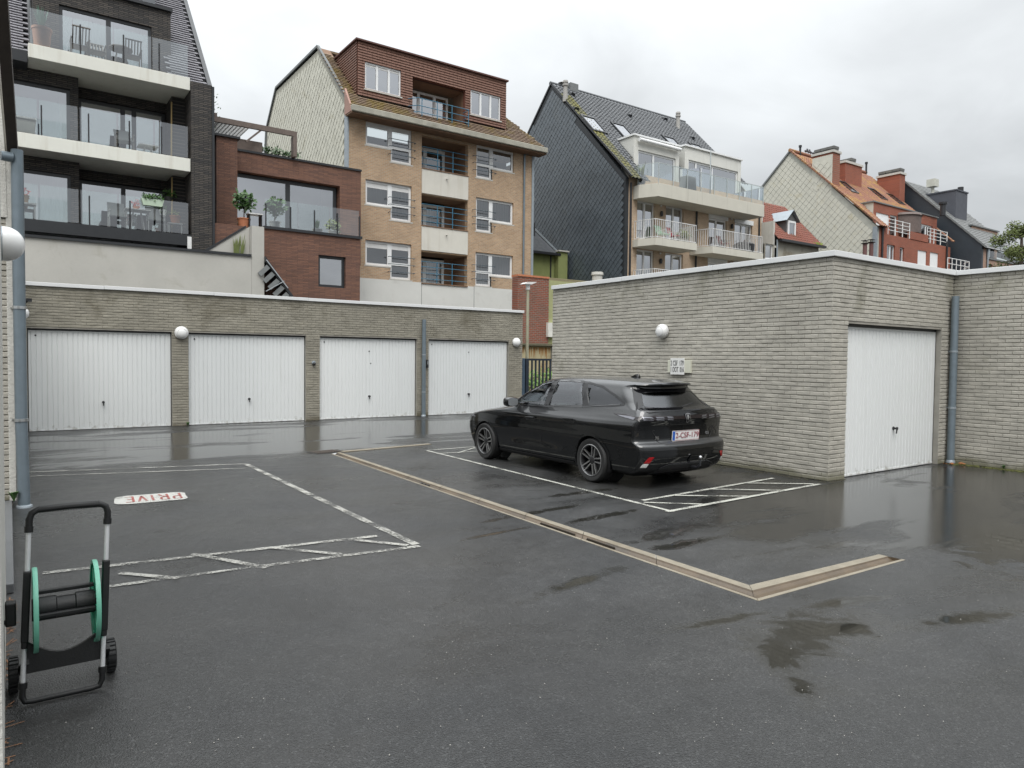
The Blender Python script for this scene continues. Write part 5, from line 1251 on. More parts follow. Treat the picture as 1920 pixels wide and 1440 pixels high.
mb = MB(); foliage(mb, (4.42, YS+.9, z3+.92), .17, 90, .1); mb.build('foliage', LEAF, hp, recalc=False); MB().tube([(4.42, YS+.9, z3+.9), (4.6, YS+1.0, z3+1.7)], .007, 6).build('cord', BLACKM, hp)
# bamboo pole at the side pier, tall thin tree on the roof line
for zz, lab in ((z3, 'lower terrace'), (z2, 'middle balcony')):
    MB().tube([(4.68, YS+.8, zz), (4.70, YS+.82, zz+2.05)], .025, 8).solo('bamboo_pole', M('bamboo', (0.34, 0.24, 0.10), 0.6) if 'bamboo' not in bpy.data.materials else bpy.data.materials['bamboo'], 'tall bamboo pole leaning at the end of the '+lab, 'pole', smooth=True)
tt = thing('sapling', 'thin sparse sapling rising beside the dark block above the pergola', 'tree', (6.75, 30.5, 9.9))
mb = MB(); mb.tube([(6.75, 30.5, 9.9), (6.78, 30.5, 11.2), (6.72, 30.5, 12.3)], [.03, .02, .008], 6)
for k in range(9):
    a = random.uniform(0, 6.28); z = 10.9+k*.15; mb.tube([(6.75, 30.5, z), (6.75+.22*math.cos(a), 30.5+.2*math.sin(a), z+.2)], [.01, .004], 5)
mb.build('trunk', WOOD, tt); mb = MB(); foliage(mb, (6.75, 30.5, 11.55), .32, 60, .12, (1, 1, 2.4)); mb.build('crown', LEAF, tt, recalc=False)
# plants on the brown extension's terrace
YTz = 6.45
pot_plant(7.05, YB1+.6, YTz, .18, .22, .35, 'round-headed green plant on a white stand at the left of the terrace', .36, LEAF, TERRA, 'bush', 260, .2, .42)
pot_plant(8.13, YB1+.5, YTz, .14, .2, .35, 'round-headed green standard tree in a white pot on the terrace', .33, LEAF, WHITEM, 'bush', 240, .2, .35)
pot_plant(9.75, YB1+.5, YTz, .15, .2, .25, 'low palm-like plant near the right end of the terrace', .40, LEAF, WHITEM, 'agave')
pot_plant(10.47, YB1+.7, YTz, .16, .2, .3, 'leafy yellow-green plant in a white pot at the end of the terrace', .28, LEAF2, WHITEM, 'bush', 110, .18)
st = thing('plant_stool', 'dark slatted plant stand behind the terrace glass of the brown extension', 'stool', (7.4, YB1+.5, YTz)); MB().box(7.15, 7.65, YB1+.3, YB1+.7, YTz+.5, YTz+.54).build('seat', WHITEM, st)
for sx in (7.19, 7.61): MB().box(sx-.02, sx+.02, YB1+.34, YB1+.66, YTz, YTz+.498).build('leg', BLACKM, st)
# ================================================================ slate-clad house with white dormers
YG = 29.0; XG0, XG1 = 27.85, 40.0
SLATE = M('dark_slate_shingle', (0.076, 0.092, 0.106), 0.30, 0.24, 1.6, 0.2, 40, stain=(0.075, 0.085, 0.088))
GTILE = tile_mat('anthracite_tiles', (0.055, 0.06, 0.066), (0.085, 0.09, 0.097), rough=.4)
GTILEM = tile_mat('mossy_anthracite_tiles', (0.07, 0.07, 0.06), (0.13, 0.13, 0.06), (0.16, 0.15, 0.03), (.40, .6))
PEACH = brick_mat('peach_brick', (0.60, 0.43, 0.285), (0.50, 0.35, 0.235), (0.52, 0.44, 0.35), 0.215, 0.068, bmp=.5)
gh = thing('apartment_house', 'slate-clad apartment house with dark tiled roof, white dormers and balconies', 'building', (34, YG, 0))
apY, apZ = 35.7, 18.9; eZ = 11.72; eY = YG-.55
gp = [(YG-.02, 0), (YG-.02, eZ+.12), (apY, apZ), (42.6, eZ+.1), (42.6, 0)]
MB().prism(gp, 'x', XG0, XG0+.25).build('gable_wall', M('gable_dark', (0.02, 0.024, 0.028), 0.6), gh)
shingles(gh, [(YG+.05, 5.5), (YG+.05, eZ-.02), (apY, apZ-.15), (40.5, 14), (40.5, 5.5)], XG0-.004, .28, SLATE, 300, tilt=.014)
up = Vector((0, apY-eY, apZ-eZ+.15)); Ls = up.length; up.normalize()
DR1 = (29.6, 33.4, 14.75); DR2 = (33.9, 39.3, 14.9)     # two dormers: x0, x1, roof height
dY = 30.15
def keepg(p):
    if p.z > 18.95: return False
    zl = eZ
    for a, b, zt in (DR1, DR2):
        if a-.05 < p.x < b+.05 and p.y > dY-.3 and p.z < zt+.1: return False
    if p.x > 29.2 and p.y < dY: return False
    if p.x > XG1: return False
    return True
roof_tiles(gh, (XG0-.05, eY, eZ), (1, 0, 0), up, 43, 37, .285, .27, GTILE, keepg, th=.04, wave=.055, brk=False)
roof_tiles(gh, (XG0-.06, eY, eZ+.012), (1, 0, 0), up, 3, 33, .285, .27, GTILEM, lambda p: p.x < XG0+.9-(p.z-11)*.03, name='mossy_tiles', th=.04, wave=.055, brk=False)
def gdeck(x0, x1, f): MB().add([(x0, lerp(eY+.1, apY, f), lerp(eZ+.02, apZ, f)), (x1, lerp(eY+.1, apY, f), lerp(eZ+.02, apZ, f)), (x1, apY, apZ), (x0, apY, apZ)], [(0, 1, 2, 3)]).build('roof_deck', GREYPVC, gh, recalc=False)
gdeck(XG0, 29.25, 0.0); gdeck(29.25, XG1, .44)
MB().add([(XG0, 42.6, eZ), (XG1, 42.6, eZ), (XG1, apY, apZ), (XG0, apY, apZ)], [(0, 1, 2, 3)]).build('rear_slope', GTILE, gh, recalc=False)
MB().tube([(XG0-.1, apY, apZ+.08), (XG1+.05, apY, apZ+.08)], .12, 10).build('ridge', GTILE, gh)
MB().bar((XG0-.02, eY, eZ+.08), (XG0-.02, apY, apZ+.08), .10, .10).build('verge_trim', GREYPVC, gh); MB().bar((XG0-.02, 42.6, eZ+.08), (XG0-.02, apY, apZ+.08), .10, .10).build('verge_trim', GREYPVC, gh)
MB().prism([(YG, eZ), (apY, apZ), (42.6, eZ), (42.6, 0), (YG, 0)], 'x', XG1-.02, XG1+.12).build('far_gable', CONC, gh)
# facade under the terrace
wins = [(28.8, 30.2), (31.1, 32.6), (34.85, 36.55), (37.3, 39.05)]
lv = [(8.62, 10.75), (5.9, 8.05), (3.2, 5.3)]
hs = [(a, b, z0, z1) for z0, z1 in lv for a, b in wins]
facade(gh, 'wall', PEACH, XG0+.26, XG1, 0, eZ+.5, YG, hs)
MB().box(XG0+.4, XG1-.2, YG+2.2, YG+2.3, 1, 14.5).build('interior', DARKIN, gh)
for j, (z0, z1) in enumerate(lv[:2]):
    for i, (a, b) in enumerate(wins):
        window(gh, a, b, z0, z1-(.25 if i > 1 else 0), YG+.12, cols=(.48,), fw=.09, curtain=[(.52, .9)] if (i+j) % 2 else [(.1, .42)])
        if i > 1: MB().box(a-.05, b+.05, YG-.06, YG+.2, z1-.25, z1+.02).build('shutter_box', PVC, gh)
    for a in (30.65, 36.93):
        MB().lathe([(.07, -.14), (.09, -.02), (.09, .02), (.07, .14)], (a, YG-.1, z1-.55), 'z', 12).build('wall_light', BLACKM, gh, smooth=True)
        MB().ball((a, YG-.05, z1-.1), .06, 10, 6).build('ceiling_light', GLOBE, gh, smooth=True)
for x in (28.25, 33.69, 39.71): MB().tube([(x, YG-.05, 2), (x, YG-.05, eZ-.1)], .06, 8).build('downpipe', BLACKM, gh, smooth=True)
MB().box(XG1-.02, XG1+.16, YG-.9, YG, 2, 10.79).build('end_pier', CONC, gh)
# big terrace slab with cut corner
yo = YG-1.45
def slab(x0, x1, z0, z1, cut=.9, name='balcony_slab', y=yo): MB().prism([(x0, YG+.02), (x0, YG-.45), (x0+cut, y), (x1, y), (x1, YG+.02)], 'z', z0, z1).build(name, SLABG, gh, bevel=.01)
SLABG = M('balcony_concrete', (0.55, 0.53, 0.46), 0.8, 0.06, 1.5, 0.1, 50, streak=(0.42, 0.40, 0.34))
slab(28.45, 38.25, 10.72, 11.45, .5, 'terrace_slab')
for z in (8.18, 5.48):
    slab(28.45, 32.15, z-.1, z+.30, .35); slab(33.15, 38.25, z-.1, z+.30, .35)
    if z > 5: 
        baluster_rail(gh, [(28.5, YG-.1, z+.30), (28.5, YG-.45, z+.30), (28.8, yo+.05, z+.30), (32.1, yo+.05, z+.30), (32.1, YG-.1, z+.30)], 1.02, .15, WHITEM)
        baluster_rail(gh, [(33.2, YG-.1, z+.30), (33.2, YG-.45, z+.30), (33.5, yo+.05, z+.30), (38.2, yo+.05, z+.30), (38.2, YG-.1, z+.30)], 1.02, .15, WHITEM)
RAILG = M('galvanised_rail', (0.48, 0.52, 0.52), 0.35, 0.08, 8, metal=.4)
glass_rail(gh, [(28.5, YG-.1, 11.45), (28.5, YG-.42, 11.45), (28.95, yo+.05, 11.45), (38.2, yo+.05, 11.45), (38.2, YG+1.0, 11.45)], 1.1, [(28.5, YG-.3, 11.45), (28.95, yo+.05, 11.45)]+[(28.95+1.15*k, yo+.05, 11.45) for k in range(1, 9)]+[(38.18, YG+.5, 11.45)], RAILG, RAILG, 1.1)
MB().box(29.2, 40.0, YG+.03, dY+.2, 11.40, 11.46).build('terrace_floor', CONC, gh)
# the two dormers
DORM = M('dormer_white', (0.62, 0.62, 0.58), 0.6, 0.06, 2, streak=(0.5, 0.5, 0.46))
for i, (a, b, zt) in enumerate((DR1, DR2)):
    hw = [(a+.35, b-.3, 11.6, zt-.75)]
    facade(gh, 'dormer_front', DORM, a, b, 11.56, zt, dY, hw, .2)
    for x in (a, b): MB().quad((x, dY, 11.5), (x, dY+3.4, 11.5), (x, dY+3.4, zt), (x, dY, zt)).build('dormer_cheek', DORM, gh, recalc=False)
    MB().box(a-.08, b+.08, dY-.10, dY+3.5, zt, zt+.10).build('dormer_roof', PVC, gh)
    window(gh, a+.36, b-.31, 11.62, zt-.76, dY+.08, cols=(.42,) if i == 0 else (.16, .48), fw=.10, glass=GLASS, curtain=[(.02, .3)] if i == 0 else [(.05, .3)])
MB().tube([(DR1[0]+.25, dY-.18, DR1[2]-.22), (DR1[1]-.1, dY-.18, DR1[2]-.22)], .11, 10).build('awning_cassette', PVC, gh, smooth=True)
MB().quad((33.4, yo+.1, 11.5), (33.4, dY-.1, 11.5), (33.4, dY-.1, 13.4), (33.4, yo+.1, 13.0)).build('terrace_screen', BAL_GLASS, gh, recalc=False)
MB().tube([(33.4, yo+.2, 11.45), (33.4, yo+.2, 14.0)], .03, 8).build('flag_pole', RAILG, gh)
# skylights, vents, flues on the roof slope
nrm = Vector((0, -up.z, up.y))
def on_roof(x, s, d=0.0): return Vector((x, eY, eZ))+up*s+nrm*d
SKYL = glass_mat('skylight_glass', (0.3, 0.33, 0.35), 9.0)
def roof_window(parent, P0, ux, uv, n, w, h, glass, frame):
    mb = MB(); o = P0
    for a, b, c, e in ((-.09, w+.09, -.12, 0), (-.09, w+.09, h, h+.12), (-.09, 0, 0, h), (w, w+.09, 0, h)):
        q = [o+ux*x+uv*y for x, y in ((a, c), (b, c), (b, e), (a, e))]; mb.add([p+n*.02 for p in q]+[p+n*.13 for p in q], [(0, 3, 2, 1), (4, 5, 6, 7), (0, 1, 5, 4), (1, 2, 6, 5), (2, 3, 7, 6), (3, 0, 4, 7)])
    f = mb.build('roof_window', frame, parent)
    MB().add([o+n*.09, o+ux*w+n*.09, o+ux*w+uv*h+n*.09, o+uv*h+n*.09], [(0, 1, 2, 3)]).build('pane', glass, f, recalc=False)
for u, v, w in ((1112, 235, .95), (1168, 248, .95), (1263, 272, .95), (1312, 285, .95)):
    # where the sight line meets the roof slope
    d = ray(u, v); t_ = (Vector((0, eY, eZ))-Vector((0, 0, HC))).dot(nrm)/d.dot(nrm); p = Vector((0, 0, HC))+d*t_
    roof_window(gh, p-Vector((w/2, 0, 0))-up*.75, Vector((1, 0, 0)), up, nrm, w, 1.5, SKYL, GREYPVC)
for u, v in ((1080, 207), (1180, 220), (1073, 180), (1247, 226), (1298, 262)):
    d = ray(u, v); t_ = (Vector((0, eY, eZ))-Vector((0, 0, HC))).dot(nrm)/d.dot(nrm); p = Vector((0, 0, HC))+d*t_
    MB().add([p+Vector((-.2, 0, 0))+nrm*.02, p+Vector((.2, 0, 0))+nrm*.02, p+Vector((.2, 0, 0))+up*.35+nrm*.02, p+Vector((-.2, 0, 0))+up*.35+nrm*.02, p+Vector((-.14, 0, 0))+nrm*.2, p+Vector((.14, 0, 0))+nrm*.2], [(0, 1, 5, 4), (1, 2, 5), (0, 4, 3), (2, 3, 4, 5)]).build('roof_vent', GREYPVC, gh)
FLU = M('flue_metal', (0.33, 0.32, 0.30), 0.6, 0.15, 8)
for u, v in ((1060, 185), (1271, 240)):
    d = ray(u, v); t_ = (Vector((0, eY, eZ))-Vector((0, 0, HC))).dot(nrm)/d.dot(nrm); p = Vector((0, 0, HC))+d*t_
    MB().lathe([(.17, -.2), (.13, .5), (.13, .75), (.18, .76), (.18, .86), (.13, .87), (.13, .95), (.17, .96), (.15, 1.08)], p, 'z', 14).build('flue', FLU, gh, smooth=True)
MB().lathe([(.05, 0), (.05, .18), (.3, .2), (.05, .32)], (XG0+.9, apY, apZ+.1), 'z', 12).build('ridge_vent', FLU, gh)
MB().box(XG0+1.25, XG0+1.9, apY-.35, apY+.2, apZ-.3, apZ+.35).build('ridge_box', GREYF, gh)
# terrace things
for x, lab in ((33.75, 'dark upright planter bush between the two white dormers'), ):
    pot_plant(x, dY-.4, 11.46, .2, .28, .45, lab, .4, LEAF, GREYF, 'bush', 160, .18)
bq = thing('barbecue', 'covered barbecue on the slate house terrace', 'barbecue', (32.0, yo+.6, 11.46)); MB().prism([(31.5, 11.5), (32.5, 11.5), (32.4, 12.35), (31.6, 12.35)], 'y', yo+.4, yo+.9).build('cover', GREYF, bq, bevel=.04); MB().box(31.55, 32.45, yo+.42, yo+.88, 11.45, 11.5).build('base', BLACKM, bq)
pot_plant(28.95, YG-.15, 11.46, .15, .2, .3, 'yellow-green ornamental grass at the left end of the slate house terrace', 1.1, LEAF2, GREYF, 'agave')
z = 8.48
chair(30.3, YG-.6, z, 1, 'pale green chair on the upper left balcony of the slate house', WHITEM, M('mint', (0.35, 0.55, 0.38), 0.6), group='chairs on the slate house')
chair(31.2, YG-.6, z, 1, 'red chair on the upper left balcony of the slate house', WHITEM, M('red_plastic', (0.42, 0.04, 0.06), 0.5), group='chairs on the slate house', w=.35)
for k, x in enumerate((31.55, 31.85)): pot_plant(x, YG-.8, z, .12, .16, .3, ('dry tall plant' if k else 'olive bushy plant')+' in a pot on the upper left balcony of the slate house', .35, LEAF2, CONC, 'bush', 120, .16)
chair(35.6, YG-.6, z, 1, 'dark red chair on the right balcony of the slate house', BLACKM, M('dark_red', (0.16, 0.03, 0.03), 0.6), group='chairs on the slate house', w=.4)
bq = thing('covered_table', 'round black covered table on the right balcony of the slate house', 'table', (37.2, YG-.8, z)); MB().lathe([(.62, 0), (.66, .5), (.5, .62), (.1, .68)], (37.2, YG-.8, z), 'z', 20).build('cover', BLACKM, bq, smooth=True); MB().lathe([(.4, 0), (.4, .01)], (37.2, YG-.8, z), 'z', 12).build('foot', BLACKM, bq)
for k, x in enumerate((30.3, 31.1)):
    bc = thing('bicycle', ('front' if k == 0 else 'rear')+' dark bicycle parked on the lower left balcony of the slate house', 'bicycle', (x, YG-.7, 5.78))
    for dx in (-.3, .3): MB().tube([(x+dx+.3*math.cos(a), YG-.7, 6.22+.3*math.sin(a)) for a in np.linspace(0, 6.283, 17)[:-1]], .02, 6, closed=True).build('wheel', BLACKM, bc)
    MB().bar((x-.3, YG-.7, 6.22), (x-.05, YG-.7, 6.75), .03).bar((x+.3, YG-.7, 6.22), (x+.18, YG-.7, 6.85), .03).bar((x-.05, YG-.7, 6.7), (x+.2, YG-.7, 6.72), .03).bar((x-.05, YG-.7, 6.7), (x+.0, YG-.7, 6.25), .03).build('frame', BLACKM, bc)
    MB().bar((x+.12, YG-.9, 6.9), (x+.12, YG-.5, 6.9), .03).build('handlebar', BLACKM, bc); MB().box(x-.16, x+.06, YG-.75, YG-.65, 6.8, 6.85).build('saddle', BLACKM, bc)

# ================================================================ small green house in the gap
ghs = thing('small_house', 'narrow green rendered house with dark roof and brick chimney in the gap', 'house', (26, 34, 0))
GRR = M('green_render', (0.23, 0.26, 0.10), 0.9, 0.14, 2, 0.2, 40, streak=(0.17, 0.19, 0.08))
MB().box(23.0, 26.9, 34, 36, 0, 8.1).build('wall', GRR, ghs); MB().box(26.9, 27.6, 33.6, 36, 0, 8.25).build('wing', GRR, ghs)
MB().box(26.85, 27.66, 33.5, 36, 8.25, 8.33).build('wing_coping', CONC, ghs)
MB().add([(22.8, 33.7, 8.12), (27.0, 33.7, 8.12), (25.4, 36.5, 11.2), (22.8, 36.5, 11.2)], [(0, 1, 2, 3)]).build('roof', GTILE, ghs, recalc=False)
MB().bar((27.0, 33.72, 8.2), (25.4, 36.5, 11.3), .16, .08).build('roof_flashing', ZINC, ghs); MB().box(22.8, 27.05, 33.55, 33.72, 8.0, 8.14).build('gutter', BLACKM, ghs)
MB().box(24.9, 26.0, 35.0, 35.6, 8.6, 11.35).build('chimney', REDB, ghs); MB().box(24.82, 26.08, 34.9, 35.7, 11.35, 11.55).build('chimney_cap', GREYF, ghs)
MB().tube([(25.9, 34.7, 9.2), (25.9, 34.7, 10.0)], .05, 8).build('vent_pipe', BLACKM, ghs); MB().tube([(26.6, 33.95, 6.4), (26.6, 33.95, 8.0)], .04, 8).build('downpipe', BLACKM, ghs)
for k in range(3): MB().bar((24.6+k*.3, 34.0, 8.75), (24.2+k*.3, 34.9, 9.75), .12, .03).build('roof_light_bar', ZINC, ghs)
gw = thing('garden_wall', 'mossy yellow brick garden wall with a stubby chimney pot in front of the slate gable', 'wall', (21, 24.6, 5)); 
MB().box(19.0, 25.0, 26.0, 26.4, 0, 5.55).build('wall', brick_mat('yellow_brick', (0.30, 0.27, 0.14), (0.24, 0.21, 0.11), (0.25, 0.22, 0.15), .22, .075), gw)
MB().lathe([(.25, 0), (.25, .35), (.30, .36), (.28, .5)], (23.4, 26.2, 5.55), 'z', 14).build('chimney_pot', CONC, gw, smooth=True)

# ================================================================ old house with red roof and dormer
OLD = M('old_plaster', (0.40, 0.38, 0.32), 0.9, 0.14, 1.5, 0.4, 20, stain=(0.22, 0.19, 0.14), srange=(0.5, 0.66))
RTILE = tile_mat('old_red_pantiles', (0.23, 0.07, 0.04), (0.16, 0.06, 0.045), (0.12, 0.09, 0.05), (.55, .75))
oh = thing('old_house', 'low old plastered house with red pantile roof and grey dormer', 'house', (44, 28, 0)); YO = 28.0
xo0, xo1 = 40.2, AY(1535, 470, YO)[0]; zo = AY(1500, 457, YO)[1]
xw, zw = AY(1442, 450, YO)
facade(oh, 'wall', OLD, xo0, xo1, 0, zo, YO, [(xw-.35, xw+.5, 7.0, zo-.35)])
window(oh, xw-.35, xw+.5, 7.0, zo-.35, YO+.1, rows=(.6,), fw=.09)
MB().box(xo0, xo1, YO+2, YO+2.1, 3, zo).build('interior', DARKIN, oh)
MB().quad((xo1, YO, 0), (xo1, YO+6, 0), (xo1, YO+6, zo), (xo1, YO, zo)).build('side_wall', OLD, oh, recalc=False)
so_ = Vector((0, 3.2, 3.3)).normalized()
roof_tiles(oh, (xo0-.1, YO-.25, zo), (1, 0, 0), so_, 31, 16, .25, .27, RTILE, lambda p: p.x < xo1+.2, th=.04, wave=.06, brk=False)
MB().add([(xo0, YO-.2, zo-.02), (xo1+.2, YO-.2, zo-.02), (xo1+.2, YO+3, zo+3.2), (xo0, YO+3, zo+3.2)], [(0, 1, 2, 3)]).build('roof_deck', RTILE, oh, recalc=False)
MB().box(xo0, xo1+.25, YO-.42, YO-.2, zo-.12, zo+.03).build('gutter', GREYPVC, oh)
mb = MB(); foliage(mb, (xo1-.4, YO-.2, zo+.12), .35, 120, .12, (1.6, .5, .3)); mb.build('roof_moss', M('bright_moss', (0.16, 0.22, 0.02), .8), oh, recalc=False)
xd, zd = AY(1483, 432, YO+.3)
MB().prism([(xd-.55, zd-.75), (xd+.55, zd-.75), (xd+.55, zd+.65), (xd, zd+1.25), (xd-.55, zd+.65)], 'y', YO+.3, YO+3.2).build('dormer', M('dormer_slate', (0.10, 0.10, 0.10), .7), oh)
for s_ in (-1, 1): MB().add([(xd, YO+.1, zd+1.32), (xd, YO+3.2, zd+1.32), (xd+s_*.75, YO+3.2, zd+.58), (xd+s_*.75, YO+.1, zd+.58)], [(0, 1, 2, 3)]).build('dormer_slope', ZINC, oh, recalc=False)
window(oh, xd-.42, xd+.42, zd-.7, zd+.6, YO+.22, fw=.13, d=.07)
MB().tube([(AY(1456, 450, YO)[0], YO-.06, 4), (AY(1456, 450, YO)[0], YO-.06, zo)], .05, 8).build('downpipe', ZINC, oh)

# ================================================================ red brick house with orange roof
XO0 = 48.5; YOr = 25.95; XO1 = 59.2
ORB = brick_mat('orange_red_brick', (0.36, 0.085, 0.04), (0.27, 0.065, 0.035), (0.25, 0.14, 0.10), .215, .07, bmp=.6)
ORBX = brick_mat('orange_red_brick_side', (0.36, 0.085, 0.04), (0.27, 0.065, 0.035), (0.25, 0.14, 0.10), .215, .07, axis='x', bmp=.6)
OTILE = tile_mat('orange_pantiles', (0.30, 0.14, 0.085), (0.215, 0.098, 0.065), (0.37, 0.225, 0.05), (.48, .66))
CSH = M('cream_grey_shingle', (0.53, 0.52, 0.45), 0.8, 0.08, 1.2, 0.15, 40, stain=(0.48, 0.44, 0.32))
orh = thing('brick_house', 'red brick house with orange lichened roof and pale shingled gable', 'house', (54, YOr, 0))
oa = (32.75, 17.75); oe = 11.1
MB().prism([(YOr, 0), (YOr, oe), oa, (40, 11.0), (40, 0)], 'x', XO0, XO0+.25).build('gable_wall', M('gable_cream', (0.42, 0.42, 0.37), .9), orh)
shingles(orh, [(YOr+.3, 7.5), (YOr+.3, oe+.1), (oa[0], oa[1]-.1), (39.5, 11.2), (39.5, 7.5)], XO0-.004, .36, CSH, 300, tilt=.008)
MB().box(XO0-.06, XO0+.05, YOr-.03, YOr+.28, 6, oe).build('corner_flashing', ZINC, orh)
uo = Vector((0, oa[0]-YOr+.3, oa[1]-oe)).normalized(); Lo = Vector((0, oa[0]-YOr+.3, oa[1]-oe)).length; no = Vector((0, -uo.z, uo.y)); oY, oZ = YOr-.3, oe-.02
def keepo(p): return not (49.6 < p.x < 58.9 and p.z < 12.75) and not (p.x > 57.9+.0*(p.z) and p.z > 99) 
roof_tiles(orh, (XO0-.1, oY, oZ), (1, 0, 0), uo, 40, 34, .27, .27, OTILE, keepo, th=.04, wave=.06, brk=False)
for x0_, x1_, f_ in ((XO0, 49.6, 0.0), (49.6, 58.9, .27), (58.9, XO1, 0.0)): MB().add([(x0_, lerp(oY+.05, oa[0], f_), lerp(oZ-.02, oa[1]-.05, f_)), (x1_, lerp(oY+.05, oa[0], f_), lerp(oZ-.02, oa[1]-.05, f_)), (x1_, oa[0], oa[1]-.05), (x0_, oa[0], oa[1]-.05)], [(0, 1, 2, 3)]).build('roof_deck', OTILE, orh, recalc=False)
MB().add([(XO0, 40, 11), (XO1, 40, 11), (XO1, oa[0], oa[1]), (XO0, oa[0], oa[1])], [(0, 1, 2, 3)]).build('rear_slope', OTILE, orh, recalc=False)
MB().tube([(XO0-.1, oa[0], oa[1]+.04), (XO1, oa[0], oa[1]+.04)], .13, 10).build('ridge', OTILE, orh)
mb = MB()
for k in range(36):
    f = k/36; p = Vector((XO0-.05, oY, oZ+.05))+uo*Lo*f; mb.bar(p, p+uo*Lo/36*1.15+no*.02, .22, .1)
mb.build('verge_tiles', OTILE, orh); MB().bar((XO0-.04, oa[0], oa[1]), (XO0-.04, 39.9, 11.1), .1, .12).build('verge_trim', GREYF, orh)
# facade and its dormer storey
ow_ = [(AY(u0, 470, YOr)[0], AY(u1, 470, YOr)[0], AY((u0+u1)/2, v1, YOr)[1], AY((u0+u1)/2, v0, YOr)[1]) for u0, u1, v0, v1 in ((1663, 1678, 459, 492), (1687, 1695, 464, 495), (1721, 1738, 470, 500), (1744, 1760, 474, 503))]
facade(orh, 'wall', ORB, XO0+.26, XO1, 0, oe-.38, YOr, ow_)
MB().box(XO0+.27, 49.9, YOr+.002, YOr+.6, oe-.38, oe+.1).build('side_parapet', ORB, orh)
MB().box(49.9, XO1, YOr+.01, YOr+.95, oe-.55, oe-.385).build('balcony_floor', CONC, orh)
for i, h in enumerate(ow_):
    if i < 2: window(orh, *h, YOr+.1, cols=(.5,) if i == 0 else (), fw=.08, curtain=[(.1, .4)])
    else: MB().box(h[0], h[1], YOr+.06, YOr+.12, h[2], h[3]).build('roller_shutter', PVC, orh)
MB().box(XO0+.5, XO1-.3, YOr+2, YOr+2.1, 3, 12.5).build('interior', DARKIN, orh)
od0, od1 = 49.6, 58.9; oz1 = 13.05; ody = YOr+.9
ohh = [(50.0, 51.75, 10.8, 12.4), (51.9, 52.9, 10.8, 12.45), (56.0, 58.2, 10.8, 12.35)]
facade(orh, 'dormer_wall', ORB, od0, od1, 10.6, oz1, ody, ohh)
MB().box(50.0, 51.75, ody+.05, ody+.1, 10.8, 12.4).build('roller_shutter', PVC, orh); window(orh, 51.9, 52.9, 10.8, 12.45, ody+.08, fw=.1); window(orh, 56.0, 58.2, 10.8, 12.35, ody+.08, cols=(.6,), fw=.1)
MB().quad((od0, ody, 11), (od0, ody+3, 11), (od0, ody+3, oz1), (od0, ody, oz1)).build('dormer_cheek', CSH, orh, recalc=False); MB().quad((od1, ody, 11), (od1, ody+3, 11), (od1, ody+3, oz1), (od1, ody, oz1)).build('dormer_cheek', ORBX, orh, recalc=False)
MB().box(od0-.1, od1+.1, ody-.08, ody+3, oz1, oz1+.08).build('dormer_roof', GREYF, orh)
MB().lathe([(1.25, 11.3), (1.25, 12.55), (1.35, 12.57), (1.2, 12.75)], (54.2, ody+.3, 0), 'z', 18).build('round_bay', M('weathered_cladding', (0.13, 0.10, 0.09), .8, .3, 5), orh, smooth=True)
MB().box(53.0, 55.6, YOr-.04, YOr+.2, oe-.38, oe+.15).build('balcony_parapet', ORB, orh)
for x0_, x1_ in ((50.0, 53.0), (55.6, 58.7)):
    mb = MB()
    for z in (.25, .5, .75, 1.0): mb.tube([(x0_, YOr+.05, oe-.30+z), (x1_, YOr+.05, oe-.30+z)], .025, 6)
    for k in range(4): x = x0_+(x1_-x0_)*k/3; mb.tube([(x, YOr+.05, oe-.35), (x, YOr+.05, oe+.75)], .035, 6)
    mb.build('railing', WHITEM, orh)
MB().tube([(49.1, YOr-.08, 4), (49.1, YOr-.08, oe)], .07, 8).build('downpipe', BLACKM, orh); MB().tube([(58.5, YOr-.08, 4), (58.5, YOr-.08, oe)], .07, 8).build('downpipe', BLACKM, orh)
mb = MB()
for z in (.0, .4, .8): mb.tube([(55.2, YOr-1.6, 8.6+z), (58.6, YOr-1.6, 8.6+z), (59.4, YOr-.9, 8.6+z)], .03, 6)
for k in range(6): x = 55.2+k*.68; mb.tube([(x, YOr-1.6, 8.2), (x, YOr-1.6, 9.4)], .03, 6)
mb.build('lower_railing', WHITEM, orh); MB().box(55, 59.3, YOr-1.7, YOr, 7.9, 8.15).build('lower_balcony', CONC, orh)
# chimneys: one rising from the gable, one on the slope, one at the far end
def chimney(parent, x0, x1, y0, y1, z0, z1, front, side, pots, potm):
    mb = MB(); c = MB().box(x0, x1, y0, y1, z0, z1).build('chimney', front, parent)
    MB().box(x0-.08, x1+.08, y0-.08, y1+.08, z1, z1+.16).build('chimney_cap', CONC, c)
    for k in range(pots):
        yy = y0+(y1-y0)*(k+.5)/pots
        MB().box((x0+x1)/2-.28, (x0+x1)/2+.28, yy-(y1-y0)/pots*.46, yy+(y1-y0)/pots*.46, z1+.161, z1+.30).box((x0+x1)/2-.33, (x0+x1)/2+.33, yy-(y1-y0)/pots*.48, yy+(y1-y0)/pots*.48, z1+.32, z1+.5).build('chimney_pot', potm, c)
POTM = M('sooty_cowl', (0.12, 0.12, 0.115), .8, .3, 6, stain=(.2, .19, .14))
MB().box(XO0-.004, XO0+.04, 29.35, 30.92, 13.5, 16.75).build('chimney_shingles', CSH, orh)
chimney(orh, XO0+.045, XO0+1.0, 29.35, 30.92, 13.0, 16.9, ORBX, ORB, 3, POTM)
shingles(orh, [(29.4, 14.0), (29.4, 16.7), (30.88, 16.7), (30.88, 14.5)], XO0-.01, .40, CSH, 60)
xc1, zc1 = AY(1570, 330, 30.5); xc2, zc2 = AY(1604, 330, 30.5)
chimney(orh, xc1+.2, xc2, 30.0, 31.0, 15.0, AY(1590, 306, 30.0)[1], ORB, ORB, 2, POTM)
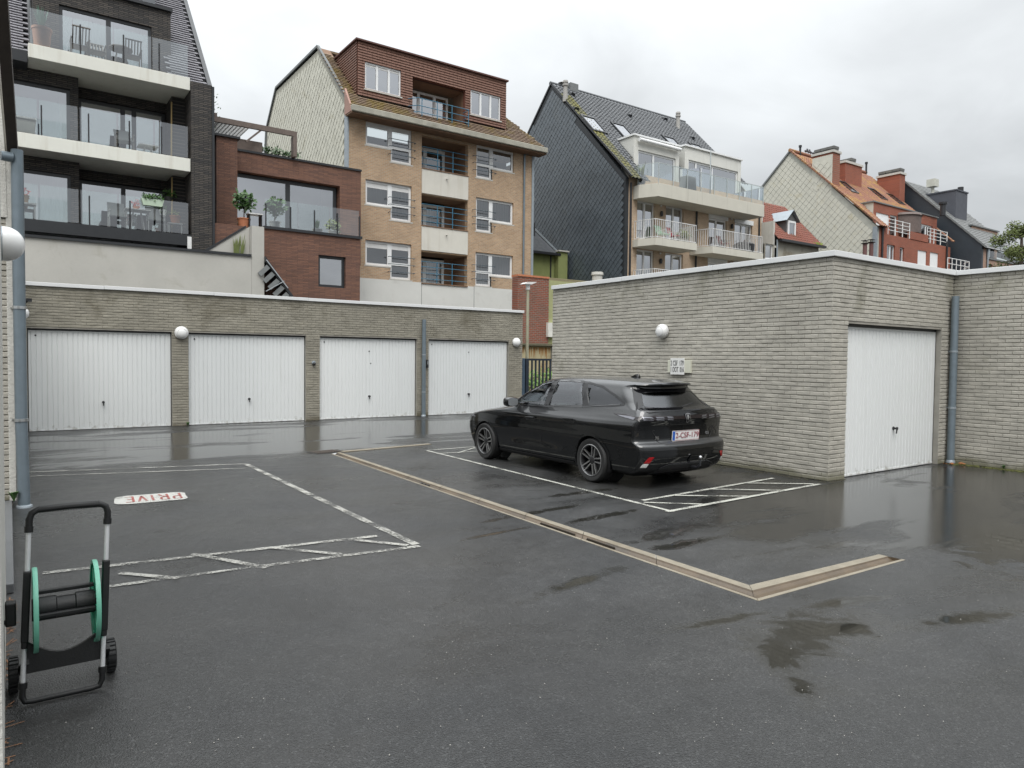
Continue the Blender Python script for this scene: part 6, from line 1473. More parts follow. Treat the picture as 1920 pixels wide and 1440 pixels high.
yq0, zq0 = AX(1694, 340, XO1-.3); yq1, zq1 = AX(1652, 340, XO1-.3)
chimney(orh, XO1-.9, XO1-.05, yq0, yq1, 12.5, AX(1672, 329, XO1-.9)[1], ORB, ORBX, 3, POTM)
for u, v in ((1498, 288), (1622, 318)):
    x, z = AY(u, v, oa[0]); MB().tube([(x, oa[0]-.1, z-.3), (x, oa[0]-.1, z+.45)], .08, 8).tube([(x, oa[0]-.1, z+.45), (x, oa[0]-.1, z+.6)], .12, 8).build('vent_pipe', BLACKM, orh)
for u, v, w, h, gl_ in ((1590, 353, .8, 1.3, SKYL), (1645, 366, .8, 1.3, GLASS), (1678, 375, .8, 1.2, SKYL)):
    d = ray(u, v); t_ = (Vector((0, oY, oZ))-Vector((0, 0, HC))).dot(no)/d.dot(no); p = Vector((0, 0, HC))+d*t_
    roof_window(orh, p-Vector((w/2, 0, 0))-uo*.6, Vector((1, 0, 0)), uo, no, w, h, gl_, GREYPVC)

# ================================================================ dark gable house and pink brick house further right
XD = 59.8
dk = thing('slate_house', 'house with plain dark slate gable, grey roof and dark chimney', 'house', (62, 26, 0))
DKW = M('dark_blue_slate_wall', (0.030, 0.040, 0.050), .45, .15, 1.5, .1, 30, stain=(.042, .052, .058))
dpoly = [(24.0, 0), (24.0, 10.75), (30.1, 16.75), (36, 11), (36, 0)]
MB().prism(dpoly, 'x', XD, XD+.25).build('gable_wall', DKW, dk)
ud = Vector((0, 6.3, 6.2)).normalized()
GT2 = tile_mat('grey_slates', (0.15, 0.155, 0.155), (0.19, 0.195, 0.19), rough=.5)
roof_tiles(dk, (XD-.1, 23.75, 10.5), (1, 0, 0), ud, 22, 30, .32, .30, GT2, lambda p: p.x < 66.4-(p.z-10.5)*.0, th=.03)
MB().add([(XD, 23.8, 10.48), (66.5, 23.8, 10.48), (66.5, 30.1, 16.7), (XD, 30.1, 16.7)], [(0, 1, 2, 3)]).build('roof_deck', GT2, dk, recalc=False); MB().add([(XD, 36, 11), (66.5, 36, 11), (66.5, 30.1, 16.7), (XD, 30.1, 16.7)], [(0, 1, 2, 3)]).build('rear_slope', GT2, dk, recalc=False)
MB().bar((XD-.04, 23.7, 10.55), (XD-.04, 30.1, 16.85), .1, .12).build('verge_trim', GREYF, dk)
xk0, zk0 = AY(1782, 380, 27.0); xk1, zk1 = AY(1804, 365, 27.0)
CHD = M('chimney_grey', (0.07, 0.075, 0.09), .6)
ck = MB().box(xk0, xk1, 26.6, 29.4, 12.5, zk1).build('chimney', CHD, dk); MB().box(xk0-.06, xk1+.06, 26.54, 29.46, zk1, zk1+.1).build('chimney_cap', CHD, ck)
MB().tube([(xk0+.5, 28.6, zk1), (xk0+.5, 28.6, zk1+.7)], .12, 10).box(xk0+.15, xk0+.85, 28.3, 28.95, zk1+.7, zk1+1.3).build('cowl', M('cowl_pale', (.5, .5, .44), .6), ck)
MB().tube([(xk1-.3, 27.0, zk1), (xk1-.3, 27.0, zk1+.55)], .22, 10).build('cowl', BLACKM, ck)
xf_, zf_ = AY(1768, 392, 26.0)
MB().tube([(xf_, 26.0, zf_-.5), (xf_, 26.0, zf_+.35)], .2, 10).tube([(xf_, 26.0, zf_+.35), (xf_, 26.0, zf_+.5)], .3, 10).build('vent_pipe', BLACKM, dk)
YPk = 24.0
PINKB = brick_mat('pink_brick', (0.42, 0.24, 0.17), (0.35, 0.20, 0.14), (0.38, 0.30, 0.24), .215, .07, bmp=.5)
MB().box(XD+.26, XD+.75, YPk, YPk+.4, 0, 10.62).build('corner_pier', PINKB, dk)
MB().tube([(XD+.85, YPk-.08, 4), (XD+.85, YPk-.08, 10.5)], .07, 8).build('downpipe', ZINC, dk)
pk = thing('brick_house', 'pink brick house with glass balcony beyond the dark slate gable', 'house', (66, YPk, 0))
lw = [(AY(1849, 500, YPk)[0]+.35, AY(1861, 500, YPk)[0], 8.2, AY(1855, 495, YPk)[1]), (AY(1874, 500, YPk)[0], AY(1886, 500, YPk)[0], 8.2, AY(1880, 498, YPk)[1])]
facade(pk, 'lower_wall', PINKB, XD+.76, 72, 0, 9.75, YPk, lw)
for h in lw: window(pk, *h, YPk+.1, cols=(.5,), fw=.1, mat=GREYPVC)
MB().box(XD+.9, 72, YPk-.08, YPk+2, 9.76, 9.88).build('balcony_floor', GREYF, pk)
glass_rail(pk, [(XD+1.0, YPk-.03, 9.88), (70.5, YPk-.03, 9.88)], 1.12, [])
YK = 25.8
facade(pk, 'upper_wall', PINKB, 62.3, 67.1, 9.9, 12.72, YK, [(63.1, 66.5, 10.0, 12.05)]); window(pk, 63.1, 66.5, 10.0, 12.05, YK+.1, cols=(.25, .5, .75), fw=.12, mat=GREYPVC, curtain=[(.02, .98)])
MB().quad((62.3, YK, 9.9), (62.3, YK+3, 9.9), (62.3, YK+3, 12.72), (62.3, YK, 12.72)).build('dormer_cheek', GREYPVC, pk, recalc=False); MB().box(62.2, 67.25, YK-.1, YK+4, 12.72, 12.82).build('flat_roof', GREYF, pk)
MB().quad((67.1, YK, 9.9), (67.1, YK+3, 9.9), (67.1, YK+3, 12.72), (67.1, YK, 12.72)).build('end_wall', PINKB, pk, recalc=False)
MB().box(62.5, 66.9, YK+1.5, YK+1.6, 9.9, 12.6).build('interior', DARKIN, pk)
MB().add([(67.2, 25.8, 11.2), (75, 25.8, 10.4), (75, 30, 12.2), (67.2, 30, 13)], [(0, 1, 2, 3)]).build('rear_roof', GT2, pk, recalc=False)

# two flue pipes behind the garage roof
FB = M('brown_flue', (0.13, 0.06, 0.055), .5, .15, 8)
for u, lab in ((1622, 'left brown flue pipe with flat cap above the garage coping'), (1634, 'right brown flue pipe with flat cap above the garage coping')):
    x, zt = AY(u, 457 if u < 1630 else 455, 17.5)
    f = thing('flue_pipe', lab, 'flue', (x, 17.5, 0), 'brown flue pipes behind the garage')
    MB().tube([(x, 17.5, 0), (x, 17.5, zt)], .09, 12).build('pipe', FB, f, smooth=True); MB().lathe([(.16, zt), (.17, zt+.02), (.05, zt+.05)], (x, 17.5, 0), 'z', 14).build('collar', BLACKM, f)
    MB().box(x-.17, x+.17, 17.4, 17.6, zt+.12, zt+.14).bar((x-.1, 17.5, zt+.03), (x-.1, 17.5, zt+.12), .015).bar((x+.1, 17.5, zt+.03), (x+.1, 17.5, zt+.12), .015).build('cap', BLACKM, f)

# tree at the right edge
xt, zt_ = AY(1908, 455, 17.0); xt -= .3
tree = thing('tree', 'dark green leafy tree top behind the garage at the right edge', 'tree', (xt, 17.0, 0))
mb = MB(); mb.tube([(xt+1.0, 17, 0), (xt+.9, 17, 3), (xt+1.0, 17, 6), (xt+.8, 17, 9.6)], [.28, .22, .15, .05], 10)
for k in range(14):
    a = random.uniform(0, 6.28); z = random.uniform(4, 8); L = random.uniform(.8, 1.7); mb.tube([(xt+.95, 17, z), (xt+.95+L*.5*math.cos(a), 17+L*.5*math.sin(a), z+.4), (xt+.95+L*math.cos(a), 17+L*math.sin(a), z+.5)], [.06, .035, .01], 6)
mb.build('trunk', WOOD, tree, smooth=True)
mb = MB()
for k in range(46):
    a = random.uniform(0, 6.28); rr = random.uniform(.2, 1.75); z = random.uniform(5.4, 9.9); rr *= max(.25, 1-(z-7.2)**2/11)
    foliage(mb, (xt+1.0+rr*math.cos(a), 17+rr*math.sin(a), z), random.uniform(.35, .6), 190, .15, (1, 1, .8))
mb.build('crown', M('tree_leaf', (0.075, 0.095, 0.025), .7, .5, 3, spec=.2), tree, recalc=False)

# pigeons on the ridge of the orange roof
for k, (u, v) in enumerate(((1511, 287), (1516, 288), (1520, 289), (1525, 291))):
    x, z = AY(u, v, oa[0]); z = oa[1]+.17
    b = MB(); f = random.choice((1, -1))
    b.ball((x, oa[0], z+.16), .10, 12, 8, (1.7, .8, .85)); b.ball((x+.15*f, oa[0], z+.33), .055, 10, 6); b.tube([(x+.1*f, oa[0], z+.2), (x+.15*f, oa[0], z+.33)], [.07, .045], 8); b.add([(x-.12*f, oa[0]-.04, z+.15), (x-.36*f, oa[0]-.05, z+.08), (x-.36*f, oa[0]+.05, z+.08), (x-.12*f, oa[0]+.04, z+.17)], [(0, 1, 2, 3)])
    b.tube([(x+.2*f, oa[0], z+.33), (x+.26*f, oa[0], z+.31)], [.02, .004], 6); b.tube([(x, oa[0]-.03, z+.1), (x, oa[0]-.03, z)], .012, 5); b.tube([(x, oa[0]+.03, z+.1), (x, oa[0]+.03, z)], .012, 5)
    b.solo('pigeon', M('pigeon_grey', (.08, .08, .09), .7) if k == 0 else bpy.data.materials['pigeon_grey'], ('first', 'second', 'third', 'fourth')[k]+' pigeon from the left on the orange roof ridge', 'bird', 'pigeons on the ridge', smooth=True)
# ================================================================ the parked car
def interp(xs, ys):
    xs = np.array(xs, float); ys = np.array(ys, float); d = np.diff(ys)/np.diff(xs); m = np.zeros_like(xs)
    m[0], m[-1] = d[0], d[-1]
    for i in range(1, len(xs)-1): m[i] = 0 if d[i-1]*d[i] <= 0 else 2*d[i-1]*d[i]/(d[i-1]+d[i])
    def f(x):
        x = min(max(x, xs[0]), xs[-1]); i = min(max(int(np.searchsorted(xs, x))-1, 0), len(xs)-2)
        h = xs[i+1]-xs[i]; t = (x-xs[i])/h
        return ((2*t**3-3*t*t+1)*ys[i]+(t**3-2*t*t+t)*h*m[i]+(-2*t**3+3*t*t)*ys[i+1]+(t**3-t*t)*h*m[i+1])
    return f
CS = 1.045; CYR = 6.813; CXC = 7.886
car = thing('parked_car', 'black wet estate car parked beside the grey brick garage, seen from the rear', 'car', (CXC, CYR, 0))
def CW(x, y, z): return Vector((CXC-y*CS, CYR+x*CS, z*CS))        # car coordinates: x forward from the rear bumper, y to the car's left, z up
wid = interp([.17, .24, .34, .46, .60, .70, .78, .835, .87, .90, .94, .985, 1.02, 1.10, 1.20, 1.30, 1.36, 1.395], [.80, .865, .885, .90, .912, .908, .908, .914, .903, .880, .850, .826, .812, .775, .733, .668, .62, .555])
rear = interp([.17, .26, .36, .44, .52, .575, .60, .625, .66, .76, .84, .875, .90, .96, 1.01, 1.035, 1.06, 1.15, 1.25, 1.325, 1.345, 1.36, 1.375, 1.395], [.20, .07, .015, .0, .0, .012, .035, .085, .10, .095, .085, .070, .055, .075, .095, .115, .17, .26, .36, .425, .42, .345, .315, .325])
front = interp([.17, .26, .36, .5, .62, .70, .75, .79, .84, .90, .95, .985, 1.05, 1.15, 1.25, 1.33, 1.395], [4.42, 4.55, 4.60, 4.636, 4.62, 4.58, 4.50, 4.36, 4.08, 3.72, 3.48, 3.37, 3.25, 3.07, 2.88, 2.72, 2.52])
plan = interp([-.1, 0, .5, 1.0, 1.6, 3.0, 3.6, 4.1, 4.7], [.90, .925, .975, 1.0, 1.0, .995, .985, .955, .87])
planU = interp([-.1, .3, .8, 1.4, 2.2, 3.0, 4.7], [.86, .90, .955, .99, 1.0, .97, .85])
roofz = interp([.0, .42, .8, 1.3, 1.9, 2.3, 2.6, 3.5], [1.42, 1.428, 1.446, 1.456, 1.455, 1.438, 1.412, 1.38])     # height of the roof's edge row
zr = sorted(set(list(np.linspace(.17, .80, 34))+list(np.linspace(.80, 1.06, 30))+list(np.linspace(1.06, 1.395, 26))))
NR, NS, NF = 34, 130, 30
def ring(z):
    xr_, xf_ = rear(z), front(z); w0 = wid(z); k = min(1, max(0, (z-.93)/.2)); up_ = min(1, max(0, (z-1.0)/.395))
    Rr = .17+.13*k; Rf = .42+.25*min(1, max(0, (z-.70)/.2))-.35*min(1, max(0, (z-.95)/.08)); pts = []; n = 2.6
    def hw(x):
        p = plan(x)*(1-k)+planU(x)*k; w = w0*p
        if z < .9 and z > .45:   # the rear haunch swells over the wheel
            b = math.exp(-((x-1.0)/.5)**2)*.018*math.sin(math.pi*(z-.45)/.45); w += b
            b = math.exp(-((x-3.73)/.45)**2)*.014*math.sin(math.pi*(z-.45)/.45); w += b
        if .36 < z < .62: w -= .02*math.exp(-((x-2.35)/.75)**2)*math.sin(math.pi*(z-.36)/.26)   # hollow in the doors
        return w
    for i in range(NR):
        a = (i/NR)*math.pi/2; s = math.sin(a)**(2/n); c = math.cos(a)**(2/n); pts.append((xr_+Rr*(1-c), hw(xr_+Rr)*s*1.0))
    for i in range(NS+1):
        f = i/NS; x = xr_+Rr+(xf_-Rf-xr_-Rr)*f; pts.append((x, hw(x)))
    for i in range(1, NF+1):
        a = (1-i/NF)*math.pi/2; s = math.sin(a)**(2/2.2); c = math.cos(a)**(2/2.2); pts.append((xf_-Rf*(1-c), hw(xf_-Rf)*s))
    out = []
    for x, y in pts:
        zz = z
        if z > 1.0: zz = 1.0+(z-1.0)*((roofz(x)-.03)-1.0)/.395
        if z < 1.0 and z > .86:      # the beltline climbs to the rear
            zz = z+.05*min(1, max(0, (2.6-x)/2.2))*math.sin(math.pi*min(1, (z-.86)/.28))
        out.append((x, y, zz))
    return out
rings = [ring(z) for z in zr]; H2 = len(rings[0])
V, F = [], []
for r in rings:                                       # full loop: left side rear->front, then right side front->rear
    V += r + [(x, -y, z) for x, y, z in r[-2:0:-1]]
LP = 2*H2-2
for j in range(len(rings)-1):
    for i in range(LP): F.append((j*LP+i, j*LP+(i+1) % LP, (j+1)*LP+(i+1) % LP, (j+1)*LP+i))
# roof cap bridged between the two halves of the top row, with its crown
top = rings[-1]; NC = 14; base = (len(rings)-1)*LP; grid = []
for i in range(H2):
    x, y, z = top[i]; row = []
    for k in range(NC+1):
        yy = y*(1-2*k/NC)
        if k == 0: row.append(base+i)
        elif k == NC: row.append(base+((LP-i) % LP))
        else:
            e = min(1, max(0, (x-top[0][0])/.25))*min(1, max(0, (top[-1][0]-x)/.25)); e = .35+.65*e
            V.append((x, yy, z+.036*(1-(yy/max(y, 1e-6))**2)*e*(1 if y > .02 else 0))); row.append(len(V)-1)
    grid.append(row)
for i in range(H2-1):
    for k in range(NC):
        q = (grid[i][k], grid[i][k+1], grid[i+1][k+1], grid[i+1][k])
        q = tuple(dict.fromkeys(q))
        if len(q) > 2: F.append(q)
F.append(tuple(range(LP)))                            # underbody
Vn = [Vector(v) for v in V]
bvh = BVHTree.FromPolygons(Vn, F)
def in_poly(p, poly):
    c = False; x, y = p; n = len(poly)
    for i in range(n):
        (x0, y0), (x1, y1) = poly[i], poly[(i+1) % n]
        if (y0 > y) != (y1 > y) and x < (x1-x0)*(y-y0)/(y1-y0)+x0: c = not c
    return c
def inset(poly, d):
    out = []; n = len(poly); area = sum(poly[i][0]*poly[(i+1) % n][1]-poly[(i+1) % n][0]*poly[i][1] for i in range(n)); sg = 1 if area > 0 else -1
    for i in range(n):
        a, b, c = Vector(poly[i-1]), Vector(poly[i]), Vector(poly[(i+1) % n]); e1 = (b-a).normalized(); e2 = (c-b).normalized()
        n1 = Vector((-e1.y, e1.x))*sg; n2 = Vector((-e2.y, e2.x))*sg; m = (n1+n2); m = m/max(.35, m.dot(n1)) if m.length > 1e-6 else n1
        out.append(tuple(b+m*d))
    return out
def rounded(poly, r, n=4):
    out = []; m = len(poly)
    for i in range(m):
        a, b, c = Vector(poly[i-1]), Vector(poly[i]), Vector(poly[(i+1) % m]); ra = min(r, (a-b).length*.45); rc = min(r, (c-b).length*.45)
        p, q = b+(a-b).normalized()*ra, b+(c-b).normalized()*rc
        for k in range(n+1):
            t = k/n; out.append(tuple((1-t)**2*p+2*t*(1-t)*b+t*t*q))
    return out
def hit(view, a, b):
    if view == 'L': o, d = Vector((a, 3, b)), Vector((0, -1, 0))
    elif view == 'R': o, d = Vector((a, -3, b)), Vector((0, 1, 0))
    elif view == 'B': o, d = Vector((-2, a, b)), Vector((1, 0, 0))
    elif view == 'F': o, d = Vector((7, a, b)), Vector((-1, 0, 0))
    else: o, d = Vector((a, b, 3)), Vector((0, 0, -1))
    loc, nor, _, _ = bvh.ray_cast(o, d)
    if loc is None: return None, None
    if nor.dot(d) > 0: nor = -nor
    return loc, nor
def patch(view, poly, off, inner=None, res=.05, thick=0.0):
    """a piece of trim or glass that lies on the body: outline drawn in side or rear view, laid on the surface"""
    pts = [Vector(p) for p in poly]; edges = [(i, (i+1) % len(poly)) for i in range(len(poly))]
    if inner:
        n0 = len(pts); pts += [Vector(p) for p in inner]; edges += [(n0+i, n0+(i+1) % len(inner)) for i in range(len(inner))]
    x0, x1 = min(p[0] for p in poly), max(p[0] for p in poly); y0, y1 = min(p[1] for p in poly), max(p[1] for p in poly)
    k = 0
    for a in np.arange(x0+res/2, x1, res):
        for b in np.arange(y0+res/2, y1, res):
            if in_poly((a, b), poly) and not (inner and in_poly((a, b), inner)): pts.append(Vector((float(a), float(b))))
    vs, es, fs, *_ = delaunay_2d_cdt(pts, edges, [], 0, 1e-5)
    P3 = []
    for v in vs:
        loc, nor = hit(view, v.x, v.y)
        if loc is None: loc, nor = Vector((v.x, 0, v.y)), Vector((0, 0, 1))
        P3.append(loc+nor*off)
    out = MB(); keepf = []
    for f in fs:
        c = sum((vs[i] for i in f), Vector((0, 0)))/len(f)
        if in_poly(tuple(c), poly) and not (inner and in_poly(tuple(c), inner)): keepf.append(tuple(f))
    out.add([CW(*p) for p in P3], keepf)
    # normals outward
    ctr = {'L': Vector((0, 1, 0)), 'R': Vector((0, -1, 0)), 'B': Vector((-1, 0, 0)), 'F': Vector((1, 0, 0)), 'T': Vector((0, 0, 1))}[view]
    good = []
    for f in out.f:
        a, b, c = (P3[i] for i in f[:3]); nn = (b-a).cross(c-a)
        good.append(f if nn.dot(ctr) > 0 else f[::-1])
    out.f = good
    return out
# openings
WIN = {'front': [(3.00, .965), (2.80, 1.16), (2.58, 1.305), (2.40, 1.362), (2.205, 1.382), (2.165, 1.003)],
       'rear': [(2.06, 1.008), (2.095, 1.386), (1.80, 1.392), (1.50, 1.384), (1.30, 1.045)],
       'quarter': [(1.40, 1.378), (1.20, 1.055), (.72, 1.085), (.54, 1.11), (.74, 1.215), (1.05, 1.325)]}
RW = [(-.67, 1.045), (.67, 1.045), (.62, 1.16), (.53, 1.31), (-.53, 1.31), (-.62, 1.16)]
WS = [(-.70, 1.0), (.70, 1.0), (.60, 1.2), (.52, 1.345), (-.52, 1.345), (-.60, 1.2)]
wl = {k: inset(v, .012) for k, v in WIN.items()}; RWi = inset(RW, .03); WSi = inset(WS, .03)
keepF = []
for f in F:
    c = sum((Vn[i] for i in f), Vector((0, 0, 0)))/len(f); drop = False
    if len(f) <= 4:
        if abs(c.y) > .45 and c.z > .9 and any(in_poly((c.x, c.z), p) for p in wl.values()): drop = True
        if c.x < .60 and c.z > 1.03 and abs(c.y) < .66 and in_poly((c.y, c.z), RWi) and c.x < rear(c.z)+.15: drop = True
        if c.x > 2.45 and c.z > .99 and in_poly((c.y, c.z), WSi): drop = True
        for xc in (1.0, 3.73):
            if abs(c.y) > .60 and (c.x-xc)**2+(c.z-.315)**2 < .343**2: drop = True
    elif len(f) > 4: drop = False
    if not drop: keepF.append(f)
def paint():
    m, t, p = new_mat('black_car_paint'); P = pos(t)
    p.inputs['Base Color'].default_value = (.002, .0024, .003, 1); p.inputs['Roughness'].default_value = .5; p.inputs['Specular IOR Level'].default_value = 0.0; p.inputs['Coat Weight'].default_value = 1.0; p.inputs['Coat Roughness'].default_value = .02; p.inputs['Coat IOR'].default_value = 1.65
    # rain drops on upward faces; their sky sheen is painted into the base colour
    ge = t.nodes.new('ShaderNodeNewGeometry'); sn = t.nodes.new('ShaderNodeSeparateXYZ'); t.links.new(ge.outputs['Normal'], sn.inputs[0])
    dn = noise(t, P, 130, 2, .6); drop_sheen = ramp(t, math_node(t, 'ADD', sn.outputs[2], math_node(t, 'MULTIPLY', math_node(t, 'SUBTRACT', dn, .5), .35)), [(.36, 0), (.75, 1)])
    t.links.new(mixc(t, drop_sheen, (.002, .0024, .003), (.018, .019, .021)), p.inputs['Base Color']); t.links.new(math_node(t, 'MULTIPLY', drop_sheen, .55), p.inputs['Specular IOR Level'])
    v = t.nodes.new('ShaderNodeTexVoronoi'); v.inputs['Scale'].default_value = 75; t.links.new(P, v.inputs['Vector'])
    s = t.nodes.new('ShaderNodeSeparateColor'); t.links.new(v.outputs['Color'], s.inputs[0])
    dr = math_node(t, 'MULTIPLY', ramp(t, v.outputs['Distance'], [(0.0, 1.0), (.33, .75), (.42, 0.0)]), ramp(t, s.outputs[0], [(.35, 0), (.5, 1)]))
    b = t.nodes.new('ShaderNodeBump'); b.inputs['Strength'].default_value = .03; b.inputs['Distance'].default_value = .001; t.links.new(dr, b.inputs['Height']); t.links.new(b.outputs[0], p.inputs['Coat Normal'])
    return m
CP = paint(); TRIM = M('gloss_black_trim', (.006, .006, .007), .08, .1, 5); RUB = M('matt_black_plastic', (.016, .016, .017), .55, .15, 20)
CGL = glass_mat('car_glass', (.70, .84, .79), 2.1, drops=.02); CGD = glass_mat('privacy_glass', (.05, .055, .055), 1.75, drops=.03); RGL = glass_mat('rear_glass', (.10, .11, .11), 1.9, .12, drops=.12)
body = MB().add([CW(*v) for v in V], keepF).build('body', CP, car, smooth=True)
for me_ in (body.data,): me_.set_sharp_from_angle(angle=R(55))
for side in ('L', 'R'):
    for nm in ('front', 'rear', 'quarter'):
        poly = rounded(WIN[nm], .02, 3)
        patch(side, inset(poly, .004), .0005, res=.06).build('side_window', CGD if nm == 'quarter' else CGL, car, recalc=False, smooth=True)
        patch(side, inset(poly, -.018), .003, inset(poly, .013), res=.04).build('window_trim', TRIM, car, recalc=False)
    # satin strip along the beltline, pillars
    patch(side, [(2.99, .948), (2.1, .990), (1.2, 1.037), (.60, 1.098), (.61, 1.110), (1.2, 1.050), (2.1, 1.003), (2.98, .962)], .006, res=.08).build('belt_strip', M('satin_black', (.05, .052, .055), .3) if 'satin_black' not in bpy.data.materials else bpy.data.materials['satin_black'], car, recalc=False)
    for pl_ in ([(2.19, .99), (2.045, .997), (2.08, 1.396), (2.215, 1.392)], [(1.315, 1.037), (1.19, 1.047), (1.395, 1.390), (1.51, 1.395)]):
        patch(side, pl_, .0045, res=.06).build('pillar_trim', TRIM, car, recalc=False)
    for pl_ in ([(3.40, .90), (3.405, .90), (3.40, .55), (3.42, .27), (3.413, .27), (3.393, .55)], [(2.16, .985), (2.165, .985), (2.19, .80), (2.165, .27), (2.158, .27), (2.183, .80)], [(1.20, 1.03), (1.207, 1.03), (1.13, .80), (1.30, .55), (1.44, .27), (1.433, .27), (1.292, .55), (1.122, .80)], [(3.41, .272), (3.41, .279), (1.44, .279), (1.44, .272)]):
        patch(side, pl_, .0012, res=.06).build('door_gap', RUB, car, recalc=False)
    patch(side, [(3.36, .19), (1.40, .19), (1.40, .245), (3.36, .245)], .012, res=.08).build('sill_trim', RUB, car, recalc=False)
    for x in (2.42, 1.48):
        z = .80 if x > 2 else .835
        pk_ = patch(side, rounded([(x-.13, z-.035), (x+.12, z-.035), (x+.12, z+.02), (x-.13, z+.02)], .03), .001, res=.04); pk_.build('handle_recess', RUB, car, recalc=False)
        l0, n0_ = hit(side, x-.12, z+.012); l1, _ = hit(side, x+.11, z+.006)
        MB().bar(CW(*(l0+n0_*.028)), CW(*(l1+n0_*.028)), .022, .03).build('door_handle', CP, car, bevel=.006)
    for xc in (1.0, 3.73):
        ringo = [(xc+.380*math.cos(a), .315+.380*math.sin(a)) for a in np.linspace(-.28, math.pi+.28, 40)]; ringi = [(xc+.336*math.cos(a), .315+.336*math.sin(a)) for a in np.linspace(math.pi+.3, -.3, 40)]
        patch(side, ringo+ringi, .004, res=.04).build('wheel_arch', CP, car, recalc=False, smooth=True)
        ys = 1 if side == 'L' else -1
        mb = MB(); seg = 30
        vs = []
        for yy in (.895, .55):
            for k in range(seg+1): a = -.4+(math.pi+.8)*k/seg; vs.append(CW(xc+.353*math.cos(a), ys*yy, .315+.353*math.sin(a)))
        mb.add(vs, [(k, k+1, seg+2+k, seg+1+k) for k in range(seg)]); n_ = len(mb.v)
        mb.add([CW(xc+.37*math.cos(a), ys*.55, .325+.37*math.sin(a)) for a in np.linspace(0, 6.283, 25)[:-1]], [tuple(range(24))]); mb.build('wheel_liner', RUB, car, recalc=False)
# wheels
RIM = M('machined_alloy', (.42, .42, .42), .28, .08, 10, metal=.9); RIMD = M('dark_alloy', (.03, .03, .032), .35, .1, 10, metal=.4); TYRE = M('tyre_rubber', (.016, .016, .016), .7, .2, 20, .3, 80)
rw_ = .325
tyre_m = MB().lathe([(.228, -.095), (.262, -.108), (.300, -.110), (.318, -.095), (.325, -.07), (.325, .07), (.318, .095), (.300, .110), (.262, .108), (.228, .095)], (0, 0, 0), 'x', 56, cap=False)
for r_ in (-.04, 0, .04): tyre_m.lathe([(.3262, r_-.008), (.3262, r_+.008)], (0, 0, 0), 'x', 56, cap=False)
barrel = MB().lathe([(.228, -.10), (.215, -.09), (.20, .06), (.21, .095), (.228, .10), (.236, .104), (.226, .108), (.214, .10)], (0, 0, 0), 'x', 56, cap=False)
lip = MB().lathe([(.214, .098), (.226, .1085), (.236, .105)], (0, 0, 0), 'x', 56, cap=False)
spoke = MB()
for s_ in (-1, 1):
    a0 = .0
    for r0, r1, w0, w1, x0, x1 in ((.045, .215, .019, .024, .075, .098),):
        o_ = s_*.026
        spoke.add([(x0-.02, o_*.8-w0/2, r0), (x0-.02, o_*.8+w0/2, r0), (x1-.03, o_*1.5+w1/2, r1), (x1-.03, o_*1.5-w1/2, r1), (x0, o_*.8-w0/2, r0), (x0, o_*.8+w0/2, r0), (x1, o_*1.5+w1/2*.8, r1), (x1, o_*1.5-w1/2*.8, r1)], [(0, 3, 2, 1), (4, 5, 6, 7), (0, 1, 5, 4), (1, 2, 6, 5), (2, 3, 7, 6), (3, 0, 4, 7)])
tym, bam, lim, spm = tyre_m.mesh('tyre', (0, 0, 0), TYRE, True), barrel.mesh('wheel', (0, 0, 0), RIMD, True), lip.mesh('rim', (0, 0, 0), RIM, True), spoke.mesh('spoke', (0, 0, 0), RIM, False)
hubm = MB().lathe([(.058, .04), (.058, .074), (.05, .08), (.02, .082)], (0, 0, 0), 'x', 24).mesh('hub', (0, 0, 0), RIMD, True)
diskm = MB().lathe([(.15, .0), (.15, .015)], (0, 0, 0), 'x', 32).mesh('brake_disc', (0, 0, 0), RIMD, False)
for xc in (1.0, 3.73):
    for ys in (1, -1):
        p = CW(xc, ys*.805, .325); p.z = rw_*CS*.95
        sc_ = (-CS if ys > 0 else CS, CS*.95, CS*.95)
        w = put('wheel', bam, car, p, (random.uniform(0, 1.2) if ys < 0 else (.25 if xc < 2 else .05), 0, 0), sc_)
        for me_ in (tym, lim, hubm, diskm):
            o = bpy.data.objects.new(me_.name, me_); COL.objects.link(o); o.parent = w
        for k in range(5):
            o = bpy.data.objects.new('spoke', spm); COL.objects.link(o); o.parent = w; o.rotation_euler = (2*math.pi*k/5, 0, 0)
# rear glass, spoiler, lights
patch('B', inset(rounded(RW, .03), .0), .001, res=.05).build('rear_window', RGL, car, recalc=False, smooth=True)
patch('B', inset(rounded(RW, .03), -.035), .004, inset(rounded(RW, .03), .05), res=.04).build('rear_window_trim', TRIM, car, recalc=False)
MB().tube([CW(.36, -.28, 1.09), CW(.235, -.05, 1.088), CW(.205, .02, 1.075)], .011, 8).tube([CW(.24, -.30, 1.12), CW(.20, -.04, 1.08)], .008, 8).build('rear_wiper', RUB, car)
CLAW = M('lamp_silver', (.22, .22, .24), .15, .1, 20, metal=.8); LENS = M('smoked_lens', (.012, .008, .009), .04, .1, 4); REDR = M('red_reflector', (.30, .005, .008), .15, .2, 40); REFW = M('white_reflector', (.72, .72, .70), .2, .1, 30)
patch('B', rounded([(-.68, .905), (.68, .905), (.72, .955), (.60, .985), (-.60, .985), (-.72, .955)], .02), .004, res=.04).build('tail_band', LENS, car, recalc=False)
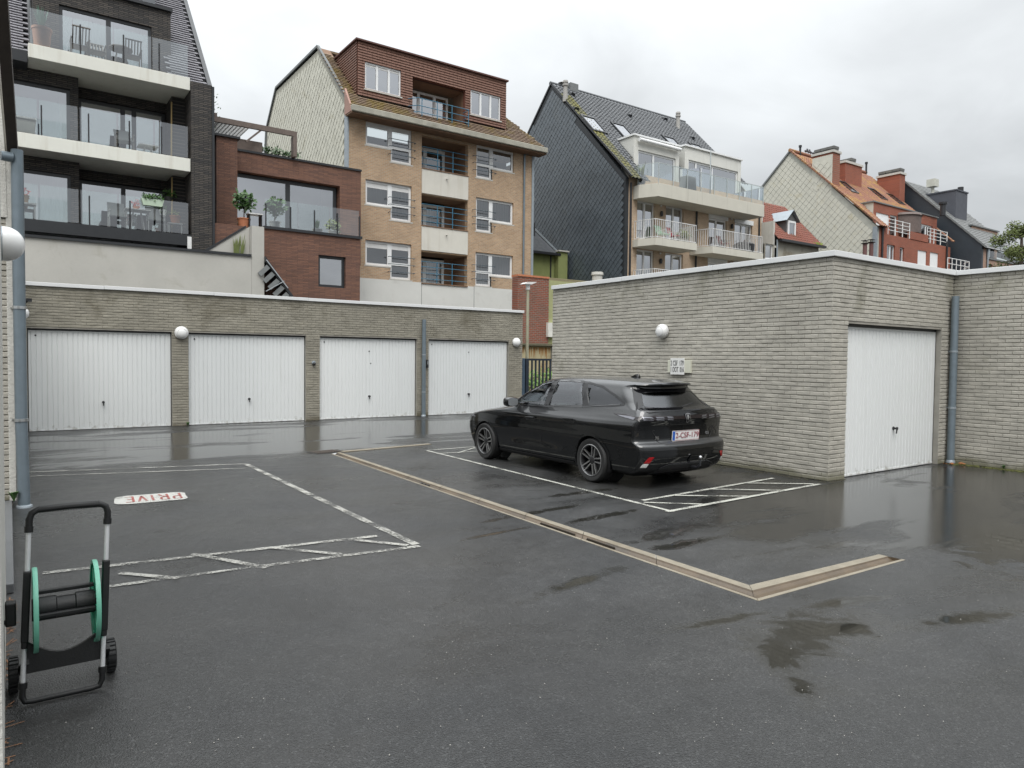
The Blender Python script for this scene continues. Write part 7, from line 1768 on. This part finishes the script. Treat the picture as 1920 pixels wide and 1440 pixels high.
for sd, s_ in (('L', 1), ('R', -1)):
    patch(sd, [(.16, .905), (.50, .955), (.64, .985), (.40, .985), (.16, .975)], .005, res=.04).build('tail_light', LENS, car, recalc=False)
    patch(sd, [(.24, .925), (.48, .955), (.56, .972), (.34, .968), (.22, .955)], .008, res=.03).build('tail_light_claw', CLAW, car, recalc=False)
    for y0, y1 in ((.62, .76), (.44, .57), (.28, .38)):
        for z0, z1 in ((.916, .932), (.940, .960)):
            q = [(s_*y0, z0), (s_*y1, z0+.004), (s_*(y1+.02), z1+.004), (s_*(y0+.015), z1)]
            if s_ < 0: q = q[::-1]
            patch('B', q, .009, res=.03).build('tail_light_claw', CLAW, car, recalc=False)
    q = [(s_*.715, .365), (s_*.79, .365), (s_*.735, .445), (s_*.65, .445)]; q2 = [(s_*.735, .305), (s_*.81, .305), (s_*.795, .358), (s_*.72, .358)]
    patch('B', rounded(q, .01, 2), .006, res=.03).build('reflector', REDR, car, recalc=False)
    patch('B', rounded(q2, .008, 2), .006, res=.03).build('reverse_light', REFW, car, recalc=False)
patch('B', rounded([(-.50, .605), (.50, .605), (.62, .79), (-.62, .79)], .03), .0015, rounded([(-.494, .611), (.494, .611), (.611, .784), (-.611, .784)], .03), res=.05).build('tailgate_gap', RUB, car, recalc=False)
patch('B', rounded([(-.64, .19), (.64, .19), (.52, .275), (.36, .325), (-.36, .325), (-.52, .275)], .02), .004, res=.05).build('diffuser', RUB, car, recalc=False)
patch('B', [(-.53, .285), (-.37, .333), (.37, .333), (.53, .285), (.53, .293), (.37, .343), (-.37, .343), (-.53, .293)], .01, res=.05).build('diffuser_trim', CLAW, car, recalc=False)
# tailgate shut line running up beside the glass
for sd, s_ in (('L', 1), ('R', -1)):
    patch(sd, [(.245, 1.0), (.252, 1.0), (.40, 1.16), (.56, 1.33), (.60, 1.385), (.593, 1.385), (.553, 1.335), (.393, 1.165)], .0015, res=.05).build('tailgate_gap', RUB, car, recalc=False)
patch('T', [(.595, -.53), (.602, -.53), (.642, 0), (.602, .53), (.595, .53), (.635, 0)], .0015, res=.06).build('roof_gap', RUB, car, recalc=False)
# plate, badges
l0, n0_ = hit('B', 0, .70)
px0 = l0.x-.012
PLATE = M('plate_white', (.70, .70, .69), .35, .03, 10); PLR = M('plate_red', (.22, .012, .03), .4); PLB = M('plate_blue', (.02, .10, .42), .4)
tiltp = .12
def plate_pt(y, z, d=0.0): return CW(px0-d+(z-.70)*(-.05), y, z)
def pbox(y0, y1, z0, z1, d0, d1): return MB().add([plate_pt(y, z, d) for d in (d0, d1) for y, z in ((y0, z0), (y1, z0), (y1, z1), (y0, z1))], [(0, 1, 2, 3), (7, 6, 5, 4), (0, 4, 5, 1), (1, 5, 6, 2), (2, 6, 7, 3), (3, 7, 4, 0)])
plate = pbox(-.268, .268, .630, .765, -.004, .006).build('number_plate', PLATE, car)
pbox(-.262, .262, .612, .629, -.004, .008).build('dealer_strip', PLATE, plate)
pbox(.218, .262, .636, .760, .0065, .009).build('euro_band', PLB, plate)
for a, b, c, e in ((-.266, -.262, .632, .763), (-.262, .216, .759, .763), (-.262, .216, .632, .636)): pbox(a, b, c, e, .0065, .009).build('plate_border', PLR, plate)
me = text_mesh('2-CSF-179', .118, .0015); me.materials.append(PLR); w_ = max(v.co.x for v in me.vertices)-min(v.co.x for v in me.vertices)
put('lettering', me, plate, plate_pt(-.024, .698, .011), (R(90), 0, 0), (.455*CS/w_, .92, 1))
CHR = M('badge_chrome', (.55, .55, .56), .2, .1, 10, metal=.9)
lb, nb = hit('B', .54, .69); me = text_mesh('308', .062, .003, .15); me.materials.append(CHR); put('lettering', me, car, CW(lb.x-.006, .53, .68), (R(90), 0, R(6)))
lb, nb = hit('B', -.46, .71); me = text_mesh('Gt', .075, .003, .25); me.materials.append(CHR); put('lettering', me, car, CW(lb.x-.006, -.46, .705), (R(90), 0, R(-6)), (.8, .8, 1))
shp = [(0, -.062), (.03, -.045), (.045, -.01), (.048, .05), (0, .062), (-.048, .05), (-.045, -.01), (-.03, -.045)]
patch('B', [(y, .935+z) for y, z in shp], .014, res=.03).build('badge', TRIM, car, recalc=False)
patch('B', [(y, .935+z) for y, z in shp], .0145, [(y*.86, .935+z*.88) for y, z in shp], res=.03).build('badge_rim', CHR, car, recalc=False)
patch('B', [(-.015, .905), (.012, .915), (.022, .945), (.01, .98), (-.02, .97), (-.008, .955), (-.026, .945), (-.004, .93)], .015, res=.03).build('badge_emblem', CHR, car, recalc=False)
# tow ball, mirrors, aerial, exhaust shade
MB().tube([CW(.12, -.10, .26), CW(-.03, -.10, .26), CW(-.085, -.10, .30), CW(-.09, -.10, .37)], [.022, .022, .02, .014], 10).ball(CW(-.09, -.10, .40), .027, 14, 10).build('tow_bar', BLACKM, car, smooth=True)
MB().ball(CW(-.09, -.10, .405), .0285, 14, 10).build('tow_ball', CHR, car, smooth=True)
for s_ in (1, -1):
    mb = MB(); c = Vector((2.86, s_*1.0, 1.03)); vs = []
    for i, (dx, k) in enumerate(((-.10, .86), (-.06, 1.0), (.02, .95), (.08, .62), (.11, .2))):
        for a in np.linspace(0, 6.283, 17)[:-1]:
            yy = .115*k*math.copysign(abs(math.cos(a))**.6, math.cos(a)); zz = .075*k*math.copysign(abs(math.sin(a))**.6, math.sin(a)); vs.append(CW(c.x+dx, c.y+yy, c.z+zz))
    mb.add(vs, [(i*16+k, i*16+(k+1) % 16, (i+1)*16+(k+1) % 16, (i+1)*16+k) for i in range(4) for k in range(16)]+[tuple(range(15, -1, -1)), tuple(64+k for k in range(16))])
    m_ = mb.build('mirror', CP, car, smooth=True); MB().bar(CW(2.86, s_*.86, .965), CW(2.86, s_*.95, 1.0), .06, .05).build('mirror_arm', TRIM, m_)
    MB().add([CW(c.x-.101, c.y+.095*math.copysign(abs(math.cos(a))**.6, math.cos(a)), c.z+.06*math.copysign(abs(math.sin(a))**.6, math.sin(a))) for a in np.linspace(0, 6.283, 17)[:-1]], [tuple(range(16))]).build('mirror_glass', STEEL, m_, recalc=False)
lf, _ = hit('T', 1.05, 0); fx = .25
MB().add([CW(p[0]+fx, p[1], p[2]) for p in [(.74, .0, lf.z+.055), (.73, .03, lf.z-.008), (.73, -.03, lf.z-.008), (.93, 0, lf.z-.004), (.81, .012, lf.z+.042), (.81, -.012, lf.z+.042), (.75, .012, lf.z+.052), (.75, -.012, lf.z+.052)]], [(0, 6, 1), (0, 2, 7), (0, 1, 2), (6, 4, 1), (4, 3, 1), (7, 2, 5), (5, 2, 3), (6, 7, 5, 4), (0, 7, 6), (4, 5, 3), (1, 3, 2)]).build('roof_aerial', TRIM, car)
# head lamp and front opening on the visible corner
patch('L', [(4.05, .70), (4.46, .64), (4.50, .72), (4.20, .765)], .005, res=.04).build('head_light', CLAW, car, recalc=False)
# hood shut line
patch('L', [(4.2, .795), (3.3, .952), (3.3, .945), (4.2, .788)], .002, res=.05).build('bonnet_gap', RUB, car, recalc=False)
patch('F', inset(rounded(WS, .03), 0), .001, res=.08).build('windscreen', CGL, car, recalc=False, smooth=True)
patch('F', inset(rounded(WS, .03), -.02), .003, inset(rounded(WS, .03), .04), res=.05).build('windscreen_trim', TRIM, car, recalc=False)
# cabin
SEAT = M('seat_cloth', (.03, .03, .032), .8, .2, 20)
def cbox(name, x0, x1, y0, y1, z0, z1, mat=SEAT, bev=.03, lean=0.0):
    vs = [CW(x+(lean if z == z1 else 0), y, z) for z in (z0, z1) for x, y in ((x0, y0), (x1, y0), (x1, y1), (x0, y1))]
    return MB().add(vs, [(0, 3, 2, 1), (4, 5, 6, 7), (0, 1, 5, 4), (1, 2, 6, 5), (2, 3, 7, 6), (3, 0, 4, 7)]).build(name, mat, car, bevel=bev)
cbox('cabin_floor', .35, 3.3, -.74, .74, .36, .40, RUB, 0)
for y in (.36, -.36):
    cbox('seat', 2.05, 2.58, y-.25, y+.25, .42, .58); s_ = cbox('seat_back', 1.97, 2.12, y-.24, y+.24, .56, 1.06, lean=-.16); cbox('headrest', 1.79, 1.88, y-.12, y+.12, 1.08, 1.24, bev=.03)
cbox('rear_bench', 1.15, 1.68, -.62, .62, .42, .60); cbox('rear_backrest', 1.07, 1.2, -.62, .62, .58, 1.08, lean=-.14)
for y in (.4, -.4): cbox('headrest', .92, .99, y-.11, y+.11, 1.07, 1.2)
cbox('dashboard', 2.85, 3.25, -.72, .72, .62, .96, RUB, .04); cbox('load_cover', .3, 1.0, -.6, .6, .96, .98, RUB, .005)
cst = Vector((2.68, .36, .94))
MB().tube([CW(cst.x+.05*math.sin(a), cst.y+.175*math.cos(a), cst.z+.165*math.sin(a)) for a in np.linspace(0, 6.283, 29)[:-1]], .014, 8, closed=True).bar(CW(2.70, .20, .93), CW(2.70, .52, .93), .03, .03).build('steering_wheel', RUB, car, smooth=True)
MB().ball(CW(2.62, 0, 1.28), .05, 12, 8, (2.2, .5, .8)).build('rear_view_mirror', RUB, car, smooth=True)
